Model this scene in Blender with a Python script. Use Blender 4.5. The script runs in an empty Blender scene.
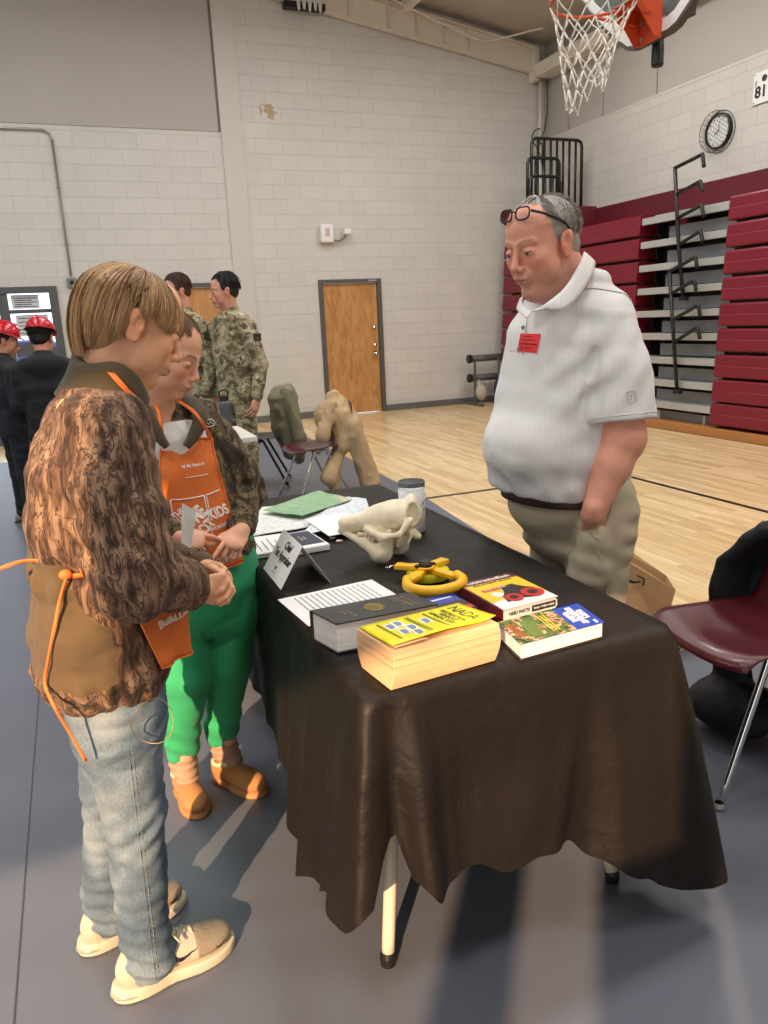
import bpy, math, random
import numpy as np
from mathutils import Vector, Matrix, noise as mnoise

random.seed(7)
RNG = np.random.default_rng(7)
SC = bpy.context.scene
COL = SC.collection
PI = math.pi

# ------------------------------------------------------------------ camera
CAM_H = 1.46
YAW, PITCH, ROLL, FPX = math.radians(21.42), math.radians(14.2), math.radians(-2.64), 764.0
_f = Vector((math.sin(YAW) * math.cos(PITCH), math.cos(YAW) * math.cos(PITCH), -math.sin(PITCH)))
_r0 = Vector((math.cos(YAW), -math.sin(YAW), 0))
_u0 = _r0.cross(_f)
CR = math.cos(ROLL) * _r0 + math.sin(ROLL) * _u0
CU = -math.sin(ROLL) * _r0 + math.cos(ROLL) * _u0
CF = _f
CO = Vector((0, 0, CAM_H))


def _ray(x, y):
    return CF * FPX + CR * (x - 384) - CU * (y - 512)


def WY(x, y, Y):
    """point of the sight line through photo position (x, y) at real depth Y"""
    d = _ray(x, y)
    return CO + d * (Y / d.y)


def WX(x, y, X):
    d = _ray(x, y)
    return CO + d * (X / d.x)


def WZ(x, y, Z):
    d = _ray(x, y)
    return CO + d * ((Z - CAM_H) / d.z)


cam = bpy.data.cameras.new('camera')
cam.sensor_fit = 'HORIZONTAL'
cam.sensor_width = 36.0
cam.lens = FPX * 36.0 / 768
cam.clip_start = 0.02
cam.clip_end = 200
cam_o = bpy.data.objects.new('camera', cam)
COL.objects.link(cam_o)
cam_o.matrix_world = Matrix(((CR.x, CU.x, -CF.x, CO.x), (CR.y, CU.y, -CF.y, CO.y), (CR.z, CU.z, -CF.z, CO.z), (0, 0, 0, 1)))
SC.camera = cam_o

# ------------------------------------------------------------------ objects


def tag(o, label=None, cat=None, group=None, kind=None):
    if label: o['label'] = label
    if cat: o['category'] = cat
    if group: o['group'] = group
    if kind: o['kind'] = kind
    return o


def _wt(o):
    """world translation of an object that is never rotated while the scene is built"""
    if o is None: return Vector((0, 0, 0))
    return _wt(o.parent) + o.matrix_parent_inverse.translation + o.location


def _attach(o, parent):
    COL.objects.link(o)
    if parent is not None:
        o.parent = parent
        o.matrix_parent_inverse = Matrix.Translation(-_wt(parent))
    return o


def sub_empty(name, parent):
    return _attach(bpy.data.objects.new(name, None), parent)


def root(name, loc, label, cat, group=None):
    e = bpy.data.objects.new(name, None)
    e.empty_display_size = 0.05
    COL.objects.link(e)
    e.location = Vector(loc)
    return tag(e, label, cat, group)


class MB:
    def __init__(s):
        s.v, s.f, s.m = [], [], []
        s.mi = 0

    def add(s, vs, fs):
        b = len(s.v)
        s.v += [tuple(v) for v in vs]
        s.f += [tuple(i + b for i in f) for f in fs]
        s.m += [s.mi] * len(fs)
        return s

    def box(s, lo, hi, M=None):
        x0, y0, z0 = lo
        x1, y1, z1 = hi
        vs = [Vector(v) for v in ((x0, y0, z0), (x1, y0, z0), (x1, y1, z0), (x0, y1, z0), (x0, y0, z1), (x1, y0, z1), (x1, y1, z1), (x0, y1, z1))]
        if M is not None: vs = [M @ v for v in vs]
        return s.add(vs, [(0, 3, 2, 1), (4, 5, 6, 7), (0, 1, 5, 4), (1, 2, 6, 5), (2, 3, 7, 6), (3, 0, 4, 7)])

    def prism(s, poly, depth, M=None):
        """poly in local xy, extruded +z by depth, then M"""
        n = len(poly)
        vs = [Vector((x, y, 0)) for x, y in poly] + [Vector((x, y, depth)) for x, y in poly]
        if M is not None: vs = [M @ v for v in vs]
        fs = [tuple(range(n - 1, -1, -1)), tuple(range(n, 2 * n))] + [(i, (i + 1) % n, (i + 1) % n + n, i + n) for i in range(n)]
        return s.add(vs, fs)

    def tube(s, pts, r, seg=10, closed=False, caps=True, flat=1.0, up=None):
        pts = [Vector(p) for p in pts]
        n = len(pts)
        rs = r if isinstance(r, (list, tuple)) else [r] * n
        tang = []
        for i in range(n):
            if closed:
                t = pts[(i + 1) % n] - pts[i - 1]
            else:
                t = pts[min(i + 1, n - 1)] - pts[max(i - 1, 0)]
            tang.append(t.normalized() if t.length > 1e-9 else Vector((0, 0, 1)))
        ref = Vector(up) if up is not None else (Vector((0, 0, 1)) if abs(tang[0].z) < .9 else Vector((1, 0, 0)))
        nrm = (ref - tang[0] * ref.dot(tang[0])).normalized()
        vs, fs = [], []
        for i in range(n):
            nrm = (nrm - tang[i] * nrm.dot(tang[i]))
            nrm = nrm.normalized() if nrm.length > 1e-6 else tang[i].orthogonal().normalized()
            b = tang[i].cross(nrm)
            for k in range(seg):
                a = 2 * PI * k / seg
                vs.append(pts[i] + (nrm * math.cos(a) * flat + b * math.sin(a)) * rs[i])
        m = n if closed else n - 1
        for i in range(m):
            for k in range(seg):
                a = i * seg + k
                b_ = i * seg + (k + 1) % seg
                c = ((i + 1) % n) * seg
                fs.append((a, b_, c + (k + 1) % seg, c + k))
        if caps and not closed:
            fs.append(tuple(range(seg - 1, -1, -1)))
            fs.append(tuple(range((n - 1) * seg, n * seg)))
        return s.add(vs, fs)

    def lathe(s, prof, c=(0, 0, 0), seg=32, M=None, caps=True):
        c = Vector(c)
        vs, fs = [], []
        for r, z in prof:
            for k in range(seg):
                a = 2 * PI * k / seg
                v = Vector((r * math.cos(a), r * math.sin(a), z))
                if M is not None: v = M @ v
                vs.append(v + c)
        for i in range(len(prof) - 1):
            for k in range(seg):
                a = i * seg + k
                b = i * seg + (k + 1) % seg
                fs.append((a, b, b + seg, a + seg))
        if caps:
            fs.append(tuple(range(seg - 1, -1, -1)))
            fs.append(tuple(range((len(prof) - 1) * seg, len(prof) * seg)))
        return s.add(vs, fs)

    def grid(s, fn, nu, nv, closeu=False):
        vs = [fn(i, j) for i in range(nu) for j in range(nv)]
        fs = []
        for i in range(nu if closeu else nu - 1):
            for j in range(nv - 1):
                i2 = (i + 1) % nu
                fs.append((i * nv + j, i2 * nv + j, i2 * nv + j + 1, i * nv + j + 1))
        return s.add(vs, fs)

    def build(s, name, mat, parent=None, smooth=False, bevel=0, solid=0, autos=None, sub=0):
        me = bpy.data.meshes.new(name)
        me.from_pydata(s.v, [], s.f)
        mats = mat if isinstance(mat, (list, tuple)) else [mat]
        for m in mats: me.materials.append(m)
        if len(mats) > 1: me.polygons.foreach_set('material_index', s.m)
        if smooth: me.polygons.foreach_set('use_smooth', [True] * len(me.polygons))
        me.update()
        o = bpy.data.objects.new(name, me)
        _attach(o, parent)
        if autos is not None:
            me.polygons.foreach_set('use_smooth', [True] * len(me.polygons))
            me.set_sharp_from_angle(angle=math.radians(autos))
        if solid:
            md = o.modifiers.new('solid', 'SOLIDIFY')
            md.thickness = solid
            md.offset = 0
        if bevel:
            md = o.modifiers.new('bevel', 'BEVEL')
            md.width = bevel
            md.segments = 2
            md.limit_method = 'ANGLE'
            md.angle_limit = math.radians(40)
        if sub:
            md = o.modifiers.new('sub', 'SUBSURF')
            md.levels = md.render_levels = sub
        return o


def spline(pts, n=8, closed=False):
    pts = [Vector(p) for p in pts]
    out = []
    N = len(pts)
    rng = range(N if closed else N - 1)
    for i in rng:
        if closed:
            p0, p1, p2, p3 = pts[i - 1], pts[i], pts[(i + 1) % N], pts[(i + 2) % N]
        else:
            p1, p2 = pts[i], pts[i + 1]
            p0 = pts[i - 1] if i > 0 else p1 * 2 - p2
            p3 = pts[i + 2] if i + 2 < N else p2 * 2 - p1
        for k in range(n):
            t = k / n
            out.append(0.5 * ((2 * p1) + (p2 - p0) * t + (2 * p0 - 5 * p1 + 4 * p2 - p3) * t * t + (3 * p1 - p0 - 3 * p2 + p3) * t ** 3))
    if not closed: out.append(pts[-1])
    return out


def frame(o, x, y):
    """matrix with local x, y axes along given vectors and z = x cross y"""
    x = Vector(x).normalized()
    y = Vector(y)
    y = (y - x * y.dot(x)).normalized()
    z = x.cross(y)
    o = Vector(o)
    return Matrix(((x.x, y.x, z.x, o.x), (x.y, y.y, z.y, o.y), (x.z, y.z, z.z, o.z), (0, 0, 0, 1)))


def rotz(a, loc=(0, 0, 0)):
    return Matrix.Translation(Vector(loc)) @ Matrix.Rotation(a, 4, 'Z')


def text(s, name, mat, M, h, parent=None, depth=0.0006, w=None, align='CENTER', bold=0.0, flow=None, shear=0):
    """lettering: cap height about h, local x along the line, thickness along local z, M places it"""
    cu = bpy.data.curves.new('lettering', 'FONT')
    cu.body = s
    cu.size = h / 0.70
    cu.extrude = depth
    cu.offset = bold
    cu.align_x = align
    cu.align_y = 'CENTER'
    cu.shear = shear
    cu.resolution_u = 3
    t = bpy.data.objects.new('lettering', cu)
    COL.objects.link(t)
    dg = bpy.context.evaluated_depsgraph_get()
    me = bpy.data.meshes.new_from_object(t.evaluated_get(dg))
    bpy.data.objects.remove(t)
    bpy.data.curves.remove(cu)
    n = len(me.vertices)
    co = np.empty(n * 3)
    me.vertices.foreach_get('co', co)
    co = co.reshape(-1, 3)
    if w is not None and n:
        ww = co[:, 0].max() - co[:, 0].min()
        co[:, 0] *= w / ww
    if flow is not None:
        co2 = np.array([tuple(flow(*c)) for c in co])
    else:
        Mn = np.array(M)
        co2 = co @ Mn[:3, :3].T + Mn[:3, 3]
    me.vertices.foreach_set('co', co2.ravel())
    me.materials.clear()
    me.materials.append(mat)
    me.update()
    me.name = name
    o = bpy.data.objects.new(name, me)
    return _attach(o, parent)


def copy_tree(o, parent=None):
    c = o.copy()
    COL.objects.link(c)
    c.parent = parent
    for ch in list(o.children):
        copy_tree(ch, c)
    return c


# ------------------------------------------------------------------ materials
def new_mat(name):
    m = bpy.data.materials.new(name)
    m.use_nodes = True
    nt = m.node_tree
    return m, nt, nt.nodes['Principled BSDF']


def srgb(r, g=None, b=None):
    if g is None: r, g, b = r
    def c(v):
        v /= 255.0
        return v / 12.92 if v <= 0.04045 else ((v + 0.055) / 1.055) ** 2.4
    return (c(r), c(g), c(b), 1)


def mat(name, col, rough=0.5, metal=0.0, var=0.0, scale=8.0, bump=0.0, bscale=60.0, spec=0.5, emit=None, sheen=0, trans=0, coat=0, stretch=(1, 1, 1)):
    m, nt, b = new_mat(name)
    c = srgb(col) if max(col) > 1 else tuple(col) + (1,)
    b.inputs['Base Color'].default_value = c
    b.inputs['Roughness'].default_value = rough
    b.inputs['Metallic'].default_value = metal
    b.inputs['Specular IOR Level'].default_value = spec
    b.inputs['Sheen Weight'].default_value = sheen
    b.inputs['Coat Weight'].default_value = coat
    b.inputs['Transmission Weight'].default_value = trans
    N = nt.nodes
    L = nt.links
    tc = N.new('ShaderNodeTexCoord')
    mp = N.new('ShaderNodeMapping')
    mp.inputs['Scale'].default_value = stretch
    L.new(tc.outputs['Object'], mp.inputs[0])
    nz = N.new('ShaderNodeTexNoise')
    nz.inputs['Scale'].default_value = scale
    nz.inputs['Detail'].default_value = 4
    L.new(mp.outputs[0], nz.inputs['Vector'])
    mx = N.new('ShaderNodeMix')
    mx.data_type = 'RGBA'
    v = max(var, 0.04)
    mx.inputs[6].default_value = tuple(x * (1 - v) for x in c[:3]) + (1,)
    mx.inputs[7].default_value = tuple(min(1, x * (1 + v)) for x in c[:3]) + (1,)
    L.new(nz.outputs[0], mx.inputs[0])
    L.new(mx.outputs[2], b.inputs['Base Color'])
    if bump:
        n2 = N.new('ShaderNodeTexNoise')
        n2.inputs['Scale'].default_value = bscale
        n2.inputs['Detail'].default_value = 3
        L.new(mp.outputs[0], n2.inputs['Vector'])
        bp = N.new('ShaderNodeBump')
        bp.inputs['Strength'].default_value = bump
        bp.inputs['Distance'].default_value = 0.002
        L.new(n2.outputs[0], bp.inputs['Height'])
        L.new(bp.outputs[0], b.inputs['Normal'])
    if emit:
        b.inputs['Emission Color'].default_value = srgb(emit[0])
        b.inputs['Emission Strength'].default_value = emit[1]
    return m


def ramp(nt, stops, interp='LINEAR'):
    r = nt.nodes.new('ShaderNodeValToRGB')
    r.color_ramp.interpolation = interp
    while len(r.color_ramp.elements) < len(stops): r.color_ramp.elements.new(0.5)
    for e, (p, c) in zip(r.color_ramp.elements, stops):
        e.position = p
        e.color = c
    return r


M = {}
# painted block wall.  axes: which object axes form the wall's plane


def block_mat(name, axes, base, mortar, bh=0.2032, bw=0.4064, off=(0, 0), stain=None):
    m, nt, b = new_mat(name)
    N, L = nt.nodes, nt.links
    tc = N.new('ShaderNodeTexCoord')
    sp = N.new('ShaderNodeSeparateXYZ')
    L.new(tc.outputs['Object'], sp.inputs[0])
    cb = N.new('ShaderNodeCombineXYZ')
    L.new(sp.outputs[axes[0]], cb.inputs[0])
    L.new(sp.outputs[axes[1]], cb.inputs[1])
    mp = N.new('ShaderNodeMapping')
    mp.inputs['Location'].default_value = (off[0], off[1], 0)
    L.new(cb.outputs[0], mp.inputs[0])
    br = N.new('ShaderNodeTexBrick')
    br.offset = 0.5
    br.inputs['Scale'].default_value = 1.0
    br.inputs['Mortar Size'].default_value = 0.0034
    br.inputs['Mortar Smooth'].default_value = 0.6
    br.inputs['Brick Width'].default_value = bw
    br.inputs['Row Height'].default_value = bh
    br.inputs['Color1'].default_value = srgb(base)
    br.inputs['Color2'].default_value = tuple(c * 0.95 for c in srgb(base)[:3]) + (1,)
    br.inputs['Mortar'].default_value = srgb(mortar)
    L.new(mp.outputs[0], br.inputs['Vector'])
    nz = N.new('ShaderNodeTexNoise')
    nz.inputs['Scale'].default_value = 1.3
    nz.inputs['Detail'].default_value = 5
    L.new(tc.outputs['Object'], nz.inputs['Vector'])
    mx = N.new('ShaderNodeMix')
    mx.data_type = 'RGBA'
    mx.blend_type = 'MULTIPLY'
    mx.inputs[0].default_value = 1
    rp = ramp(nt, [(0.3, (0.93, 0.93, 0.93, 1)), (0.7, (1, 1, 1, 1))])
    L.new(nz.outputs[0], rp.inputs[0])
    L.new(br.outputs['Color'], mx.inputs[6])
    L.new(rp.outputs[0], mx.inputs[7])
    out = mx.outputs[2]
    if stain:
        n3 = N.new('ShaderNodeTexNoise')
        n3.inputs['Scale'].default_value = 9
        n3.inputs['Detail'].default_value = 5
        n3.inputs['Distortion'].default_value = 1.5
        L.new(tc.outputs['Object'], n3.inputs['Vector'])
        vd = N.new('ShaderNodeVectorMath')
        vd.operation = 'DISTANCE'
        vd.inputs[1].default_value = stain
        L.new(tc.outputs['Object'], vd.inputs[0])
        m1 = N.new('ShaderNodeMath')
        m1.operation = 'MULTIPLY_ADD'
        m1.inputs[1].default_value = -2.2
        L.new(vd.outputs['Value'], m1.inputs[0])
        L.new(n3.outputs[0], m1.inputs[2])
        r2 = ramp(nt, [(0.30, (0, 0, 0, 1)), (0.34, (1, 1, 1, 1))])
        L.new(m1.outputs[0], r2.inputs[0])
        m2 = N.new('ShaderNodeMix')
        m2.data_type = 'RGBA'
        m2.inputs[7].default_value = srgb(176, 150, 112)
        L.new(r2.outputs[0], m2.inputs[0])
        L.new(out, m2.inputs[6])
        out = m2.outputs[2]
    L.new(out, b.inputs['Base Color'])
    b.inputs['Roughness'].default_value = 0.55
    bp = N.new('ShaderNodeBump')
    bp.inputs['Strength'].default_value = 0.55
    bp.inputs['Distance'].default_value = 0.006
    iv = N.new('ShaderNodeMath')
    iv.operation = 'SUBTRACT'
    iv.inputs[0].default_value = 1
    L.new(br.outputs['Fac'], iv.inputs[1])
    nf = N.new('ShaderNodeTexNoise')
    nf.inputs['Scale'].default_value = 90
    L.new(tc.outputs['Object'], nf.inputs['Vector'])
    ad = N.new('ShaderNodeMath')
    ad.operation = 'MULTIPLY_ADD'
    ad.inputs[1].default_value = 0.12
    L.new(nf.outputs[0], ad.inputs[0])
    L.new(iv.outputs[0], ad.inputs[2])
    L.new(ad.outputs[0], bp.inputs['Height'])
    L.new(bp.outputs[0], b.inputs['Normal'])
    return m


def wood_floor_mat():
    m, nt, b = new_mat('maple_floor')
    N, L = nt.nodes, nt.links
    tc = N.new('ShaderNodeTexCoord')
    mp = N.new('ShaderNodeMapping')
    mp.inputs['Rotation'].default_value = (0, 0, PI / 2)
    L.new(tc.outputs['Object'], mp.inputs[0])
    br = N.new('ShaderNodeTexBrick')
    br.offset = 0.37
    br.offset_frequency = 3
    br.inputs['Brick Width'].default_value = 0.75
    br.inputs['Row Height'].default_value = 0.057
    br.inputs['Mortar Size'].default_value = 0.0007
    br.inputs['Scale'].default_value = 1
    br.inputs['Bias'].default_value = 0.0
    br.inputs['Color1'].default_value = srgb(234, 210, 166)
    br.inputs['Color2'].default_value = srgb(206, 176, 128)
    br.inputs['Mortar'].default_value = srgb(150, 112, 70)
    L.new(mp.outputs[0], br.inputs['Vector'])
    m3 = N.new('ShaderNodeMapping')
    m3.inputs['Scale'].default_value = (18, 1.2, 1)
    L.new(tc.outputs['Object'], m3.inputs[0])
    nz = N.new('ShaderNodeTexNoise')
    nz.inputs['Scale'].default_value = 3
    nz.inputs['Detail'].default_value = 6
    L.new(m3.outputs[0], nz.inputs['Vector'])
    rp = ramp(nt, [(0.3, (0.8, 0.76, 0.72, 1)), (0.7, (1.06, 1.04, 1.0, 1))])
    L.new(nz.outputs[0], rp.inputs[0])
    mx = N.new('ShaderNodeMix')
    mx.data_type = 'RGBA'
    mx.blend_type = 'MULTIPLY'
    mx.inputs[0].default_value = 0.9
    L.new(br.outputs[0], mx.inputs[6])
    L.new(rp.outputs[0], mx.inputs[7])
    L.new(mx.outputs[2], b.inputs['Base Color'])
    b.inputs['Roughness'].default_value = 0.28
    return m


def camo_mat(name, cols, scale=9.0, stretch=(1, 1, 1), distort=1.0, rough=0.85, bark=False):
    """cols: (position, srgb) stops, hard steps"""
    m, nt, b = new_mat(name)
    N, L = nt.nodes, nt.links
    tc = N.new('ShaderNodeTexCoord')
    mp = N.new('ShaderNodeMapping')
    mp.inputs['Scale'].default_value = stretch
    L.new(tc.outputs['Object'], mp.inputs[0])
    nz = N.new('ShaderNodeTexNoise')
    nz.inputs['Scale'].default_value = scale
    nz.inputs['Detail'].default_value = 4 if not bark else 5
    nz.inputs['Roughness'].default_value = 0.55
    nz.inputs['Distortion'].default_value = distort
    L.new(mp.outputs[0], nz.inputs['Vector'])
    rp = ramp(nt, [(p, srgb(c)) for p, c in cols], 'LINEAR' if bark else 'CONSTANT')
    L.new(nz.outputs[0], rp.inputs[0])
    out = rp.outputs[0]
    # second layer of small dark twigs / patches
    n2 = N.new('ShaderNodeTexNoise')
    n2.inputs['Scale'].default_value = scale * (2.2 if not bark else 1.7)
    n2.inputs['Detail'].default_value = 3
    n2.inputs['Distortion'].default_value = distort * 1.3
    mp2 = N.new('ShaderNodeMapping')
    mp2.inputs['Scale'].default_value = stretch
    mp2.inputs['Location'].default_value = (3.1, 1.7, 5.2)
    L.new(tc.outputs['Object'], mp2.inputs[0])
    L.new(mp2.outputs[0], n2.inputs['Vector'])
    if bark:
        r2 = ramp(nt, [(0.44, (0, 0, 0, 1)), (0.48, (.85, .85, .85, 1)), (0.51, (.85, .85, .85, 1)), (0.55, (0, 0, 0, 1))])
    else:
        r2 = ramp(nt, [(0.57, (0, 0, 0, 1)), (0.60, (1, 1, 1, 1))])
    L.new(n2.outputs[0], r2.inputs[0])
    mx = N.new('ShaderNodeMix')
    mx.data_type = 'RGBA'
    mx.inputs[7].default_value = srgb(cols[0][1])
    L.new(r2.outputs[0], mx.inputs[0])
    L.new(out, mx.inputs[6])
    L.new(mx.outputs[2], b.inputs['Base Color'])
    b.inputs['Roughness'].default_value = rough
    b.inputs['Specular IOR Level'].default_value = 0.25
    b.inputs['Sheen Weight'].default_value = 0.05
    bp = N.new('ShaderNodeBump')
    bp.inputs['Strength'].default_value = 0.35
    bp.inputs['Distance'].default_value = 0.003
    n4 = N.new('ShaderNodeTexNoise')
    n4.inputs['Scale'].default_value = 55
    n4.inputs['Detail'].default_value = 3
    L.new(tc.outputs['Object'], n4.inputs['Vector'])
    L.new(n4.outputs[0], bp.inputs['Height'])
    L.new(bp.outputs[0], b.inputs['Normal'])
    return m


def vcol_mat(name, rough=0.5, spec=0.4, bump=0.15, bscale=250, sss=0.0):
    """material that reads the mesh's own colour attribute 'tint' (lips, brows, stubble ...)"""
    m, nt, b = new_mat(name)
    N, L = nt.nodes, nt.links
    a = N.new('ShaderNodeAttribute')
    a.attribute_name = 'tint'
    tc = N.new('ShaderNodeTexCoord')
    nz = N.new('ShaderNodeTexNoise')
    nz.inputs['Scale'].default_value = 35
    nz.inputs['Detail'].default_value = 4
    L.new(tc.outputs['Object'], nz.inputs['Vector'])
    rp = ramp(nt, [(0.3, (0.93, 0.9, 0.9, 1)), (0.7, (1.0, 1.0, 1.0, 1))])
    L.new(nz.outputs[0], rp.inputs[0])
    mx = N.new('ShaderNodeMix')
    mx.data_type = 'RGBA'
    mx.blend_type = 'MULTIPLY'
    mx.inputs[0].default_value = 1
    L.new(a.outputs['Color'], mx.inputs[6])
    L.new(rp.outputs[0], mx.inputs[7])
    L.new(mx.outputs[2], b.inputs['Base Color'])
    b.inputs['Roughness'].default_value = rough
    b.inputs['Specular IOR Level'].default_value = spec
    if sss:
        b.inputs['Subsurface Weight'].default_value = sss
        b.inputs['Subsurface Radius'].default_value = (1, 0.35, 0.2)
        b.inputs['Subsurface Scale'].default_value = 0.01
    n2 = N.new('ShaderNodeTexNoise')
    n2.inputs['Scale'].default_value = bscale
    L.new(tc.outputs['Object'], n2.inputs['Vector'])
    bp = N.new('ShaderNodeBump')
    bp.inputs['Strength'].default_value = bump
    bp.inputs['Distance'].default_value = 0.001
    L.new(n2.outputs[0], bp.inputs['Height'])
    L.new(bp.outputs[0], b.inputs['Normal'])
    return m


def weave_mat(name, c1, c2, scale=400.0, rough=0.8, axis='Z', fuzz=0.5, var=(0.85, 1.1)):
    """fine woven or ribbed cloth"""
    m, nt, b = new_mat(name)
    N, L = nt.nodes, nt.links
    tc = N.new('ShaderNodeTexCoord')
    wv = N.new('ShaderNodeTexWave')
    wv.bands_direction = axis
    wv.inputs['Scale'].default_value = scale
    wv.inputs['Distortion'].default_value = fuzz
    wv.inputs['Detail'].default_value = 2
    L.new(tc.outputs['Object'], wv.inputs['Vector'])
    rp = ramp(nt, [(0.25, srgb(c1)), (0.75, srgb(c2))])
    L.new(wv.outputs[0], rp.inputs[0])
    nz = N.new('ShaderNodeTexNoise')
    nz.inputs['Scale'].default_value = 14
    nz.inputs['Detail'].default_value = 5
    L.new(tc.outputs['Object'], nz.inputs['Vector'])
    r2 = ramp(nt, [(0.3, (var[0],) * 3 + (1,)), (0.7, (min(var[1], 1.5),) * 3 + (1,))])
    L.new(nz.outputs[0], r2.inputs[0])
    mx = N.new('ShaderNodeMix')
    mx.data_type = 'RGBA'
    mx.blend_type = 'MULTIPLY'
    mx.inputs[0].default_value = 1
    L.new(rp.outputs[0], mx.inputs[6])
    L.new(r2.outputs[0], mx.inputs[7])
    L.new(mx.outputs[2], b.inputs['Base Color'])
    b.inputs['Roughness'].default_value = rough
    b.inputs['Specular IOR Level'].default_value = 0.3
    n2 = N.new('ShaderNodeTexNoise')
    n2.inputs['Scale'].default_value = 160
    L.new(tc.outputs['Object'], n2.inputs['Vector'])
    bp = N.new('ShaderNodeBump')
    bp.inputs['Strength'].default_value = 0.3
    bp.inputs['Distance'].default_value = 0.001
    L.new(n2.outputs[0], bp.inputs['Height'])
    L.new(bp.outputs[0], b.inputs['Normal'])
    return m


# ------------------------------------------------------------------ implicit surfaces
F32 = np.float32


def A3(v):
    return np.array(tuple(v), dtype=F32)


def smin(a, b, k):
    if k <= 0: return np.minimum(a, b)
    h = np.clip(0.5 + 0.5 * (b - a) / k, 0, 1)
    return b + (a - b) * h - k * h * (1 - h)


def cone(a, b, ra, rb):
    a, b = A3(a), A3(b)
    ab = b - a
    L2 = float(ab @ ab) + 1e-12

    def f(P):
        q = P - a
        t = np.clip((q @ ab) / L2, 0, 1)
        return np.linalg.norm(q - t[:, None] * ab, axis=1) - (ra + (rb - ra) * t)
    return f


def ell(c, r, R=None):
    """ellipsoid; R = 3x3 rows are the local axes"""
    c, r = A3(c), A3(r)
    R = None if R is None else np.array(R, dtype=F32)

    def f(P):
        q = P - c
        if R is not None: q = q @ R.T
        k0 = np.linalg.norm(q / r, axis=1)
        k1 = np.linalg.norm(q / (r * r), axis=1) + 1e-9
        return k0 * (k0 - 1) / k1
    return f


def loft(st, fwd=(1, 0, 0), p=2.3):
    """stations: (centre, half side width, half depth) along a path; the depth axis is fwd (rx = depth along fwd, ry = across)"""
    C = [A3(s[0]) for s in st]
    fw = A3(fwd)

    def f(P):
        best = None
        n = len(C)
        for i in range(n - 1):
            a, b = C[i], C[i + 1]
            ab = b - a
            L = float(np.linalg.norm(ab))
            ax = ab / L
            fx = fw - ax * float(fw @ ax)
            fx = fx / np.linalg.norm(fx)
            sx = np.cross(ax, fx)
            q = P - a
            t = np.clip((q @ ax) / L, 0, 1)
            q = q - (t * L)[:, None] * ax
            s = t * t * (3 - 2 * t)
            s = t
            rs = st[i][1] + (st[i + 1][1] - st[i][1]) * s
            rd = st[i][2] + (st[i + 1][2] - st[i][2]) * s
            u, v, w = (q @ sx) / rs, (q @ fx) / rd, (q @ ax)
            k = (np.abs(u) ** p + np.abs(v) ** p) ** (1 / p)
            d2 = (k - 1) * np.minimum(rs, rd) * 0.5 + (k - 1) * 0.5 * np.sqrt((q @ sx) ** 2 + (q @ fx) ** 2) / np.maximum(k, 1e-4)
            m = np.minimum(rs, rd)
            # rounded ends
            d = np.where(np.abs(w) > 1e-5, np.sqrt(np.maximum(d2 + m * 0.5, 0) ** 2 + w ** 2) - m * 0.5, d2)
            best = d if best is None else smin(best, d, 0.015)
        return best
    return f


def box_s(c, h, R=None, rad=0.0):
    c, h = A3(c), A3(h)
    R = None if R is None else np.array(R, dtype=F32)

    def f(P):
        q = P - c
        if R is not None: q = q @ R.T
        q = np.abs(q) - (h - rad)
        return np.linalg.norm(np.maximum(q, 0), axis=1) + np.minimum(q.max(axis=1), 0) - rad
    return f


def plane(pt, n):
    pt, n = A3(pt), A3(Vector(n).normalized())

    def f(P):
        return (P - pt) @ n
    return f


_T = RNG.random((33, 33, 33)).astype(F32)


def vnoise(P, s=(1, 1, 1), o=0.0):
    q = P * np.array(s, dtype=F32) + o + 1000.0
    i = np.floor(q).astype(np.int64)
    f = (q - i).astype(F32)
    f = f * f * (3 - 2 * f)
    i %= 32
    x, y, z = i[:, 0], i[:, 1], i[:, 2]
    fx, fy, fz = f[:, 0], f[:, 1], f[:, 2]
    def g(a, b, c): return _T[x + a, y + b, z + c]
    c00 = g(0, 0, 0) * (1 - fx) + g(1, 0, 0) * fx
    c10 = g(0, 1, 0) * (1 - fx) + g(1, 1, 0) * fx
    c01 = g(0, 0, 1) * (1 - fx) + g(1, 0, 1) * fx
    c11 = g(0, 1, 1) * (1 - fx) + g(1, 1, 1) * fx
    return ((c00 * (1 - fy) + c10 * fy) * (1 - fz) + (c01 * (1 - fy) + c11 * fy) * fz) * 2 - 1


class SDF:
    def __init__(s):
        s.ops = []
        s.lo = np.array([1e9] * 3)
        s.hi = -s.lo

    def u(s, f, k=0.02): s.ops.append(('u', f, k)); return s
    def sub(s, f, k=0.01): s.ops.append(('s', f, k)); return s
    def cut(s, f, k=0.0): s.ops.append(('i', f, k)); return s
    def disp(s, f): s.ops.append(('d', f, 0)); return s
    def warp(s, f): s.ops.append(('w', f, 0)); return s

    def __call__(s, P):
        d = None
        for kind, f, k in s.ops:
            if kind == 'd':
                d = d + f(P)
                continue
            e = f(P).astype(F32)
            if d is None: d = e
            elif kind == 'u': d = smin(d, e, k)
            elif kind == 's': d = -smin(-d, e, k)
            else: d = -smin(-d, -e, k)
        return d


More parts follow.
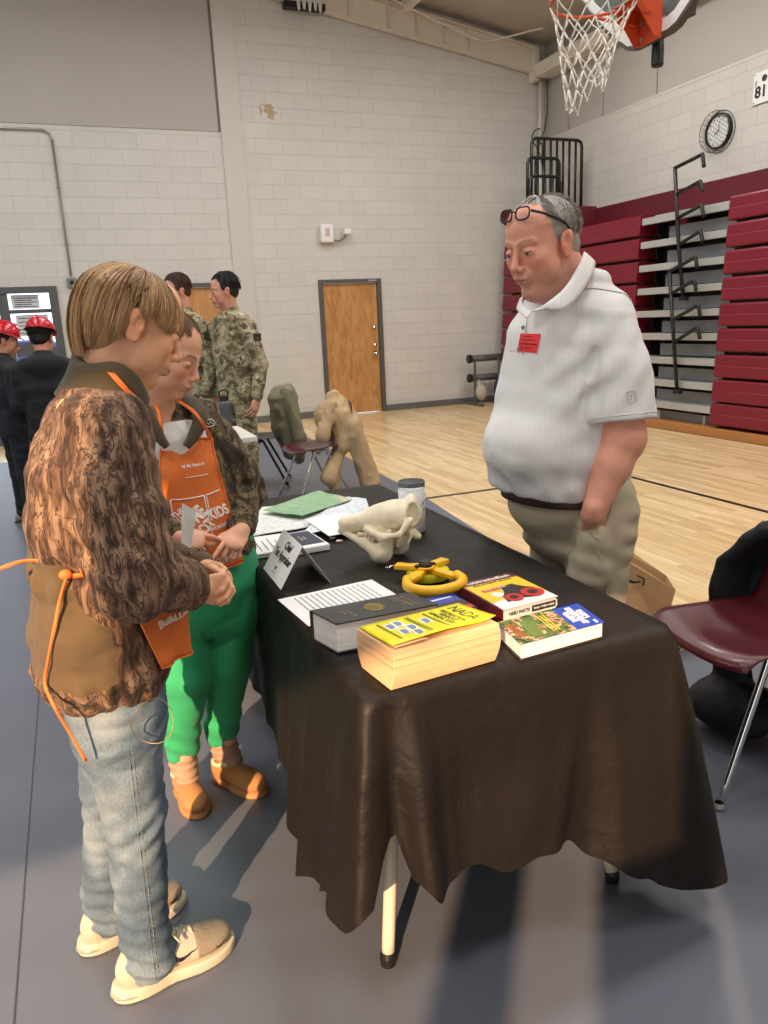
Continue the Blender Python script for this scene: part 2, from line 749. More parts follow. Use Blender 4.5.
def sdf_mesh(f, lo, hi, h):
    lo = np.array(tuple(lo), dtype=np.float64)
    hi = np.array(tuple(hi), dtype=np.float64)
    B = 6
    nb = np.ceil((hi - lo) / (h * B)).astype(int)
    n = nb * B + 1
    H = h * B
    g = np.stack(np.meshgrid(*[np.arange(k) for k in nb], indexing='ij'), -1).reshape(-1, 3)
    cc = (lo + (g + 0.5) * H).astype(F32)
    cv = np.concatenate([f(cc[i:i + 200000]) for i in range(0, len(cc), 200000)])
    D = np.repeat(np.repeat(np.repeat(cv.reshape(nb), B, 0), B, 1), B, 2)
    D = np.pad(D, ((0, 1),) * 3, mode='edge').astype(F32)
    need = np.zeros(tuple(n), dtype=bool)
    keep = g[np.abs(cv) < H * 0.87 * 1.35 + 0.012]
    for a in keep:
        i, j, k = a * B
        need[i:i + B + 1, j:j + B + 1, k:k + B + 1] = True
    idx = np.argwhere(need)
    vals = np.empty(len(idx), dtype=F32)
    for i in range(0, len(idx), 300000):
        vals[i:i + 300000] = f((lo + idx[i:i + 300000] * h).astype(F32))
    D[need] = vals
    ins = D < 0
    c8 = [ins[a:n[0] - 1 + a, b:n[1] - 1 + b, c:n[2] - 1 + c] for a in (0, 1) for b in (0, 1) for c in (0, 1)]
    cnt = np.zeros(c8[0].shape, dtype=np.int8)
    for c in c8: cnt += c
    act = (cnt > 0) & (cnt < 8)
    ci = np.argwhere(act)
    vid = -np.ones(act.shape, dtype=np.int64)
    vid[act] = np.arange(len(ci))
    acc = np.zeros((len(ci), 3))
    ac = np.zeros(len(ci))
    off = [(a, b, c) for a in (0, 1) for b in (0, 1) for c in (0, 1)]
    dv = {o: D[ci[:, 0] + o[0], ci[:, 1] + o[1], ci[:, 2] + o[2]].astype(np.float64) for o in off}
    for o in off:
        for ax in range(3):
            if o[ax] == 0:
                o2 = list(o); o2[ax] = 1; o2 = tuple(o2)
                a, b = dv[o], dv[o2]
                m = (a < 0) != (b < 0)
                t = np.where(m, a / np.where(m, a - b, 1), 0)
                p = np.zeros((len(ci), 3)) + np.array(o)
                p[:, ax] += t
                acc += p * m[:, None]
                ac += m
    V = lo + (ci + acc / ac[:, None]) * h
    faces = []
    for ax in range(3):
        s0 = [slice(None)] * 3; s1 = [slice(None)] * 3
        s0[ax] = slice(0, -1); s1[ax] = slice(1, None)
        a, b = ins[tuple(s0)], ins[tuple(s1)]
        e = np.argwhere(a != b)
        u, v = (ax + 1) % 3, (ax + 2) % 3
        ok = (e[:, u] > 0) & (e[:, v] > 0) & (e[:, u] < n[u] - 1) & (e[:, v] < n[v] - 1)
        e = e[ok]
        if not len(e): continue
        fl = a[ok.nonzero()[0]] if False else ins[e[:, 0], e[:, 1], e[:, 2]]
        q = []
        for du, dv_ in ((1, 1), (0, 1), (0, 0), (1, 0)):
            w = e.copy()
            w[:, u] -= du
            w[:, v] -= dv_
            q.append(vid[w[:, 0], w[:, 1], w[:, 2]])
        q = np.stack(q, 1)
        q[~fl] = q[~fl][:, ::-1]
        faces.append(q)
    Fc = np.concatenate(faces)
    Fc = Fc[(Fc >= 0).all(1)]
    return V, Fc


def relax(V, Fc, it=2, lam=0.5):
    for _ in range(it):
        s = np.zeros_like(V)
        c = np.zeros(len(V))
        for a, b in ((0, 1), (1, 2), (2, 3), (3, 0)):
            np.add.at(s, Fc[:, a], V[Fc[:, b]]); np.add.at(c, Fc[:, a], 1)
            np.add.at(s, Fc[:, b], V[Fc[:, a]]); np.add.at(c, Fc[:, b], 1)
        V = V + lam * (s / np.maximum(c, 1)[:, None] - V)
    return V


def np_obj(name, pieces, mat_, parent=None, tint=None, smooth=True):
    """pieces: list of (V, F) joined into one mesh; tint(V)->(n,3) linear colours"""
    Vs, Fs, b = [], [], 0
    for V, Fc in pieces:
        Vs.append(V); Fs.append(Fc + b); b += len(V)
    V = np.concatenate(Vs); Fc = np.concatenate(Fs)
    me = bpy.data.meshes.new(name)
    me.vertices.add(len(V)); me.vertices.foreach_set('co', V.astype(F32).ravel())
    me.loops.add(len(Fc) * 4); me.loops.foreach_set('vertex_index', Fc.astype(np.int32).ravel())
    me.polygons.add(len(Fc))
    me.polygons.foreach_set('loop_start', np.arange(0, len(Fc) * 4, 4, dtype=np.int32))
    me.polygons.foreach_set('loop_total', np.full(len(Fc), 4, dtype=np.int32))
    me.update(calc_edges=True)
    me.validate()
    if smooth: me.polygons.foreach_set('use_smooth', [True] * len(me.polygons))
    me.materials.append(mat_)
    if tint is not None:
        c = np.ones((len(V), 4), dtype=F32)
        c[:, :3] = tint(V)
        at = me.color_attributes.new('tint', 'FLOAT_COLOR', 'POINT')
        at.data.foreach_set('color', c.ravel())
    o = bpy.data.objects.new(name, me)
    return _attach(o, parent)


def sdf_obj(name, f, lo, hi, h, mat_, parent=None, tint=None, it=1):
    V, Fc = sdf_mesh(f, lo, hi, h)
    V = relax(V, Fc, it)
    return np_obj(name, [(V, Fc)], mat_, parent, tint)
# ------------------------------------------------------------------ the room
YB, XR, XL, YF = 11.58, 7.62, -8.6, -3.0      # back wall, right wall, left wall, wall behind the photographer


def ceil_z(x): return 5.55 + 0.16 * (XR - x) if x > -0.4 else 5.55 + 0.16 * (XR + 0.4) - 0.16 * (-0.4 - x)


m_back = block_mat('painted_block_back', (0, 2), (210, 207, 201), (192, 189, 183), off=(0.0, 0.045), stain=(3.06, 11.58, 4.39))
m_right = block_mat('painted_block_right', (1, 2), (204, 200, 193), (184, 180, 173), off=(0.1, 0.045))
m_panel = mat('painted_wallboard', (178, 173, 166), 0.7, var=0.05, scale=1.5)
m_pil = mat('pilaster_paint', (202, 198, 191), 0.6, var=0.04, scale=3)
m_frame = mat('charcoal_door_paint', (84, 84, 84), 0.45, var=0.06)
m_steelw = mat('cream_steel_paint', (226, 219, 206), 0.5, var=0.08, scale=4)
m_ceil = mat('ceiling_foil_insulation', (188, 181, 171), 0.6, var=0.12, scale=2.5, bump=0.5, bscale=6)
m_wood = wood_floor_mat()
m_mat = mat('grey_floor_cover', (94, 98, 110), 0.42, var=0.07, scale=5, bump=0.15, bscale=35)
m_black = mat('black_paint', (22, 22, 23), 0.4)
m_line = mat('court_line_paint', (30, 28, 26), 0.3)
m_chrome = mat('chrome_steel', (205, 205, 205), 0.18, metal=1.0)
m_galv = mat('galvanised_conduit', (170, 170, 168), 0.4, metal=0.6)
m_white = mat('white_paint', (232, 232, 230), 0.45)
m_paper = mat('white_paper', (238, 238, 238), 0.6)
m_ink = mat('black_ink', (30, 30, 34), 0.5)


def struct(mb, name, m, parent=None, **k):
    o = mb.build(name, m, parent, **k)
    if parent is None: o['kind'] = 'structure'
    return o


# floor and its grey cover
mb = MB(); mb.box((XL, YF, -0.12), (XR, YB, 0.0)); struct(mb, 'floor', m_wood)
edge = [(2.75, 10.0), (2.68, 8), (2.62, 6.3), (2.58, 5.6), (2.50, 4.9), (2.43, 4.2), (2.50, 3.4), (2.58, 2.7), (2.6, 1.5), (2.62, 0), (2.6, YF + .02)]
mb = MB()
mb.prism([(XL + .01, YF + .02)] + [(x, y) for x, y in reversed(edge)] + [(XL + .01, 10.0)], 0.004, Matrix.Translation((0, 0, 0.0005)))
fc = struct(mb, 'floor_1', m_mat)
mb = MB()
for x in (-0.305, -3.3, -6.3):
    mb.box((x - .0025, YF + .03, 0.0046), (x + .0025, 9.98, 0.0052))
struct(mb, 'seam', mat('cover_seam', (58, 60, 68), 0.6), fc)
# painted court lines
mb = MB()
mb.box((2.585, 5.58, 0.0005), (4.49, 5.63, 0.0016))
mb.box((4.44, YF + .1, 0.0005), (4.49, 5.63, 0.0016))
mb.box((6.56, YF + .1, 0.0005), (6.585, 9.9, 0.0016))
o = struct(mb, 'floor_line', m_line, bpy.data.objects['floor'])


# back wall with openings: window_1 (x -2.1..-0.05), door_2 (1.28..2.22), door_1 (3.66..4.6)
def wall_xz(name, x0, x1, y0, y1, z1, holes, m, ztop=None):
    """wall in the xz plane made of boxes around rectangular holes [(xa, xb, za, zb)]"""
    mb = MB()
    xs = sorted({x0, x1, *[h[0] for h in holes], *[h[1] for h in holes]})
    for a, b in zip(xs[:-1], xs[1:]):
        hs = sorted([h for h in holes if h[0] <= a + 1e-6 and h[1] >= b - 1e-6], key=lambda h: h[2])
        z = -0.02
        for h in hs:
            if h[2] > z: mb.box((a, y0, z), (b, y1, h[2]))
            z = h[3]
        mb.box((a, y0, z), (b, y1, z1))
    return struct(mb, name, m)


DZ = 2.02
D1 = (3.70, 4.60)
D2 = (1.36, 2.20)
W1 = (-2.3, -0.10)
wall_xz('wall_back', XL, XR + 0.2, YB, YB + 0.25, 7.2, [(W1[0], W1[1], 0, DZ), (D2[0], D2[1], 0, DZ), (D1[0], D1[1], 0, DZ)], m_back)
# smooth board infill upper left, framed by the pilaster
mb = MB()
mb.box((XL, YB - 0.012, 4.08), (2.33, YB + 0.001, 7.0))
struct(mb, 'wall_back.001', m_panel)
mb = MB()
mb.box((2.33, YB - 0.02, 4.08), (2.365, YB - 0.001, 7.0))
struct(mb, 'trim_1', mat('dark_shadow_gap', (112, 106, 100), 0.7))
mb = MB(); mb.box((2.365, YB - 0.03, 0), (2.66, YB + 0.001, 7.0)); struct(mb, 'trim_2', m_pil)
# baseboards
mb = MB()
for a, b in ((XL, W1[0] - .06), (W1[1] + .06, D2[0] - .06), (D2[1] + .06, D1[0] - .06), (D1[1] + .06, XR)):
    mb.box((a, YB - 0.042, 0), (b, YB - 0.0305, 0.10))
struct(mb, 'baseboard_back', mat('grey_cove_base', (98, 98, 96), 0.5))
# right wall: block to 4.15, board above
mb = MB(); mb.box((XR, YF, -0.02), (XR + 0.2, YB, 4.15)); struct(mb, 'wall_right', m_right)
mb = MB(); mb.box((XR + 0.03, YF, 4.15), (XR + 0.2, YB, 7.2)); struct(mb, 'wall_right.001', m_panel)
mb = MB()
for y in (10.9, 10.05, 8.93, 6.6, 4.3):
    mb.box((XR + 0.018, y - 0.008, 4.16), (XR + 0.0305, y + 0.008, 5.5))
struct(mb, 'trim_3', mat('seam_paint', (150, 143, 135), 0.7))
mb = MB(); mb.box((XR - 0.004, YF, 4.13), (XR + 0.03, YB, 4.16)); struct(mb, 'trim_4', m_pil)
mb = MB(); mb.box((XL - .2, YF, -0.02), (XL, YB, 7.2)); struct(mb, 'wall_left', m_panel)
# wall behind the photographer, its unseen openings shaped to place the sun patches
SUN_CUTS = [(-4.75, -4.05, 0.3, 3.02), (-4.05, -3.30, 0.3, 4.05), (-3.30, -2.64, 0.3, 3.36), (-2.64, -2.47, 2.75, 3.42), (-2.47, -2.2, 0.3, 3.42), (-2.2, -1.98, 2.68, 3.42), (-1.89, -1.82, 0.3, 2.62)]
wall_xz('wall_front', XL, XR, YF - 0.06, YF, 7.2, SUN_CUTS, m_panel)
# ceiling
mb = MB()
pts = [(XL, ceil_z(XL)), (-0.4, ceil_z(-0.4)), (XR + .2, ceil_z(XR + .2))]
for (xa, za), (xb, zb) in zip(pts[:-1], pts[1:]):
    vs = [(xa, YF, za), (xb, YF, zb), (xb, YB + .2, zb), (xa, YB + .2, za)]
    vs += [(x, y, z + .1) for x, y, z in vs]
    mb.add(vs, [(0, 3, 2, 1), (4, 5, 6, 7), (0, 1, 5, 4), (1, 2, 6, 5), (2, 3, 7, 6), (3, 0, 4, 7)])
struct(mb, 'ceiling', m_ceil)
# rafter along the back wall and purlins, eave strut
def sbeam(mb, x0, x1, y0, y1, dz0, dz1):
    vs = []
    for y in (y0, y1):
        for x, d in ((x0, dz0), (x1, dz0), (x1, dz1), (x0, dz1)):
            vs.append((x, y, ceil_z(x) - d))
    mb.add(vs, [(0, 1, 2, 3), (7, 6, 5, 4), (0, 4, 5, 1), (1, 5, 6, 2), (2, 6, 7, 3), (3, 7, 4, 0)])
mb = MB()
sbeam(mb, 3.0, 7.40, YB - 0.10, YB - 0.09, 0.14, 0.46)      # web
sbeam(mb, 3.0, 7.40, YB - 0.18, YB - 0.0305, 0.12, 0.135)
sbeam(mb, 3.0, 7.40, YB - 0.15, YB - 0.0305, 0.46, 0.475)
for x in (4.3, 4.9, 5.35, 5.8, 6.2):
    sbeam(mb, x, x + .012, YB - 0.17, YB - 0.0305, 0.14, 0.44)
mb.box((7.34, YB - 0.2, 4.98), (7.42, YB - 0.03, 5.45))
struct(mb, 'trim_5', m_steelw)
mb = MB()
for x in (5.15, 3.4, 1.6):
    sbeam(mb, x - .05, x + .05, 1.0, YB - 0.19, 0.02, 0.20)
struct(mb, 'trim_6', m_steelw)
mb = MB(); mb.box((7.34, YF + .1, 5.02), (XR + .02, YB - 0.21, 5.2)); struct(mb, 'trim_7', m_steelw)
# overhead rail carrying white cable loops at the top of the picture
r_ = root('cable_bundle', (3.55, YB - .2, 5.7), 'white cable loops hanging from a black clip under the roof beam', 'cable')
mb = MB()
for i, x in enumerate((3.52, 3.60, 3.68, 3.76, 3.83)):
    mb.tube(spline([(x, YB - .19, 6.0), (x + .01, YB - .21, 5.78), (x + .03, YB - .2, 5.62 + .02 * (i % 2)), (x + .06, YB - .19, 5.8), (x + .08, YB - .19, 6.0)], 6), 0.012, 8)
mb.build('loops', m_white, r_, smooth=True)
mb = MB(); mb.box((3.36, YB - .17, 5.66), (3.95, YB - .05, 5.74)); mb.build('clip', m_black, r_)
mb = MB()
mb.tube(spline([(3.4, YB - .45, 6.1), (4.6, YB - .35, 5.9), (5.5, YB - .3, 5.66), (6.25, YB - .3, 5.45), (6.5, YB - .32, 5.44), (7.1, YB - .8, 5.5)], 10), 0.014, 8)
tag(mb.build('overhead_cable', m_steelw, smooth=True), 'long pale cable slung along the roof beam towards the corner', 'cable')

# doors ---------------------------------------------------------------
def veneer():
    m, nt, b = new_mat('birch_door_veneer')
    N, L = nt.nodes, nt.links
    tc = N.new('ShaderNodeTexCoord')
    mp = N.new('ShaderNodeMapping'); mp.inputs['Scale'].default_value = (5, 5, 1.3)
    L.new(tc.outputs['Object'], mp.inputs[0])
    nz = N.new('ShaderNodeTexNoise'); nz.inputs['Scale'].default_value = 2.2; nz.inputs['Detail'].default_value = 7; nz.inputs['Distortion'].default_value = 1.2
    L.new(mp.outputs[0], nz.inputs['Vector'])
    rp = ramp(nt, [(0.25, srgb(160, 112, 64)), (0.5, srgb(188, 136, 82)), (0.75, srgb(206, 156, 98))])
    L.new(nz.outputs[0], rp.inputs[0]); L.new(rp.outputs[0], b.inputs['Base Color'])
    b.inputs['Roughness'].default_value = 0.35
    return m
m_door = veneer()


def door(name, x0, x1):
    e = bpy.data.objects.new(name, None); COL.objects.link(e)
    e.location = ((x0 + x1) / 2, YB, 0); e['kind'] = 'structure'
    mb = MB()
    mb.box((x0 - .06, YB - .035, 0), (x0 + .005, YB + .1, DZ + .05))
    mb.box((x1 - .005, YB - .035, 0), (x1 + .06, YB + .1, DZ + .05))
    mb.box((x0 + .005, YB - .035, DZ - .005), (x1 - .005, YB + .1, DZ + .05))
    mb.build('door_frame', m_frame, e, bevel=0.004)
    mb = MB(); mb.box((x0 + .008, YB + .015, 0.012), (x1 - .008, YB + .06, DZ - .01)); mb.build('door_leaf', m_door, e, bevel=0.002)
    mb = MB()
    mb.lathe([(0.036, 0), (0.036, .008), (0.012, .012), (0.012, .05), (0.027, .055), (0.03, .075), (0.022, .088), (0.0, .09)], (x1 - .08, YB + .014, 0.93), 20, Matrix.Rotation(PI / 2, 4, 'X'))
    mb.build('door_handle', m_chrome, e, smooth=True)
    for z in (1.06, 1.33):
        mb = MB()
        mb.lathe([(0.03, 0), (0.03, .012), (0.024, .02), (0.0, .021)], (x1 - .075, YB + .014, z), 20, Matrix.Rotation(PI / 2, 4, 'X'))
        mb.build('deadbolt', m_chrome, e, smooth=True)
    return e
d1 = door('door_1', *D1)
mb = MB(); mb.box((D1[1] - .16, YB - .04, DZ + .008), (D1[1] - .02, YB - .034, DZ + .035)); mb.build('label_plate', m_galv, d1)
door('door_2', *D2)
# glazed doors on the left
e = bpy.data.objects.new('window_1', None); COL.objects.link(e); e.location = (-1.2, YB, 0); e['kind'] = 'structure'
mb = MB()
x0, x1 = W1
mb.box((x0 - .06, YB - .04, 0), (x0 + .05, YB + .12, DZ + .06))
mb.box((x1 - .05, YB - .04, 0), (x1 + .06, YB + .12, DZ + .06))
mb.box((x0 + .05, YB - .04, DZ - .02), (x1 - .05, YB + .12, DZ + .06))
mb.box((-.78, YB - .02, 0), (-.66, YB + .1, DZ - .02))
mb.box((-1.62, YB - .02, 0), (-1.5, YB + .1, DZ - .02))
mb.box((x0 + .05, YB - .01, 1.74), (x1 - .05, YB + .07, 1.79))
mb.box((x0 + .05, YB - .01, 0.0), (x1 - .05, YB + .07, 0.25))
mb.build('window_frame', m_frame, e)
m_glass, nt, b = new_mat('door_glass')
b.inputs['Roughness'].default_value = 0.02
b.inputs['Transmission Weight'].default_value = 1
b.inputs['IOR'].default_value = 1.02
mb = MB(); mb.box((x0 + .05, YB + .03, 0.25), (x1 - .05, YB + .036, DZ - .02)); mb.build('pane', m_glass, e)
m_post = mat('taped_notices', (205, 208, 214), 0.7, var=0.3, scale=22)
for k, (a, b_, c, d) in enumerate(((-.60, -.2, 1.44, 1.72), (-.62, -.28, 1.80, 1.98), (-1.35, -.9, 1.3, 1.66))):
    mb = MB(); mb.box((a, YB + .022, c), (b_, YB + .026, d)); mb.build('notice', m_post, e)
    mb = MB()
    for j in range(5):
        z = d - .04 - j * (d - c - .06) / 4.5
        mb.box((a + .03, YB + .0205, z - .008), (b_ - .03 - .06 * (j % 2), YB + .0218, z + .002))
    mb.build('notice_print', m_ink, e)
# outside ground beyond the glazed doors (pale concrete, a blue strip of car)
mb = MB(); mb.box((-9, YB + .3, -0.14), (9, 40, -0.06)); struct(mb, 'ground_outside', mat('pale_concrete', (190, 190, 188), 0.8, var=0.1))
rc = root('parked_car', (-1.0, 27.0, -.06), 'blue parked car seen outside through the glazed doors', 'car')
mb = MB()
car = [(-2.1, .3), (-2.1, .75), (-1.3, .85), (-.8, 1.35), (.7, 1.38), (1.3, .9), (2.1, .8), (2.1, .3)]
mb.prism(car, 1.7, frame((-1.2, 28.0, -.06), (1, 0, 0), (0, 0, 1)))
mb.build('body', mat('blue_car_paint', (40, 62, 120), 0.25), rc, bevel=.05)
for sx in (-1.3, 1.3):
    mb = MB(); mb.lathe([(.33, 0), (.33, .2)], (-1.2 + sx, 26.5, .27), 24, Matrix.Rotation(PI / 2, 4, 'X')); mb.build('wheel', m_black, rc)
mb = MB(); mb.prism([(-.95, .88), (-.7, 1.28), (.62, 1.3), (1.05, .9)], .02, frame((-1.2, 26.295, -.06), (1, 0, 0), (0, 0, 1))); mb.build('side_window', m_black, rc)

# conduit, boxes, alarm, pipe, clock, sign --------------------------------
rc = root('electrical_conduit', (0.1, YB, 2.1), 'thin grey metal conduit bent down the block wall to a square outlet box', 'conduit')
mb = MB()
p0 = WY(71, 276, YB - .03); p1 = WY(52, 140, YB - .03); p2 = WY(45, 129.5, YB - .03); p3 = WY(-60, 124, YB - .03)
mb.tube([p0, Vector((p0.x, p0.y, p1.z))] + spline([Vector((p0.x, p0.y, p2.z - .16)), Vector((p0.x - .02, p0.y, p2.z - .05)), Vector((p0.x - .1, p0.y, p2.z))], 6) + [Vector((p0.x - 2.5, p0.y, p2.z + .0))], 0.014, 10)
mb.build('pipe', m_galv, rc, smooth=True)
for z in (2.6, 3.3):
    mb = MB(); mb.box((p0.x - .035, YB - .02, z), (p0.x + .035, YB - .0005, z + .02)); mb.build('strap', m_galv, rc)
mb = MB(); c = WY(70, 283, YB); mb.box((p0.x - .06, YB - .065, c.z - .06), (p0.x + .06, YB - .0005, c.z + .06)); bx = mb.build('outlet_box', mat('grey_box', (120, 120, 118), .5), rc, bevel=.006)
mb = MB(); mb.lathe([(.03, 0), (.026, .012), (0, .012)], (p0.x, YB - .066, c.z), 16, Matrix.Rotation(PI / 2, 4, 'X')); mb.build('cover', m_black, bx)

rc = root('emergency_light', (3.8, YB, 2.7), 'white wall mounted emergency light with a small swivel lamp above the wooden door', 'emergency light')
mb = MB(); mb.box((3.70, YB - .12, 2.60), (3.90, YB - .0005, 2.86)); mb.build('housing', m_white, rc, bevel=.02)
mb = MB(); mb.box((3.765, YB - .124, 2.68), (3.835, YB - .1195, 2.80)); mb.build('test_panel', mat('pink_label', (200, 176, 176), .5), rc)
mb = MB(); mb.tube(spline([(3.89, YB - .06, 2.64), (3.98, YB - .07, 2.62), (4.06, YB - .08, 2.66), (4.10, YB - .09, 2.72)], 6), .012, 8); mb.build('swivel_arm', mat('grey_arm', (110, 110, 108), .5), rc, smooth=True)
mb = MB(); mb.box((4.06, YB - .15, 2.71), (4.17, YB - .06, 2.79)); mb.build('lamp_head', m_white, rc, bevel=.012)

rc = root('corner_pipe', (7.5, YB - .1, 4.0), 'grey pipe with loose cables running up the corner behind the stacked guard rails', 'pipe')
mb = MB(); mb.tube([(7.50, YB - .11, 0.02), (7.50, YB - .11, 5.0)], .03, 12); mb.build('pipe', m_steelw, rc, smooth=True)
mb = MB()
mb.tube(spline([(7.57, YB - .2, 5.0), (7.58, YB - .2, 4.6), (7.54, YB - .19, 4.3), (7.46, YB - .18, 4.12), (7.40, YB - .18, 4.0), (7.47, YB - .17, 3.9), (7.54, YB - .17, 3.6)], 8), .009, 6)
mb.tube(spline([(7.47, YB - .16, 4.3), (7.34, YB - .2, 4.25), (7.28, YB - .22, 4.12), (7.38, YB - .2, 4.02), (7.50, YB - .17, 4.08), (7.52, YB - .16, 3.8)], 8), .009, 6)
mb.build('loose_cable', m_black, rc, smooth=True)

# clock in a wire guard
cc = WX(720, 131, XR)
rc = root('wall_clock', cc, 'round white wall clock behind a wire guard on the right wall', 'clock')
RX = Matrix.Rotation(-PI / 2, 4, 'Y')
mb = MB(); mb.lathe([(.20, 0), (.20, .045), (.183, .05), (.176, .03)], cc, 48, RX, caps=False); mb.build('clock_rim', m_black, rc, smooth=False)
mb = MB(); mb.lathe([(.178, .001), (.178, .022)], cc, 48, RX); mb.build('clock_face', m_white, rc)
mb = MB()
Mf = frame(cc + Vector((-.024, 0, 0)), (0, -1, 0), (0, 0, 1))   # local x to the viewer's right, local y up, z out to the room
for k in range(12):
    a = k * PI / 6
    mb.box((-.004, .138, 0), (.004, .165, .001), Mf @ Matrix.Rotation(a, 4, 'Z'))
mb.build('hour_mark', m_ink, rc)
mb = MB(); mb.box((-.005, -.02, .002), (.005, .075, .003), Mf @ Matrix.Rotation(math.radians(115), 4, 'Z')); mb.build('hour_hand', m_ink, rc)
mb = MB(); mb.box((-.0035, -.02, .0035), (.0035, .11, .0045), Mf @ Matrix.Rotation(math.radians(-8), 4, 'Z')); mb.build('minute_hand', m_ink, rc)
mb = MB()
G = frame(cc + Vector((-.001, 0, -.01)), (0, -1, 0), (0, 0, 1))
R0 = .235
mb.tube([G @ Vector((R0 * math.cos(a), R0 * math.sin(a), .002)) for a in np.linspace(0, 2 * PI, 36, endpoint=False)], .004, 6, closed=True)
mb.tube([G @ Vector((R0 * .97 * math.cos(a), R0 * .97 * math.sin(a), .10)) for a in np.linspace(0, 2 * PI, 36, endpoint=False)], .003, 6, closed=True)
for k in range(24):
    a = k * PI / 12
    mb.tube([G @ Vector((R0 * math.cos(a), R0 * math.sin(a), .002)), G @ Vector((R0 * .97 * math.cos(a), R0 * .97 * math.sin(a), .10))], .002, 5)
for s in (-1, 1):
    for k in range(-5, 6):
        d = k * .040
        L = math.sqrt(max(0, R0 * R0 * .94 - d * d))
        c, sn = math.cos(s * PI / 4 + .2), math.sin(s * PI / 4 + .2)
        p = [Vector((d * -sn + t * c, d * c + t * sn, .10 + .012 * (1 - (t / R0) ** 2))) for t in np.linspace(-L, L, 7)]
        mb.tube([G @ q for q in p], .0018, 5)
mb.build('wire_guard', mat('guard_wire', (80, 80, 80), .4, metal=.6), rc)

# 81 banner sign
c = WX(766, 88, XR)
rc = root('number_sign', c, 'white square sign with the number 81 and a small ball emblem at the right edge', 'sign')
W_, H_ = .34, .33
y1 = WX(754.5, 92, XR).y
Ms = frame((XR - .012, y1 - W_ / 2, c.z + .02), (0, -1, 0), (0, 0, 1))
mb = MB(); mb.box((-W_ / 2, -H_ / 2, 0), (W_ / 2, H_ / 2, .01), Ms); mb.build('sign_board', m_white, rc, bevel=.003)
text('81', 'number', m_ink, Ms @ Matrix.Translation((-0.060, -.05, .0102)), .115, rc, w=.14, bold=.006)
mb = MB()
mb.lathe([(.036, 0), (.036, .002)], (0, 0, 0), 20)
mb.v = [tuple(Ms @ (Vector(v) + Vector((-.02, .085, .0103)))) for v in mb.v]
mb.build('ball_emblem', mat('maroon_print', (60, 40, 44), .5), rc)
mb = MB()
for sx in (-1, 1):
    for k in range(3):
        mb.tube([Ms @ Vector((-.02 + sx * .10, .08 - .02 * k + .02 * t * sx, .0105)) + Ms.to_3x3() @ Vector((.03 * t * sx, 0, 0)) for t in (0, .5, 1)], .004, 6)
mb.build('laurel_print', m_ink, rc)
for sx in (-1, 1):
    for sz in (-1, 1):
        mb = MB(); mb.lathe([(.008, 0), (.006, .003)], Ms @ Vector((sx * (W_ / 2 - .02), sz * (H_ / 2 - .02), .0102)), 10, RX); mb.build('screw', m_black, rc)

# ------------------------------------------------------------------ bleachers
m_maroon = mat('maroon_plastic', (118, 18, 40), 0.38, var=0.06, scale=3)
m_maroon_d = mat('maroon_side_panel', (92, 16, 32), 0.5, var=0.05)
m_alu = mat('grey_aluminium_plank', (182, 184, 184), 0.42, metal=0.35, var=0.07, scale=9)
m_riser = mat('riser_steel', (132, 136, 142), 0.45, metal=0.4, var=0.25, scale=5)
BX = 6.75
ys0, ys1 = 6.64, 8.04        # the aisle
ZR = [2.55, 2.275, 2.0, 1.725, 1.455, 1.185, .905, .635, .375]


def maroon_bank(ya, yb, ztop, label, x):
    e = root('bleacher_section', (x, (ya + yb) / 2, 0.1), label, 'bleachers', 'folded maroon bleacher sections')
    for i, z in enumerate(ZR):
        z0 = z - .245
        zt = z if i else ztop
        pr = [(0, .0), (.018, 0), (.03, .03), (.03, .11), (.0, .125), (0.0, .235), (.02, .245), (.5, .245), (.5, .0)]
        # profile in (x outwards negative)
        xo = x - 0.012 * i
        mb = MB()
        prof = [(xo - .0, z0), (xo - .02, z0 + .006), (xo - .03, z0 + .02), (xo - .026, z0 + .12), (xo - .016, z0 + .128), (xo - .016, z0 + .225), (xo - .004, z0 + .245), (xo + .55, z0 + .245), (xo + .55, z0)]
        n = len(prof)
        mb.add([(a, ya, c) for a, c in prof] + [(a, yb, c) for a, c in prof], [tuple(range(n)), tuple(range(2 * n - 1, n - 1, -1))] + [(k, k + n, (k + 1) % n + n, (k + 1) % n) for k in range(n)])
        mb.build('seat_panel', m_maroon, e)
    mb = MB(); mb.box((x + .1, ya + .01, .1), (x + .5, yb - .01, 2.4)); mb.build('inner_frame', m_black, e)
    return e


maroon_bank(8.06, 11.30, 2.55, 'folded maroon bleacher seats left of the metal aisle, partly behind the man', BX)
maroon_bank(3.2, 6.64, 2.55, 'folded maroon bleacher seats right of the metal aisle', BX - .02)
# dark maroon backboard of the bleachers along the wall
mb = MB(); mb.box((7.35, 3.0, .002), (XR - .005, 11.3, 2.87))
tag(mb.build('bleacher_end_panel', m_maroon_d, bevel=.004), 'long dark maroon panel along the wall above the folded bleachers', 'panel')
# the aisle of grey planks
e = root('bleacher_aisle', (BX, 7.34, .1), 'stack of grey aluminium aisle steps between the maroon bleacher sections', 'bleachers')
for i, z in enumerate(ZR):
    xo = BX - .03 - .012 * i
    zn = z - .05
    mb = MB(); mb.box((xo, ys0 + .02, zn - .078), (xo + .05, ys1 - .02, zn)); mb.box((xo + .05, ys0 + .02, zn - .012), (xo + .34, ys1 - .02, zn))
    mb.build('step_nosing', m_alu, e, bevel=.004)
    mb = MB(); mb.box((xo + .14, ys0 + .03, zn - .262), (xo + .16, ys1 - .34, zn - .128)); mb.build('riser', m_riser, e)
    mb = MB(); mb.lathe([(.13, 0), (.13, .012), (0, .012)], (xo + .25, ys1 - .16, zn - .13), 20, Matrix.Rotation(PI / 2, 4, 'X'))
    mb.box((xo + .24, ys1 - .32, zn - .22), (xo + .26, ys1 - .02, zn - .015)); mb.build('bracket', m_black, e)
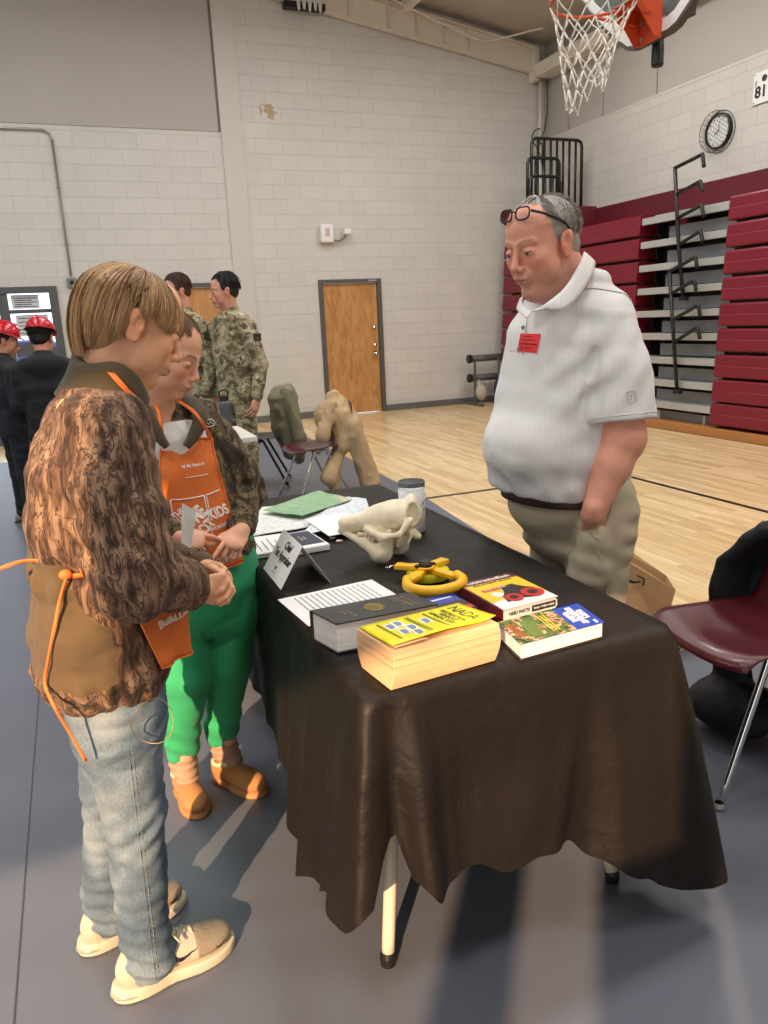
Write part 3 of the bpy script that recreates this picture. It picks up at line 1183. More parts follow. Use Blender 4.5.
mb = MB(); mb.box((BX + .1, ys0 + .02, 2.50), (7.34, ys1 - .1, 2.53)); mb.build('top_deck', m_alu, e)
mb = MB()
for y in (7.55, 6.8):
    mb.box((6.70, y, .10), (6.72, y + .03, .2))
mb.build('foot_bracket', m_alu, e)
mb = MB(); mb.box((BX + .36, ys0 + .01, .11), (BX + .6, ys1 - .01, 2.4)); mb.build('back_shadow_frame', m_black, e)  # black block added to stand in for shade behind the steps
# timber sill the bleachers roll on
mb = MB(); mb.box((6.60, 3.0, 0.002), (7.3, 11.3, 0.098))
o = mb.build('bleacher_sill', mat('stained_pine', (176, 118, 66), .5, var=.25, scale=30, stretch=(4, 1, 4)), bevel=.004)
tag(o, 'orange stained timber sill along the foot of the bleachers', 'sill')


def handrail(pts_post, prongs, label, X):
    e = root('handrail', WX(*pts_post[-1], X), label, 'handrail', 'black aisle handrails')
    mb = MB(); mb.tube([WX(*p, X) for p in pts_post], .022, 10)
    mb.build('post', m_black, e, smooth=True)
    f = WX(*pts_post[-1], X)
    mb = MB(); mb.box((f.x - .03, f.y - .06, f.z - .03), (f.x + .03, f.y + .04, f.z + .02)); mb.build('foot_bracket', m_black, e, bevel=.005)
    for (a, b, c) in prongs:
        A, B_, C_ = WX(*a, X), WX(*b, X - .02), WX(*c, X - .02)
        mid = B_ + (B_ - A).normalized() * .05 - Vector((0, 0, .02))
        mb = MB(); mb.tube([A] + spline([A.lerp(B_, .75), B_, (B_ + mid) / 2, C_], 5), .021, 10)
        mb.build('rail_arm', m_black, e, smooth=True)
handrail([(675, 167), (677, 215), (679, 250), (683, 298)], [((675, 168), (701, 155), (704, 167)), ((677, 194), (699, 182), (703, 192)), ((678, 218), (700, 206), (704, 217)), ((680, 244), (699, 232), (703, 242))], 'upper black metal handrail with hooked arms in the bleacher aisle', 6.66)
handrail([(669.5, 270), (673, 330), (677, 391)], [((670, 271), (694, 258), (697, 268)), ((672, 293), (693, 281), (696, 291)), ((674, 319), (697, 306), (700, 316)), ((676, 341), (696, 328), (700, 339))], 'lower black metal handrail with hooked arms in the bleacher aisle', 6.60)

# guard rails stacked in the corner on top of the bleachers
def guard(a, b, z0, z1, nbar, label, cross=()):
    x0, x1, y = a.x, b.x, a.y
    e = root('guard_rail', ((x0 + x1) / 2, y, z0), label, 'guard rail', 'black guard rails stored in the corner')
    mb = MB()
    r = .08
    p = [(x0, y, z0), (x0, y, z1 - r)] + spline([(x0, y, z1 - r), (x0 + r * .3, y, z1 - r * .3), (x0 + r, y, z1)], 4) + spline([(x1 - r, y, z1), (x1 - r * .3, y, z1 - r * .3), (x1, y, z1 - r)], 4) + [(x1, y, z0)]
    mb.tube(p, .022, 10); mb.build('hoop', m_black, e, smooth=True)
    for k in range(1, nbar):
        x = x0 + (x1 - x0) * k / nbar
        mb = MB(); mb.tube([(x, y, z0), (x, y, z1 - .01)], .018, 8); mb.build('bar', m_black, e, smooth=True)
    mb = MB(); mb.tube([(x0, y, z0 + .03), (x1, y, z0 + .03)], .018, 8); mb.build('rail', m_black, e, smooth=True)
for (xa, xb, yt, Y, nb, lb, cr) in ((531.5, 582, 138, 10.15, 8, 'tallest of the black guard rails stored in the corner, nearest the block wall', ()), (527.5, 559.5, 157.5, 10.05, 4, 'middle sized black guard rail standing in front of the tallest one', ()), (530, 560, 176, 9.96, 4, 'shortest black guard rail at the front of the corner stack', ())):
    a, b = WY(xa, yt, Y), WY(xb, yt, Y)
    guard(a, b, 2.90, a.z, nb, lb, cr)
mb = MB(); mb.box((6.85, 9.75, 2.56), (7.345, 11.3, 2.895))
tag(mb.build('storage_deck', m_maroon_d), 'maroon ledge under the stacked black guard rails', 'ledge')

# ball rack at the back wall behind the man
e = root('equipment_rack', (6.1, 11.2, 0), 'low grey two-rail equipment rack with feet against the back wall behind the man', 'rack')
m_tube = mat('rack_grey_tube', (86, 88, 86), .45)
for z in (.76, .45):
    p = WY(469, 362 if z > .6 else 373, 11.2)
    mb = MB(); mb.tube([(6.02, 11.25, z), (6.62, 11.25, z)], .055, 14); mb.build('rail', m_tube, e, smooth=True)
    mb = MB(); mb.lathe([(.07, 0), (.07, .05), (.03, .06), (0, .06)], (6.03, 11.2, z), 18, Matrix.Rotation(-PI / 2, 4, 'Y')); mb.build('end_cap', m_black, e)
for x in (6.1, 6.55):
    mb = MB(); mb.tube([(x, 11.2, .04), (x, 11.2, .9 if False else .76)], .02, 10)
    mb.box((x - .03, 10.95, 0.001), (x + .03, 11.45, .04)); mb.build('upright', m_tube, e)
f = SDF().u(ell((6.15, 11.08, .22), (.10, .08, .13))).u(cone((6.13, 11.1, .33), (6.13, 11.12, .42), .03, .015), .03)
o = sdf_obj('mesh_bag', f, (6, 10.9, .02), (6.35, 11.3, .5), .015, mat('beige_net', (176, 166, 150), .8)); tag(o, 'small pale net bag hanging from the lower rail of the equipment rack', 'bag')
f = SDF().u(ell((6.50, 11.03, .25), (.14, .10, .21)))
f.u(ell((6.52, 10.98, .25), (.07, .05, .1)), .03)
o = sdf_obj('exercise_ball', f, (6.3, 10.85, -.02), (6.8, 11.3, .55), .018, mat('blue_vinyl', (36, 42, 84), .35)); tag(o, 'deep blue ball held in the equipment rack, half hidden by the man', 'ball')

# basketball hoop ------------------------------------------------------
RC = WY(594, 1, 3.84)
RR = .2286
m_orange = mat('hoop_orange_paint', (206, 78, 40), .4)
e = root('basketball_hoop', RC, 'fan shaped glass basketball hoop with orange rim and white net hanging at the top right', 'basketball hoop')
XBd = RC.x + .385
mb = MB(); mb.tube([RC + Vector((RR * math.cos(a), RR * math.sin(a), 0)) for a in np.linspace(0, 2 * PI, 40, endpoint=False)], .009, 10, closed=True)
rim = mb.build('rim', m_orange, e, smooth=True)
for s in (-1, 1):
    mb = MB()
    mb.tube(spline([RC + Vector((RR * math.cos(s * .9), RR * math.sin(s * .9), -.005)), RC + Vector((.22, s * .12, -.04)), RC + Vector((.35, s * .07, -.07))], 6), .009, 8)
    mb.build('brace_rod', m_orange, e, smooth=True)
mb = MB()
Mb = frame(RC + Vector((.17, -.085, -.01)), (1, 0, 0), (0, 0, 1))
mb.box((.17, -.095, -.19), (.385, .095, .02), Matrix.Translation(RC) @ Matrix.Identity(4))
mb = MB()
for s in (-1, 1):
    poly = [(.20, .015), (.385, .015), (.385, -.17), (.34, -.17), (.22, -.03)]
    mb.prism(poly, .008, frame(RC + Vector((0, s * .085 + .004, 0)), (1, 0, 0), (0, 0, 1)))
mb.box((.20, -.085, .008), (.385, .085, .016), Matrix.Translation(RC))
mb.box((.375, -.085, -.17), (.385, .085, .015), Matrix.Translation(RC))
mb.build('bracket', m_orange, e, bevel=.003)
for y in (-.06, .06):
    for z in (-.14, -.06):
        mb = MB(); mb.lathe([(.012, 0), (.012, .012), (0, .012)], RC + Vector((.374, y, z)), 8, RX); mb.build('bolt', m_galv, e)
# net: woven cords with drape
mb = MB()
NS = 12
rows = 7
def netp(k, r):
    t = r / rows
    rad = RR * (1 - .62 * t ** .75) + .012 * t
    a = 2 * PI * (k + .5 * (r % 2)) / NS
    sag = .06 * math.sin(a * 1.0 + 2.2) * t
    z = -.012 - .46 * t ** 1.02 + .035 * math.sin(3 * a + r) * t
    return RC + Vector((rad * math.cos(a) - .05 * t, rad * math.sin(a) * 1.0, z + sag))
for k in range(NS):
    a, b, c = netp(k, 0), netp(k, 1), netp(k + .5 * 0, 2)
for r in range(rows):
    for k in range(NS):
        A = netp(k, r)
        for q in ((k, k - 1) if r % 2 == 0 else (k, k + 1)):
            B_ = netp(q, r + 1)
            mid = (A + B_) / 2 + Vector((0, 0, -.008))
            mb.tube([A, mid, B_], .0042 if r else .004, 6)
for k in range(NS):
    A = netp(k, rows)
    mb.tube([A, A + Vector((random.uniform(-.006, .006), 0, -.012))], .0065, 6)
mb.build('net', mat('white_net_cord', (226, 220, 210), .8, bump=.3), e, smooth=True)
# board outline in (y, z) relative to rim; fan shaped
W2 = 1.37 / 2
right = [(.0, -.165), (.14, -.165), (.20, -.15), (.30, -.08), (.45, .05), (.58, .17), (.66, .27), (.685, .38), (.68, .48), (.62, .60), (.50, .70), (.3, .79), (.0, .83)]
outl = right + [(-a, b) for a, b in reversed(right[1:-1])]
def yz(mb, poly, x, th):
    mb.prism(poly, th, frame((x, RC.y, RC.z), (0, 1, 0), (0, 0, 1)))
m_bglass, nt, b = new_mat('backboard_glass')
b.inputs['Base Color'].default_value = (.75, .85, .85, 1); b.inputs['Transmission Weight'].default_value = .9; b.inputs['Roughness'].default_value = .05; b.inputs['IOR'].default_value = 1.1
def inset(poly, d):
    c = Vector((0, .33))
    return [((a - 0) * (1 - d / .68), (b_ - .33) * (1 - d / .49) + .33) for a, b_ in poly]
yz(mb := MB(), inset(outl, .02), XBd + .004, .012); mb.build('glass', m_bglass, e)
def ringp(mb, A, B_, x, th):
    n = len(A); vs = []
    for xx in (x, x + th):
        vs += [(xx, RC.y + a, RC.z + b_) for a, b_ in A] + [(xx, RC.y + a, RC.z + b_) for a, b_ in B_]
    fs = []
    for k in range(n):
        j = (k + 1) % n
        fs += [(k, j, j + n, k + n), (k + 2 * n, k + 3 * n, j + 3 * n, j + 2 * n), (k, k + 2 * n, j + 2 * n, j), (k + n, j + n, j + 3 * n, k + 3 * n)]
    mb.add(vs, fs)
mb = MB(); ringp(mb, inset(outl, .018), inset(outl, .085), XBd + .001, .003); mb.build('white_border', m_white, e)
mb = MB(); ringp(mb, outl, inset(outl, .02), XBd - .004, .045); mb.build('edge_frame', mat('grey_edge_rubber', (74, 72, 70), .5), e)
mb = MB()
for s in (-1, 1):
    mb.box((XBd + .046, RC.y + s * .2 - .03, RC.z - .1), (XBd + .10, RC.y + s * .2 + .03, RC.z + .7))
for z in (.0, .4):
    mb.box((XBd + .101, RC.y - .5, RC.z + z), (XBd + .15, RC.y + .5, RC.z + z + .06))
mb.box((XBd + .151, RC.y - .06, RC.z - .02), (XBd + .25, RC.y + .06, ceil_z(3.0) - .03))
mb.build('support_frame', mat('dark_steel', (62, 66, 70), .5), e)
mb = MB(); mb.lathe([(.03, -.30), (.034, -.29), (.034, -.21), (.03, -.165)], (XBd + .07, RC.y + .02, RC.z + .02), 16); mb.box((XBd + .05, RC.y, RC.z - .15), (XBd + .09, RC.y + .04, RC.z - .09)); mb.build('height_stop', m_black, e)
# ------------------------------------------------------------------ table under the black cloth
TX0, TX1, TY0, TY1, TZ = 0.435, 1.195, 1.27, 3.10, 0.745
e = root('folding_table', ((TX0 + TX1) / 2, (TY0 + TY1) / 2, 0), 'long folding table hidden under the black cloth, one pale leg showing below the hem', 'table')
m_plastic = mat('pale_plastic_top', (214, 212, 204), .5)
m_leg = mat('beige_leg_paint', (206, 196, 176), .4)
mb = MB(); mb.box((TX0 + .02, TY0 + .02, TZ - .05), (TX1 - .02, TY1 - .02, TZ - .006)); mb.build('tabletop', m_plastic, e, bevel=.01)
for y, s in ((1.44, -1), (2.93, 1)):
    for x, fx in ((.56, .50), (1.07, 1.136)):
        mb = MB(); pts = spline([(x, y, TZ - .055), (x, y + .0 * s, .50), (x - (x - fx) * .3, y + s * .02, .35), (fx, y + s * .06, .02)], 6)
        mb.tube(pts, .0155, 12); lg = mb.build('leg', m_leg, e, smooth=True)
        mb = MB(); mb.lathe([(.018, 0.006), (.019, .03), (.016, .04)], (fx, y + s * .06, 0.0), 14); mb.build('foot_cap', m_black, lg)
    mb = MB(); mb.tube([(.55, y, .42), (1.08, y, .42)], .013, 10); mb.build('cross_bar', m_leg, e, smooth=True)
    mb = MB(); mb.tube([(.815, y, .42), (.815, y - s * .45, TZ - .06)], .010, 8); mb.build('brace', m_leg, e, smooth=True)


def cloth_mat():
    m, nt, b = new_mat('black_satin_cloth')
    N, L = nt.nodes, nt.links
    tc = N.new('ShaderNodeTexCoord')
    nz = N.new('ShaderNodeTexNoise'); nz.inputs['Scale'].default_value = 900; nz.inputs['Detail'].default_value = 1
    L.new(tc.outputs['Object'], nz.inputs['Vector'])
    rp = ramp(nt, [(.3, srgb(16, 13, 12)), (.7, srgb(36, 30, 26))])
    L.new(nz.outputs[0], rp.inputs[0]); L.new(rp.outputs[0], b.inputs['Base Color'])
    b.inputs['Roughness'].default_value = .5
    b.inputs['Specular IOR Level'].default_value = .22
    n2 = N.new('ShaderNodeTexNoise'); n2.inputs['Scale'].default_value = 7; n2.inputs['Detail'].default_value = 6; n2.inputs['Distortion'].default_value = .8
    L.new(tc.outputs['Object'], n2.inputs['Vector'])
    bp = N.new('ShaderNodeBump'); bp.inputs['Strength'].default_value = .55; bp.inputs['Distance'].default_value = .02
    L.new(n2.outputs[0], bp.inputs['Height']); L.new(bp.outputs[0], b.inputs['Normal'])
    return m


def make_cloth(name, x0, x1, y0, y1, z, hem, fold, m, rr=.03, n=520, nd=44):
    """perimeter parameter s runs far-left, near-left, near-right, far-right corner; hem(s), fold(s, t) -> outward push"""
    Lx, Ly = x1 - x0, y1 - y0
    per = 2 * (Lx + Ly)
    def edge(s):
        s %= per
        if s < Ly: p, nn = Vector((x0, y1 - s, 0)), Vector((-1, 0, 0)); a, b = s, Ly - s; na, nb = Vector((0, 1, 0)), Vector((0, -1, 0))
        elif s < Ly + Lx: t = s - Ly; p, nn = Vector((x0 + t, y0, 0)), Vector((0, -1, 0)); a, b = t, Lx - t; na, nb = Vector((-1, 0, 0)), Vector((1, 0, 0))
        elif s < 2 * Ly + Lx: t = s - Ly - Lx; p, nn = Vector((x1, y0 + t, 0)), Vector((1, 0, 0)); a, b = t, Ly - t; na, nb = Vector((0, -1, 0)), Vector((0, 1, 0))
        else: t = s - 2 * Ly - Lx; p, nn = Vector((x1 - t, y1, 0)), Vector((0, 1, 0)); a, b = t, Lx - t; na, nb = Vector((1, 0, 0)), Vector((-1, 0, 0))
        w = .09
        if a < w: nn = nn * (.5 + .5 * a / w) + na * (.5 - .5 * a / w)
        if b < w: nn = nn * (.5 + .5 * b / w) + nb * (.5 - .5 * b / w)
        # rounded corner
        q = Vector((min(max(p.x, x0 + rr), x1 - rr), min(max(p.y, y0 + rr), y1 - rr), 0))
        dd = p - q
        if dd.length > rr: p = q + dd.normalized() * rr
        return p, nn.normalized()
    verts, faces = [], []
    nt_ = 10
    tot = nt_ + nd
    for i in range(n):
        s = per * i / n
        p, nn = edge(s)
        c = Vector(((x0 + x1) / 2, min(max(p.y, y0 + Lx / 2), y1 - Lx / 2), 0))
        for j in range(nt_):
            q = c.lerp(p, j / nt_)
            wv = .0012 * math.sin(q.x * 31 + q.y * 13) * math.sin(q.y * 17 - q.x * 7)
            verts.append((q.x, q.y, z + .003 + wv * (1 - (j / nt_) ** 4)))
        hz = hem(s)
        for j in range(nd):
            t = j / (nd - 1)
            zz = z + .003 - .006 * min(1, j / 2) * 0 - (z - hz) * t
            o = .006 * min(1, j / 2.0) + fold(s, t, zz)
            q = p + nn * o
            verts.append((q.x, q.y, zz - (.003 if 0 < j < 2 else 0)))
    for i in range(n):
        i2 = (i + 1) % n
        for j in range(tot - 1):
            faces.append((i * tot + j, i2 * tot + j, i2 * tot + j + 1, i * tot + j + 1))
    mb = MB(); mb.add(verts, faces)
    return mb.build(name, m, smooth=True)


def ctl(tab):
    xs = [a for a, b in tab]; ys = [b for a, b in tab]
    def f(s):
        s = s % 5.18
        for k in range(len(xs) - 1):
            if xs[k] <= s <= xs[k + 1]:
                t = (s - xs[k]) / (xs[k + 1] - xs[k]); t = t * t * (3 - 2 * t)
                return ys[k] + (ys[k + 1] - ys[k]) * t
        return ys[-1]
    return f


hemf = ctl([(0, .25), (.8, .3), (1.15, .25), (1.3, .17), (1.42, .11), (1.6, .17), (1.75, .26), (1.815, .285), (1.85, .34), (1.868, .45), (1.885, .45), (1.90, .36), (1.95, .31), (2.05, .33), (2.12, .295), (2.2, .31), (2.28, .305), (2.36, .235), (2.46, .18), (2.55, .115), (2.60, .10), (2.68, .12), (2.9, .22), (3.5, .3), (4.3, .2), (4.42, .12), (4.8, .3), (5.18, .25)])
flare = ctl([(0, .10), (.5, .015), (.9, .008), (1.2, .02), (1.3, .03), (1.5, .06), (1.7, .05), (1.80, .10), (1.84, .12), (1.88, .02), (1.93, .10), (1.99, .05), (2.03, .035), (2.2, .05), (2.34, .02), (2.42, .07), (2.52, .08), (2.60, .16), (2.68, .08), (2.9, .04), (4.3, .05), (4.42, .14), (4.6, .04), (5.18, .10)])


def foldf(s, t, z):
    f = flare(s) * t ** .85
    side = s < 1.75
    if side: f += (.018 * t * math.sin(s * 34) + .008 * t * math.sin(s * 71 + 1)) * (.3 if .5 < s < 1.2 else 1)
    elif 1.83 < s < 2.59:
        f += .006 * math.sin(s * 20 + t * 3) * t
        f += .010 * math.exp(-((s - 2.34 + .1 * t) / .03) ** 2) * t * 1.5
        f += .004 * math.sin((s * 9 + t * 9)) * math.sin(t * PI)
    elif s >= 2.7: f += .02 * t * math.sin(s * 28)
    return f


cl = make_cloth('tablecloth', TX0, TX1, TY0, TY1, TZ, hemf, foldf, cloth_mat())
tag(cl, 'black satin tablecloth draped over the long table with uneven hanging hem', 'tablecloth')
TT = TZ + .0050    # top of the cloth

# ------------------------------------------------------------------ things on the table
m_pages = None


def pages_mat(name, c1, c2, scale=260):
    m, nt, b = new_mat(name)
    N, L = nt.nodes, nt.links
    tc = N.new('ShaderNodeTexCoord')
    mp = N.new('ShaderNodeMapping'); mp.inputs['Scale'].default_value = (1, 1, 60)
    L.new(tc.outputs['Object'], mp.inputs[0])
    nz = N.new('ShaderNodeTexNoise'); nz.inputs['Scale'].default_value = scale / 18; nz.inputs['Detail'].default_value = 5
    L.new(mp.outputs[0], nz.inputs['Vector'])
    rp = ramp(nt, [(.35, srgb(c1)), (.6, srgb(c2))])
    L.new(nz.outputs[0], rp.inputs[0]); L.new(rp.outputs[0], b.inputs['Base Color'])
    b.inputs['Roughness'].default_value = .8
    bp = N.new('ShaderNodeBump'); bp.inputs['Strength'].default_value = .3; bp.inputs['Distance'].default_value = .001
    L.new(nz.outputs[0], bp.inputs['Height']); L.new(bp.outputs[0], b.inputs['Normal'])
    return m


m_pw = pages_mat('white_page_edges', (222, 218, 212), (244, 242, 236))
m_pp = pages_mat('peach_page_edges', (216, 172, 128), (230, 190, 148))


def rect3(A, B_, D, z):
    """near-left, near-right, far-left corners of a top face at height z -> matrix, width, depth (origin near-left, local x along width)"""
    a, b, d = WZ(*A, z), WZ(*B_, z), WZ(*D, z)
    u = (b - a); w = u.length; u.normalize()
    v = (d - a); dep = v.length; v.normalize()      # the book block is pushed a little askew
    return Matrix(((u.x, v.x, 0, a.x), (u.y, v.y, 0, a.y), (0, 0, 1, z), (0, 0, 0, 1))), w, dep


# 1. thick paperback price guide, yellow cover
h = .086
Mk, w_, d_ = rect3((392, 651), (499, 623), (357, 629), TT + h)
e = root('price_guide', Mk @ Vector((w_ / 2, d_ / 2, -h)), 'very thick peach-edged paperback guide with a curling yellow cover, nearest the table front', 'book', )
mb = MB()
def pg(i, j):
    return None
nx, nz_ = 14, 10
vs, fs = [], []
prof = []
for k in range(nz_ + 1):
    t = k / nz_
    prof.append((t * h, .004 * math.sin(t * PI) - .006 * (1 - t) ** 2))
rings = []
for z, o in prof:
    ring = [(-.0 + o * .5, -o), (w_ + o, -o), (w_ + o, d_ + o), (-o * .5, d_ + o)]
    rings.append([Mk @ Vector((x, y, z - h)) for x, y in ring])
b = 0
for rg in rings: vs += rg
for k in range(nz_):
    for q in range(4):
        fs.append((k * 4 + q, k * 4 + (q + 1) % 4, k * 4 + 4 + (q + 1) % 4, k * 4 + 4 + q))
fs += [(3, 2, 1, 0), tuple(nz_ * 4 + q for q in range(4))]
mb.add(vs, fs); mb.build('pages', m_pp, e, bevel=.0015)
mb = MB()
for z in (.050, .066):
    mb.box((-.0035, -.0046, z - h), (w_ + .002, -.0030, z - h + .0004), Mk); mb.box((-.003, -.004, z - h), (-.0012, d_, z - h + .0004), Mk)
mb.build('section_line', mat('page_section_shadow', (186, 146, 108), .8), e)


def nada_z(x, y):
    """height of the curled yellow cover above the page block"""
    t = 1 - y / d_
    return .0035 + .010 * max(0, t) ** 2 * (1 - .6 * abs(2 * x / w_ - 1)) + .008 * max(0, (x / w_ - .8) * 5) ** 2 * t


m_yel = mat('yellow_cover_gloss', (232, 222, 20), .3, spec=.5)
mb = MB()
mb.grid(lambda i, j: Mk @ Vector((w_ * (.02 + .97 * i / 20), d_ * (.05 + .95 * j / 10) + .0, nada_z(w_ * i / 20, d_ * j / 10))), 21, 11)
cv = mb.build('cover', m_yel, e, smooth=True, solid=.0012)
mb = MB(); mb.grid(lambda i, j: Mk @ Vector((w_ * (.03 + .3 * i / 12), d_ * (.0 + .3 * j / 5), nada_z(w_ * i / 20, d_ * j / 10) * .45 + .001)), 13, 6); mb.build('loose_page', m_pp, e, smooth=True, solid=.0006)


def on_nada(cx, cy, ang=0):
    # text running along -y of the book with its top towards +x; ang unused
    def f(x, y, z):
        X = cx + y; Y = cy - x
        return Mk @ Vector((X, Y, nada_z(X, Y) + .0009 + z))
    return f


for s, cx, hh, ww in (('NADA', w_ * .87, .026, .09), ('RECREATION', w_ * .765, .011, .085), ('VEHICLE', w_ * .71, .011, .06), ('APPRAISAL GUIDE', w_ * .655, .010, .09)):
    text(s, 'cover_lettering', m_ink, None, hh, cv, w=ww, bold=.0003, depth=.0003, flow=on_nada(cx, d_ * .55))
mb = MB()
for cx in (.60, .585, .44, .425, .41, .16, .145):
    pts = [Mk @ Vector((w_ * cx, d_ * yy, nada_z(w_ * cx, d_ * yy) + .001)) for yy in np.linspace(.18, .9, 8)]
    mb.tube(pts, .0008, 4)
mb.build('cover_rule', m_ink, cv)
random.seed(3)
for k, (cx, cy) in enumerate(((.52, .6), (.33, .25), (.35, .5), (.30, .75), (.25, .4), (.22, .7))):
    mb = MB()
    ww, hh = (.022, .03)
    mb.box((w_ * cx - ww / 2, d_ * cy - hh / 2, nada_z(w_ * cx, d_ * cy) + .0008), (w_ * cx + ww / 2, d_ * cy + hh / 2, nada_z(w_ * cx, d_ * cy) + .0016), Mk)
    pnl = mb.build('vehicle_picture', m_paper, cv)
    mb = MB()
    z = nada_z(w_ * cx, d_ * cy) + .0017
    mb.prism([(w_ * cx - .007, d_ * cy + .011), (w_ * cx - .007, d_ * cy - .012), (w_ * cx + .002, d_ * cy - .012), (w_ * cx + .007, d_ * cy - .004), (w_ * cx + .007, d_ * cy + .011)], .0004, Mk @ Matrix.Translation((0, 0, z)))
    mb.build('vehicle_outline', mat('grey_blue_print', (120, 134, 160), .5), pnl)


def hardbook(name, label, A, B_, D, th, mcover, mpage, spine='left', board=.003):
    z = TT + th
    Mk, w, d = rect3(A, B_, D, z)
    e = root(name, Mk @ Vector((w / 2, d / 2, -th)), label, 'book')
    mb = MB(); mb.box((.004, .004, -th + board), (w - .004, d - .004, -board), Mk); mb.build('pages', mpage, e)
    return Mk, w, d, e


# 2. black hardback with gold seal
m_bk = mat('black_buckram', (34, 32, 32), .45, bump=.2, bscale=500)
m_gold = mat('gold_foil', (178, 152, 96), .35, metal=.6)
Mk, w, d, e = hardbook('law_book', 'thick black hardback with a gold seal on its cover, behind the yellow guide', (335, 623.5), (437.5, 603.5), (310, 610.5), .072, m_bk, m_pw)
mb = MB(); mb.box((0, -.003, -.0035), (w, d + .001, 0), Mk); cv = mb.build('front_cover', m_bk, e, bevel=.001)
mb = MB(); mb.box((0, -.003, -.072), (w, d + .001, -.069), Mk); mb.build('back_cover', m_bk, e, bevel=.001)
mb = MB(); mb.box((-.001, d - .003, -.072), (w, d + .003, 0), Mk); mb.build('spine', m_bk, e, bevel=.002)
Mt = Mk @ Matrix.Translation((0, 0, .0002))
def along(cx, cy): return Mt @ Matrix.Translation((cx, cy, 0)) @ Matrix.Rotation(-PI / 2, 4, 'Z')
for s, cx, cy, hh in (("BLACK'S LAW", w * .86, d * .5, .0075), ('DICTIONARY', w * .80, d * .5, .0075), ('EIGHTH', w * .74, d * .35, .005), ('EDITION', w * .74, d * .7, .005), ('Bryan A. Garner'[:0] + 'EDITOR IN', w * .25, d * .35, .005), ('CHIEF', w * .2, d * .5, .006)):
    text(s, 'gold_lettering', m_gold, along(cx, cy), hh, cv, depth=.0002)
mb = MB()
cx, cy, R = w * .5, d * .5, d * .22
for rr in (1, .86, .5):
    mb.tube([Mt @ Vector((cx + R * rr * math.cos(a), cy + R * rr * math.sin(a), .0004)) for a in np.linspace(0, 2 * PI, 36, endpoint=False)], .0006, 4, closed=True)
for k in range(24):
    a = k * PI / 12
    mb.tube([Mt @ Vector((cx + R * q * math.cos(a), cy + R * q * math.sin(a), .0004)) for q in (.55, .82)], .0006, 4)
for k in range(-3, 4):
    mb.tube([Mt @ Vector((cx + R * .12 * k, cy - R * .3, .0004)), Mt @ Vector((cx + R * .12 * k, cy + R * .3, .0004))], .0006, 4)
mb.build('gold_seal', m_gold, cv)

# 3. machinery book: maroon spine, yellow and white cover
m_mar = mat('maroon_cover', (92, 16, 30), .35)
m_cyel = mat('cover_yellow', (240, 200, 40), .35)
m_cwhite = mat('cover_white', (238, 236, 232), .35)
m_red = mat('cover_red', (200, 40, 34), .4)
m_dk = mat('cover_dark_print', (44, 36, 34), .4)
TH3 = .034
Mk, w, d, e = hardbook('construction_guide', 'machinery price book with maroon spine and yellow and white cover showing a dark tractor', (502, 610), (558, 596), (457, 584.5), TH3, m_cwhite, m_pw)
mb = MB(); mb.box((0, 0, -.0015), (w, d, 0), Mk); cv = mb.build('front_cover', m_cwhite, e)
mb = MB(); mb.box((0, 0, -TH3), (w, d, -TH3 + .0015), Mk); mb.build('back_cover', m_cwhite, e)
mb = MB(); mb.box((-.002, 0, -TH3), (.004, d, .0005), Mk); sp = mb.build('spine', m_mar, e, bevel=.001)
mb = MB(); mb.box((.004, d * .84, 0), (w, d, .0006), Mk); mb.build('title_band', m_mar, cv)
mb = MB(); mb.box((.004, d * .66, 0), (w, d * .84, .0006), Mk)
mb.prism([(.004, d * .66), (.004, d * .22), (w * .35, d * .30), (w * .5, d * .66)], .0006, Mk)
mb.prism([(w * .55, d * .66), (w, d * .2), (w, d * .66)], .0006, Mk)
mb.build('yellow_field', m_cyel, cv)
Mt = Mk @ Matrix.Translation((0, 0, .0008))
text('ConstructionBook', 'title', m_cwhite, Mt @ Matrix.Translation((w * .5, d * .92, 0)), .016, cv, w=w * .82, bold=.0004)
text('EQUIPMENT GUIDE', 'subtitle', m_dk, Mt @ Matrix.Translation((w * .5, d * .80, 0)), .007, cv, w=w * .7)
mb = MB(); mb.box((w * .15, d * .56, .0006), (w * .62, d * .635, .0012), Mk); lb = mb.build('red_label', m_red, cv)
text('USED VALUES', 'label_lettering', m_cwhite, Mt @ Matrix.Translation((w * .385, d * .598, .0006)), .006, lb, w=w * .4)
mb = MB()
mb.prism([(w * .25, d * .16), (w * .3, d * .34), (w * .42, d * .44), (w * .5, d * .62), (w * .72, d * .64), (w * .8, d * .5), (w * .92, d * .4), (w * .9, d * .2), (w * .7, d * .14), (w * .5, d * .2)], .0014, Mk)
pc = mb.build('tractor_picture', m_dk, cv)
for cx, cy, r in ((.78, .27, .03), (.42, .24, .024)):
    mb = MB(); mb.lathe([(r, 0), (r, .0006)], (0, 0, 0), 24, Mt @ Matrix.Translation((w * cx, d * cy, .0008))); mb.build('wheel_print', m_red, pc)
    mb = MB(); mb.lathe([(r * .45, 0), (r * .45, .0006)], (0, 0, 0), 20, Mt @ Matrix.Translation((w * cx, d * cy, .0016))); mb.build('hub_print', m_dk, pc)
mb = MB(); mb.lathe([(.016, 0), (.016, .0005)], (0, 0, 0), 24, Mt @ Matrix.Translation((w * .28, d * .42, .0002))); mb.build('round_badge', m_cwhite, cv)
mb = MB(); mb.box((w * .08, -.001, -TH3 * .72), (w * .98, .0005, -TH3 * .18), Mk); fb = mb.build('front_strip', m_cwhite, e)
Mfr = Mk @ Matrix.Translation((w * .30, -.0012, -TH3 * .45)) @ Matrix.Rotation(PI / 2, 4, 'X')
text('NEED PARTS?', 'strip_lettering', m_ink, Mfr, .0085, fb, w=w * .36, bold=.0003)
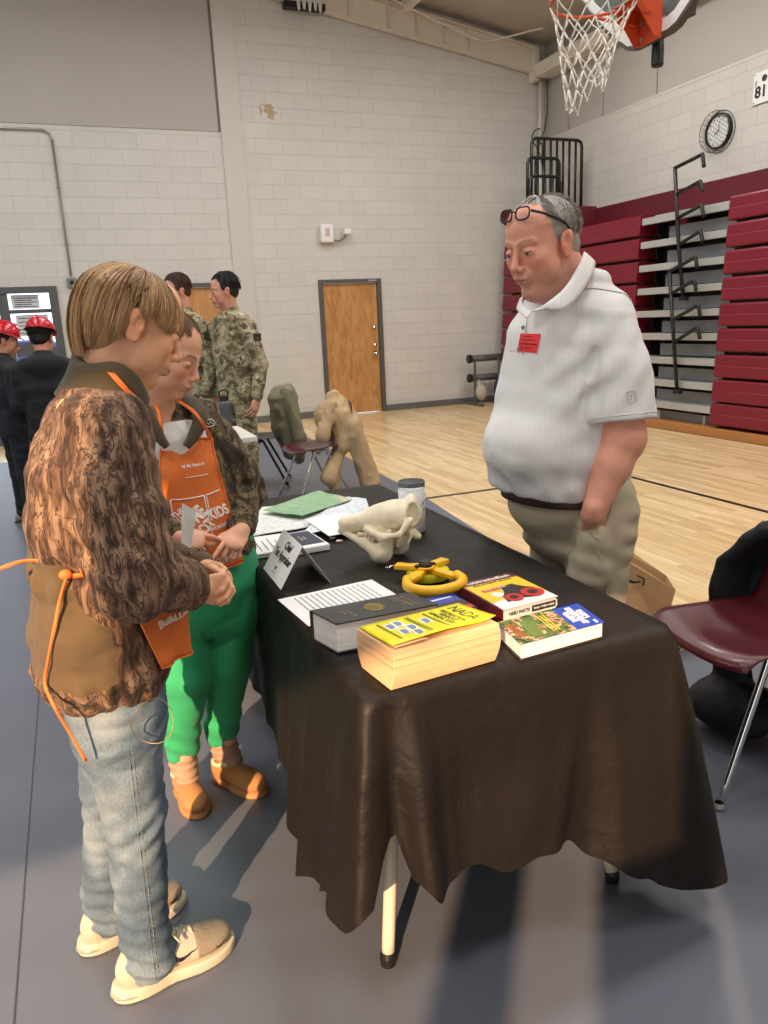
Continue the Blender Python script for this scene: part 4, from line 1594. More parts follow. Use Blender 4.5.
mb = MB(); mb.box((w * .52, -.0022, -TH3 * .68), (w * .95, -.001, -TH3 * .22), Mk); pl = mb.build('black_pill', m_ink, fb, bevel=.004)
text('FIND THEM HERE', 'strip_lettering', m_cwhite, Mk @ Matrix.Translation((w * .735, -.0026, -TH3 * .45)) @ Matrix.Rotation(PI / 2, 4, 'X'), .006, pl, w=w * .37)

# 4. farm equipment guide: blue top, picture of tractors, white pages
TH4 = .038
m_blue = mat('cover_royal_blue', (34, 66, 168), .35)
m_grn = mat('cover_green', (96, 118, 50), .4, var=.4, scale=60)
Mk, w, d, e = hardbook('farm_equipment_guide', 'thick paperback with royal blue title band and green field picture at the right table end', (520.8, 644.5), (604.6, 622), (497, 622.5), TH4, m_blue, m_pw)
print('farm', w, d)
mb = MB(); mb.box((0, 0, -.0012), (w, d, 0), Mk); cv = mb.build('front_cover', m_blue, e)
mb = MB(); mb.box((0, 0, -TH4), (w, d, -TH4 + .0012), Mk); mb.build('back_cover', m_dk, e)
mb = MB(); mb.box((-.001, d - .004, -TH4), (w, d + .001, 0), Mk); mb.build('spine', m_blue, e)


def picture_mat():
    m, nt, b = new_mat('farm_picture_print')
    N, L = nt.nodes, nt.links
    tc = N.new('ShaderNodeTexCoord'); nz = N.new('ShaderNodeTexNoise'); nz.inputs['Scale'].default_value = 38; nz.inputs['Detail'].default_value = 5
    L.new(tc.outputs['Object'], nz.inputs['Vector'])
    rp = ramp(nt, [(0, srgb(40, 50, 24)), (.40, srgb(84, 110, 46)), (.50, srgb(60, 56, 40)), (.53, srgb(186, 150, 70)), (.57, srgb(196, 190, 176)), (.60, srgb(190, 50, 40)), (.64, srgb(60, 80, 34))], 'CONSTANT')
    L.new(nz.outputs[0], rp.inputs[0]); L.new(rp.outputs[0], b.inputs['Base Color']); b.inputs['Roughness'].default_value = .35
    return m


mb = MB(); mb.box((0, 0, 0), (w * .66, d, .0006), Mk); pc = mb.build('field_picture', picture_mat(), cv)
mb = MB(); mb.prism([(w * .18, d * .15), (w * .3, d * .12), (w * .36, d * .7), (w * .2, d * .85)], .001, Mk); mb.build('green_field', m_grn, pc)
for cx, cy, ln in ((.1, .5, .6), (.48, .5, .7)):
    mb = MB()
    for k in range(3): mb.box((w * (cx - .05 + .035 * k), d * (cy - ln / 2), .0007), (w * (cx - .04 + .035 * k), d * (cy + ln / 2), .0011), Mk)
    mb.build('machine_print', m_red if cx < .3 else m_cyel, pc)
def along4(cx, cy): return Mk @ Matrix.Translation((w * cx, d * cy, .0008)) @ Matrix.Rotation(-PI / 2, 4, 'Z')
for s, cx, hh, ww in (('FARM', .90, .014, .045), ('EQUIPMENT', .82, .014, .095), ('GUIDE', .74, .014, .055)):
    text(s, 'cover_lettering', m_cwhite, along4(cx, .5), hh, cv, w=ww, bold=.0006)
text('2019', 'cover_lettering', m_cwhite, along4(.93, .12), .006, cv)

# 5. small blue paperback between the thick books
TH5 = .026
g, f_ = WZ(494, 616, TT + TH5), WZ(450.5, 593, TT + TH5)
v = (f_ - g); d = v.length; v.normalize(); u = Vector((v.y, -v.x, 0))
w = .135
Mk = frame(g - u * w, u, v)
e = root('small_paperback', Mk @ Vector((w / 2, d / 2, -TH5)), 'blue paperback with a red label wedged between the black book and the machinery book', 'book')
d5 = d
mb = MB(); mb.box((.002, .07, -TH5 + .001), (w - .001, d - .002, -.0012), Mk); mb.build('pages', m_pw, e)
mb = MB(); mb.box((0, .068, -.0012), (w, d, 0), Mk); cv = mb.build('front_cover', m_blue, e)
mb = MB(); mb.box((0, .068, -TH5), (w, d, -TH5 + .001), Mk); mb.build('back_cover', m_dk, e)
mb = MB(); mb.box((w * .25, .069, 0), (w, .069 + d * .35, .0006), Mk); mb.build('dark_picture', m_dk, cv)
mb = MB(); mb.box((w * .55, .075, .0006), (w * .98, .095, .0012), Mk); mb.build('red_label', m_red, cv)
mb = MB(); mb.box((w * .3, d * .86, 0), (w * .9, d * .9, .0006), Mk); mb.build('title_rule', m_cwhite, cv)

# printed sheet, tent sign, stacks, maps
a, b, c = WZ(277.7, 600, TT), WZ(305, 626.5, TT), WZ(370.6, 580, TT)
u = (c - a).normalized(); v = Vector((-u.y, u.x, 0))
wS, dS = .279, .216
e_ = frame(a - v * dS, u, v)
mb = MB(); mb.box((0, 0, .0004), (wS, dS, .0012), e_)
sh = root('printed_sheet', e_ @ Vector((wS / 2, dS / 2, 0)), 'white sheet of printed lines lying flat behind the black book', 'paper')
mb.build('sheet', m_paper, sh)
mb = MB()
random.seed(5)
for k in range(14):
    x = wS * (.14 + .055 * k)
    y1 = dS * .92
    y0 = dS * random.uniform(.12, .35)
    y = y1
    while y > y0:
        L_ = random.uniform(.008, .02)
        mb.box((x, max(y - L_, y0), .0012), (x + .0035, y, .0016), e_)
        y -= L_ + .0035
mb.build('print_lines', mat('grey_print', (110, 110, 116), .6), sh)

zt = TT + .1
A_ = WZ(281, 590, TT); Bq = WZ(263.5, 568.5, TT); Rr = WZ(330.5, 582.5, TT)
# ridge ends found on the sight lines at the ridge's height
ridge_n = WZ(302.5, 546.5, TT + .102); ridge_f = WZ(281.5, 529.5, TT + .102)
e = root('name_tent', (A_ + Rr) / 2, 'folded white name card standing like a tent, printed with three short words', 'name card')
shift_ = Bq - A_; ridge_f = ridge_n + shift_; far_r = Rr + shift_
mb = MB(); mb.add([A_, Bq, ridge_f, ridge_n], [(0, 1, 2, 3)]); fp = mb.build('front_panel', m_paper, e, solid=.0008)
mb = MB(); mb.add([Rr, far_r, ridge_f, ridge_n], [(3, 2, 1, 0)]); mb.build('back_panel', m_paper, e, solid=.0008)
up = ((ridge_f + ridge_n) / 2 - (A_ + Bq) / 2)
al = (A_ - Bq)
Mp = frame((A_ + Bq) / 2 + up * .5, al, up) @ Matrix.Translation((0, 0, .0010))
hh = up.length
for s, y, sz in (('Chief', .26, .017), ('Tax Appraiser', .02, .017)):
    text(s, 'lettering', m_ink, Mp @ Matrix.Translation((.0, hh * y, 0)), sz * 1.35, fp, bold=.0010, depth=.0002, w=(.065 if s == 'Chief' else al.length * .82))
mb = MB()
mb.tube([Mp @ Vector((x, -hh * .27 + y, .0004)) for x, y in ((-.008, .008), (-.003, -.002), (0, .006), (.003, -.002), (.008, .008))], .0009, 5)
mb.tube([Mp @ Vector((x, -hh * .35, .0004)) for x in (-.012, .012)], .0008, 5)
mb.build('small_emblem', m_ink, fp)

# stack of booklets with the dark blue card on top
e = root('handout_stack', WZ(270, 552, TT), 'neat stack of white printed handouts at the left edge, partly behind the name card', 'papers')
a, b = WZ(243, 561, TT), WZ(297, 553, TT); u = (b - a).normalized(); v = Vector((-u.y, u.x, 0))
Ms = frame(a, u, v)
w1 = (b - a).length
for k in range(7):
    mb = MB(); j = random.uniform(-.002, .002); mb.box((j - .06, -j, .0006 + k * .0022), (w1 + j, .20 + j, .0024 + k * .0022), Ms); sh_ = mb.build('handout', m_paper, e)
mb = MB()
for k in range(9):
    x = -.02 + k * .021
    mb.box((x, .02, .0161), (x + .004, .02 + random.uniform(.09, .16), .0165), Ms)
mb.build('print_lines', mat('grey_print_b', (130, 130, 134), .6), sh_)
e = root('booklet_stack', WZ(312, 545, TT), 'stack of white booklets with a dark navy cover card on top, beside the name card', 'booklets')
a, b = WZ(299, 555, TT), WZ(330, 549.5, TT); u = (b - a).normalized(); v = Vector((-u.y, u.x, 0))
Ms = frame(a, u, v); w1 = (b - a).length
for k in range(7):
    mb = MB(); j = random.uniform(-.001, .001); mb.box((j, -j, .0006 + k * .0026), (w1 + j, .2 + j, .0029 + k * .0026), Ms); bk = mb.build('booklet', m_paper, e)
mb = MB(); mb.box((.008, .03, .0188), (w1 - .006, .19, .0196), Ms); cd = mb.build('navy_card', mat('navy_print', (32, 44, 68), .4), e)
for k, s in enumerate(('TAXPAYER', 'BILL OF RIGHTS')):
    text(s, 'card_lettering', m_cwhite, Ms @ Matrix.Translation((w1 * (.55 - .12 * k), .11, .0197)) @ Matrix.Rotation(-PI / 2, 4, 'Z'), .005, cd, depth=.0002)


def map_mat(name, base, tint, amount=.5, scale=7):
    m, nt, b = new_mat(name)
    N, L = nt.nodes, nt.links
    tc = N.new('ShaderNodeTexCoord')
    nz = N.new('ShaderNodeTexNoise'); nz.inputs['Scale'].default_value = scale; nz.inputs['Detail'].default_value = 2
    L.new(tc.outputs['Object'], nz.inputs['Vector'])
    rp = ramp(nt, [(amount - .03, srgb(base)), (amount + .03, srgb(tint))]); L.new(nz.outputs[0], rp.inputs[0])
    vo = N.new('ShaderNodeTexVoronoi'); vo.feature = 'DISTANCE_TO_EDGE'; vo.inputs['Scale'].default_value = 26
    L.new(tc.outputs['Object'], vo.inputs['Vector'])
    r2 = ramp(nt, [(.015, (.55, .58, .66, 1)), (.05, (1, 1, 1, 1))]); L.new(vo.outputs['Distance'], r2.inputs[0])
    mx = N.new('ShaderNodeMix'); mx.data_type = 'RGBA'; mx.blend_type = 'MULTIPLY'; mx.inputs[0].default_value = .7
    L.new(rp.outputs[0], mx.inputs[6]); L.new(r2.outputs[0], mx.inputs[7]); L.new(mx.outputs[2], b.inputs['Base Color'])
    b.inputs['Roughness'].default_value = .6
    return m


def sheet(name, label, quad, z, m, wave=.004, th=.0012, fx=3):
    q = [WZ(x, y, z) for x, y in quad]
    def fn(i, j):
        s, t = i / 24, j / 16
        p = q[0].lerp(q[1], s).lerp(q[3].lerp(q[2], s), t)
        return Vector((p.x, p.y, z + wave * (1 + math.sin(s * fx * PI + t * 2)) * .5 + .002))
    mb = MB(); mb.grid(fn, 25, 17)
    o = mb.build(name, m, smooth=True, solid=th)
    tag(o, label, 'map')
    return o


sheet('parcel_map', 'large unfolded white parcel map with creases across the far left of the table', [(240, 541), (362, 517), (350, 497), (246, 510)], TT, map_mat('parcel_map_print', (226, 228, 226), (214, 216, 176), .66), .006)
sheet('road_map', 'folded pale blue map sheet whose corner reaches past the pig skull', [(300, 537), (374, 522), (366, 499), (338, 498)], TT + .009, map_mat('road_map_print', (218, 224, 230), (226, 230, 236), .5), .004)
sheet('letter_sheet', 'plain white letter lying beside the skull on top of the maps', [(329, 537), (371, 529), (346, 512), (304.5, 520)], TT + .016, m_paper, .001, fx=1)
sheet('green_map', 'small green and cream topographic map lying on top of the other maps', [(262, 511.5), (302, 517), (352, 500), (319, 491.5)], TT + .017, map_mat('topographic_map_print', (140, 176, 138), (206, 198, 168), .52, 4), .004)

# skull ---------------------------------------------------------------
PX = .00318
SO = WZ(380, 559, TT) + Vector((0.002, -.005, 0)); SO.z = TT + .0925
rx, rd = Vector((.93, -.366, 0)).normalized(), Vector((.366, .93, 0)).normalized()
def K(a, b, c=0): return SO + rx * (a * PX) + Vector((0, 0, b * PX)) + rd * (c * PX)
RS = [tuple(rx), (0, 0, 1), tuple(rd)]
def KE(a, b, c, x, y, z): return ell(K(a, b, c), (x * PX, y * PX, z * PX), RS)
def KC(a, b, ra, rb): return cone(K(*a), K(*b), ra * PX, rb * PX)
f = SDF()
f.u(KE(17, 13, 4, 24, 15, 17)).u(KE(2, 12, 4, 18, 12, 12), .012)
f.u(KC((2, 11, 3), (-33, 8, 1), 10, 6.5), .015).u(KC((-20, 5, 2), (-37, 2, 1), 6, 4), .01)
f.u(KE(31, 17, 6, 8, 15, 20), .012)
f.sub(KE(32, 15, -11, 6.5, 13, 9), .008)
f.u(KC((-12, 3, -8), (2, -3, -15), 3, 3.4), .01).u(KC((2, -3, -15), (18, 0, -17), 3.4, 3), .01).u(KC((18, 0, -17), (29, 12, -13), 3, 3), .008)
f.u(KC((-12, 3, 14), (4, -3, 22), 3, 3), .01).u(KC((4, -3, 22), (29, 10, 22), 3, 3), .01)
f.sub(KE(1, 7, -13, 5, 4.5, 6), .006).sub(KE(12, 6, -15, 6, 5, 6), .008)
f.sub(KE(-39, 4, 1, 5, 3, 3), .005)
f.u(KC((28, -2, 0), (36, -7, -2), 5, 3.5), .01).u(KC((20, -3, -8), (16, -14, -9), 2.4, 1.4), .008).u(KC((30, -4, -6), (26, -12, -8), 2, 1.2), .006)
f.u(KC((-10, 2, -4), (14, -3, -4), 5, 4), .01)
for k in range(9):
    a = -20 + 3.4 * k
    f.u(KE(a, -1.5 - .25 * k, -7, 1.7, 2.8, 1.7), .002)
f.disp(lambda P: .0008 * vnoise(P, (90, 90, 90)) + .0005 * vnoise(P, (220, 220, 220)))
m_bone = mat('bone', (234, 218, 190), .6, var=.28, scale=22, bump=.2, bscale=120)
e = root('animal_skull', K(0, -29, 0), 'bleached boar skull with its lower jaw standing on the black cloth', 'skull')
sdf_obj('cranium', f, K(-46, -22, -28), K(46, 34, 34) + Vector((.04, .04, 0)), .0022, m_bone, e) if False else None
lo = SO - Vector((.19, .19, .1)); hi = SO + Vector((.19, .19, .13))
sdf_obj('cranium', f, lo, hi, .0024, m_bone, e)
f = SDF()
for c, s in ((-10, -1), (15, 1)):
    f.u(KC((-37, 1, 1), (-14, -10, c * .7), 2.6, 4.5), .006)
    ox = 0 if s < 0 else 17
    f.u(KC((-14, -10, c * .7), (-2 + ox, -20 + 4 * (s > 0), c), 5, 7.5), .012)
    f.u(KE(1 + ox, -21, c, 10, 9, 2.6), .012)
    f.u(KE(5 + ox, -12, c, 7, 11, 2.4), .01)
    f.u(KC((7 + ox, -6, c), (9 + ox, 1, c), 3.5, 2.6), .008)
for k in range(8):
    a = -24 + 3.5 * k
    f.u(KE(a, -4.3 - .35 * k, -4 - .6 * k, 1.6, 2.6, 1.6), .002)
f.u(KC((-33, 2, 0), (-38, 7, -3), 1.6, .7), .003)
f.disp(lambda P: .0007 * vnoise(P, (80, 80, 80)))
sdf_obj('lower_jaw', f, lo, hi, .0024, m_bone, e)
# two loose teeth
for k, (x, y) in enumerate(((332, 539.5), (338.5, 542.5))):
    p = WZ(x, y, TT)
    f = SDF().u(ell(p + Vector((0, 0, .005)), (.009, .0045, .0045))).u(cone(p + Vector((.004, 0, .005)), p + Vector((.015, .002, .004)), .0032, .0016), .003)
    o = sdf_obj('loose_tooth', f, p - Vector((.02, .02, .002)), p + Vector((.025, .02, .02)), .0012, m_bone)
    tag(o, ('loose tooth lying left of the other beside the skull', 'loose tooth nearer the skull jaw')[k], 'tooth', 'loose teeth by the skull')

# glass of white wax ---------------------------------------------------
p = WZ(413, 531, TT); p.z = TT
e = root('glass_tumbler', p, 'glass tumbler filled with white, silver speckled rim, standing behind the skull', 'glass')
m_tg, nt, b = new_mat('clear_tumbler_glass')
b.inputs['Transmission Weight'].default_value = 1; b.inputs['Roughness'].default_value = .05; b.inputs['IOR'].default_value = 1.3; b.inputs['Base Color'].default_value = (.85, .88, .9, 1)
mb = MB(); mb.lathe([(.0455, .150), (.0458, .175), (.0438, .175), (.0435, .1525)], p, 40, caps=False); tum = mb.build('glass_wall', m_tg, e, smooth=True)
mb = MB(); mb.lathe([(.0, .0005), (.040, .0005), (.0435, .004), (.0455, .15), (.040, .152), (0, .152)], p, 40, caps=False); mb.build('white_filling', mat('white_wax', (226, 228, 230), .5), e, smooth=True)
mb = MB(); mb.lathe([(.0455, .160), (.0458, .176), (.0428, .176)], p, 40, caps=False); mb.build('speckled_rim', mat('silver_speckle', (150, 150, 152), .3, metal=.5, var=.9, scale=160), tum)
mb = MB(); random.seed(11)
for k in range(46):
    a = random.uniform(-2.4, .6); z = random.uniform(.015, .125)
    q = lambda aa, zz: p + Vector((.0462 * math.cos(aa), .0462 * math.sin(aa), zz))
    mb.tube([q(a, z), q(a + random.uniform(-.1, .1), z + random.uniform(.002, .012))], .0008, 4)
mb.build('black_print', m_ink, tum)

# yellow measuring reel --------------------------------------------------
def C5(x, y, z): return WZ(380 + x / 7.31, 470 + y / 7.31, z)
m_yr = mat('yellow_reel_plastic', (240, 184, 22), .35)
m_lime = mat('lime_tape', (206, 202, 34), .45, var=.15, scale=60)
c = C5(350, 740, TT + .02)
e = root('measuring_reel', (c.x, c.y, TT), 'yellow open-reel measuring tape with closed hand grip beside the skull', 'measuring tape')
mb = MB(); mb.lathe([(.0, .004), (.058, .004), (.06, .008), (.06, .022), (.058, .026), (0, .026)], (c.x, c.y, TT), 40, caps=False); mb.build('tape_coil', m_lime, e, autos=40)
def flat_arm(name, pts, wd, z0, z1, m):
    mb = MB()
    n = len(pts); L_, R_ = [], []
    P = [Vector(q) for q in pts]
    for i in range(n):
        t = (P[min(i + 1, n - 1)] - P[max(i - 1, 0)]); t.z = 0; t.normalize(); nn = Vector((-t.y, t.x, 0))
        w = wd[i] if isinstance(wd, list) else wd
        L_.append(P[i] + nn * w / 2); R_.append(P[i] - nn * w / 2)
    poly = L_ + R_[::-1]
    mb.add([(q.x, q.y, z0) for q in poly] + [(q.x, q.y, z1) for q in poly], [])
    N_ = len(poly); b0 = 0
    fs = []
    for i in range(n - 1):
        a, b, c_, d = i, i + 1, N_ - 2 - i, N_ - 1 - i
        fs += [(d, c_, b, a), (a + N_, b + N_, c_ + N_, d + N_)]
    fs += [(i, (i + 1) % N_, (i + 1) % N_ + N_, i + N_) for i in range(N_)]
    mb.f += fs; mb.m += [0] * len(fs)
    return mb.build(name, m, e, bevel=.004)
zt = TT + .036
flat_arm('frame_arm', [C5(330, 700, zt), C5(220, 705, zt), C5(115, 695, zt)], [.03, .026, .032], TT + .0265, TT + .042, m_yr)
flat_arm('frame_arm', [C5(350, 700, zt), C5(430, 672, zt), C5(478, 655, zt)], [.03, .026, .034], TT + .0265, TT + .042, m_yr)
flat_arm('frame_arm', [C5(320, 720, zt), C5(270, 770, zt), C5(205, 805, zt)], [.026, .03, .03], TT + .0265, TT + .042, m_yr)
flat_arm('frame_arm', [C5(360, 715, zt), C5(450, 745, zt), C5(560, 775, zt)], [.026, .026, .03], TT + .0265, TT + .042, m_yr)
mb = MB()
mb.tube(spline([C5(200, 800, zt), C5(205, 850, zt), C5(280, 878, zt), C5(380, 884, zt), C5(480, 872, zt), C5(575, 842, zt), C5(605, 800, zt), C5(560, 765, zt)], 6), .0135, 14)
mb.build('grip', m_yr, e, smooth=True)
hc = C5(330, 705, TT + .045)
mb = MB(); mb.lathe([(.026, 0), (.027, .003), (.024, .006), (.02, .004)], (hc.x, hc.y, TT + .0425), 28, caps=False); mb.build('hub_ring', m_yr, e, smooth=True)
mb = MB(); mb.lathe([(.018, 0), (.018, .012), (.012, .02), (0, .021)], (hc.x, hc.y, TT + .0425), 20); mb.box((hc.x - .03, hc.y - .007, TT + .046), (hc.x + .03, hc.y + .007, TT + .053)); mb.build('crank_hub', m_black, e, smooth=False, bevel=.001)
q0 = C5(100, 700, TT + .01); q1 = C5(40, 715, TT + .006)
mb = MB(); mb.tube([q0, q0.lerp(q1, .5)], .004, 6); mb.tube(spline([q0.lerp(q1, .4), q0.lerp(q1, .7) + Vector((0, .006, 0)), q1, q0.lerp(q1, .7) - Vector((0, .006, 0))], 4, closed=True), .002, 6, closed=True); mb.build('end_hook', m_chrome, e, smooth=True)

# ------------------------------------------------------------------ chairs
m_shell = mat('maroon_chair_shell', (80, 24, 34), .3, bump=.25, bscale=220, coat=.15)
m_blk = mat('black_chair_shell', (26, 27, 30), .35)
def make_chair(label, shell, legm, legm2=None):
    """origin on the floor under the seat centre, faces local +x"""
    e = root('stacking_chair', (0, 0, 0), label, 'chair', 'plastic stacking chairs')
    def seat(i, j):
        u, v = i / 18, j / 16      # u front to back, v across
        x = .215 - .43 * u
        wy = .225 - .02 * u
        y = wy * (2 * v - 1)
        z = .455 - .028 * math.exp(-((abs(2 * v - 1)) ** 2) * 1.8) * math.sin(min(1, u * 1.15) * PI * .9 + .2) - .035 * max(0, 1 - u * 6) ** 2 + .018 * u * 0
        k = abs(2 * v - 1)
        x -= .03 * k ** 4 * (1 - u) * 1.3
        z += .006 * k ** 3
        return Vector((x, y, z))
    mb = MB(); mb.grid(seat, 19, 17); mb.build('seat', shell, e, smooth=True, solid=.007)
    def back(i, j):
        u, v = i / 16, j / 16
        z = .445 + .36 * u
        k = 2 * v - 1
        x = -.20 - .10 * u - .02 * math.sin(u * PI) - .03 * (1 - k * k) * u
        if u < .15: x += .02 * (1 - u / .15)
        wy = .205 - .02 * (1 - u) - .05 * max(0, u - .8) * 2
        return Vector((x, wy * k, z - .02 * k ** 4 * u))
    mb = MB(); mb.grid(back, 17, 17); mb.build('backrest', shell, e, smooth=True, solid=.007)
    for sx, sy in ((1, 1), (1, -1), (-1, 1), (-1, -1)):
        top = Vector((.05 * sx, .17 * sy, .428)); ft = Vector((.24 * sx if sx > 0 else -.25, .225 * sy, .012))
        mb = MB(); mb.tube(spline([Vector((0, .15 * sy, .425)), top, top.lerp(ft, .12), ft], 6), .0115, 12)
        lg = mb.build('leg', legm if sx > 0 else (legm2 or legm), e, smooth=True)
        mb = MB(); mb.lathe([(.0, .0), (.017, .001), (.019, .008), (.013, .02)], (ft.x, ft.y, 0.001), 16, caps=False); mb.build('glide', m_galv, lg, smooth=True)
    mb = MB(); mb.tube([(0, -.15, .402), (0, .15, .402)], .011, 10); mb.build('under_bar', legm, e, smooth=True)
    return e


ch1 = make_chair('maroon plastic chair at the right edge with a black coat over its back', m_shell, m_chrome)
ch1.location = (1.87, 1.69, .005); ch1.rotation_euler = (0, 0, PI - .10)
ch2 = copy_tree(ch1)
ch2['label'] = 'maroon plastic chair carrying a tan coat, on the far side of the table'
ch2.location = (1.78, 6.12, .005); ch2.rotation_euler = (0, 0, PI + .12)
ch3 = make_chair('black chair with an olive jacket on its back, behind the soldiers', m_blk, m_black)
ch3.location = (1.52, 6.95, .005); ch3.rotation_euler = (0, 0, PI - .3)


def drape_obj(name, label, prims, lo, hi, h, m, cat='jacket', disp=None, k=.03, subs=()):
    f = SDF()
    for p in prims: f.u(p, k)
    for p in subs: f.sub(p, .01)
    f.disp(disp or (lambda P: .010 * np.abs(vnoise(P, (14, 14, 6))) + .004 * vnoise(P, (40, 40, 16))))
    o = sdf_obj(name, f, lo, hi, h, m, it=1)
    return tag(o, label, cat)


# black coat over the near chair
Mc = Matrix.Translation(ch1.location) @ Matrix.Rotation(PI - .10, 4, 'Z')
def c1(x, y, z): return Mc @ Vector((x, y, z))
m_bcoat = mat('black_coat_cloth', (14, 14, 17), .75, bump=.3, bscale=90)
pr = [loft([(c1(-.30, .02, .79), .18, .035), (c1(-.335, .0, .62), .21, .03), (c1(-.36, .0, .35), .22, .035), (c1(-.36, 0, .12), .21, .05)], Mc.to_3x3() @ Vector((1, 0, 0))),
      cone(c1(-.27, .17, .83), c1(-.12, .27, .74), .045, .04), cone(c1(-.13, .265, .74), c1(-.12, .275, .30), .04, .05), cone(c1(-.2, .26, .70), c1(-.30, .24, .2), .05, .07),
      cone(c1(-.27, -.12, .78), c1(-.28, -.22, .6), .04, .04), cone(c1(-.3, -.25, .6), c1(-.26, -.26, .2), .05, .05),
      ell(c1(-.28, .05, .10), (.13, .17, .09)), ell(c1(-.10, -.12, .095), (.15, .17, .085)),
      loft([(c1(-.24, -.17, .70), .04, .07), (c1(-.17, -.25, .58), .03, .08), (c1(-.15, -.25, .42), .03, .08), (c1(-.17, -.22, .15), .05, .08)], Mc.to_3x3() @ Vector((1, 0, 0)))]
drape_obj('black_coat', 'black coat hung over the back of the maroon chair at the right edge', pr, (1.60, 1.25, 0.006), (2.5, 2.25, .95), .012, m_bcoat, 'coat')
def coat_fold(P):
    return .024 * np.abs(vnoise(P, (11, 11, 5), 2.0)) + .012 * np.abs(vnoise(P, (26, 26, 13), 7.0)) - .012


# tan coat on the far chair
Mc = Matrix.Translation(ch2.location) @ Matrix.Rotation(PI + .12, 4, 'Z')
m_tan = mat('tan_coat_cloth', (176, 150, 114), .8, var=.1, bump=.4, bscale=60)
pr = [loft([(c1(-.25, .0, .80), .12, .06), (c1(-.27, .0, .70), .18, .07), (c1(-.27, .02, .52), .21, .07)], Mc.to_3x3() @ Vector((1, 0, 0))),
      cone(c1(-.22, .0, .83), c1(-.28, .05, .72), .07, .09),
      cone(c1(-.20, .12, .68), c1(-.20, .18, .44), .07, .055),
      cone(c1(-.30, .18, .60), c1(-.42, .22, .12), .085, .085), cone(c1(-.34, .1, .5), c1(-.40, .12, .2), .07, .05),
      cone(c1(-.2, .12, .42), c1(-.05, .2, .2), .05, .07), cone(c1(-.12, .15, .3), c1(-.1, .18, .12), .06, .05),
      ell(c1(-.19, .04, .67), (.155, .17, .15)), ell(c1(-.30, .08, .58), (.13, .15, .15)), cone(c1(-.12, .16, .80), c1(-.02, .2, .56), .045, .06)]
drape_obj('tan_coat', 'tan padded coat heaped over the back of the far maroon chair', pr, (1.55, 5.6, 0.03), (2.5, 6.6, .98), .010, m_tan, 'coat', disp=coat_fold, subs=(cone(c1(-.02, .16, .66), c1(-.14, .22, .56), .022, .02), cone(c1(-.05, .05, .76), c1(-.12, .25, .72), .010, .012)))
# olive jacket on the black chair
Mc = Matrix.Translation(ch3.location) @ Matrix.Rotation(PI - .3, 4, 'Z')
m_olv = mat('olive_jacket_cloth', (122, 118, 94), .8, var=.12, bump=.4, bscale=60)
pr = [loft([(c1(-.29, .0, .88), .17, .05), (c1(-.33, .0, .68), .20, .055), (c1(-.37, .02, .30), .19, .06)], Mc.to_3x3() @ Vector((1, 0, 0))),
      cone(c1(-.3, .15, .84), c1(-.38, .24, .45), .07, .06), cone(c1(-.38, .24, .45), c1(-.36, .2, .25), .06, .05),
      ell(c1(-.25, .0, .78), (.13, .2, .13)), loft([(c1(-.22, .02, .80), .19, .10), (c1(-.25, .02, .55), .20, .12), (c1(-.32, .04, .30), .17, .10)], Mc.to_3x3() @ Vector((1, 0, 0)))]
drape_obj('olive_jacket', 'olive field jacket hanging on the back of the black chair', pr, (1.4, 6.4, .1), (2.5, 7.5, 1.05), .011, m_olv, disp=coat_fold)

# paper shopping bag by the man's legs
m_kraft = mat('kraft_paper', (190, 150, 108), .75, var=.08, scale=12, bump=.3, bscale=20)
B0 = Vector((2.02, 2.62, 0))
e = root('paper_bag', (2.2, 2.7, 0), 'brown paper shopping bag with a black smile arrow standing behind the man', 'bag')
def q(x, y, Y): return WY(x, y, Y)
P0 = [q(612, 640, 2.55), q(664, 622, 2.55), q(675.5, 590, 2.55), q(640, 566, 2.62), q(612, 553, 2.66)]
P0[0].z = .012; P0[1].z = .012
back = [v + Vector((.10, .17, 0)) for v in P0]
mb = MB()
for poly, flip in ((P0, 0), (back, 1)):
    mb.add(poly, [tuple(range(5))])
mb.add([P0[1], P0[2], back[2], back[1]], [(0, 1, 2, 3)])
mb.add([P0[0], P0[4], back[4], back[0]], [(0, 3, 2, 1)])
mb.add([P0[0], P0[1], back[1], back[0]], [(3, 2, 1, 0)])
mb.build('bag_body', m_kraft, e, solid=.0015)
Pn = (P0[1] - P0[0]).cross(P0[4] - P0[0]).normalized()
if Pn.y > 0: Pn = -Pn
mb = MB()
sm = spline([q(x, y, 2.60) + Vector((0, -.022, 0)) for x, y in ((612, 571), (620, 576), (629, 580.5), (638, 580))], 6)
mb.tube(sm, [.0035 + .004 * math.sin(PI * i / (len(sm) - 1)) for i in range(len(sm))], 8)
mb.tube([q(x, y, 2.60) + Vector((0, -.022, 0)) for x, y in ((634, 574), (641, 577.5), (640, 584))], .004, 8)
mb.build('smile_arrow', m_ink, e, smooth=True)
mb = MB(); a, b_ = WZ(640, 626, .01), WZ(660, 628, .01)
bx = frame((2.23, 2.36, .006), (1, .25, 0), (-.25, 1, 0))
for lo_, hi_ in (((0, 0, 0), (.22, .005, .12)), ((0, .12, 0), (.22, .125, .12)), ((0, .005, 0), (.005, .12, .12)), ((.215, .005, 0), (.22, .12, .12)), ((.005, .005, 0), (.215, .12, .005))):
    mb.box(lo_, hi_, bx)
o = tag(mb.build('small_carton', m_kraft), 'small open brown carton in front of the paper bag', 'box')

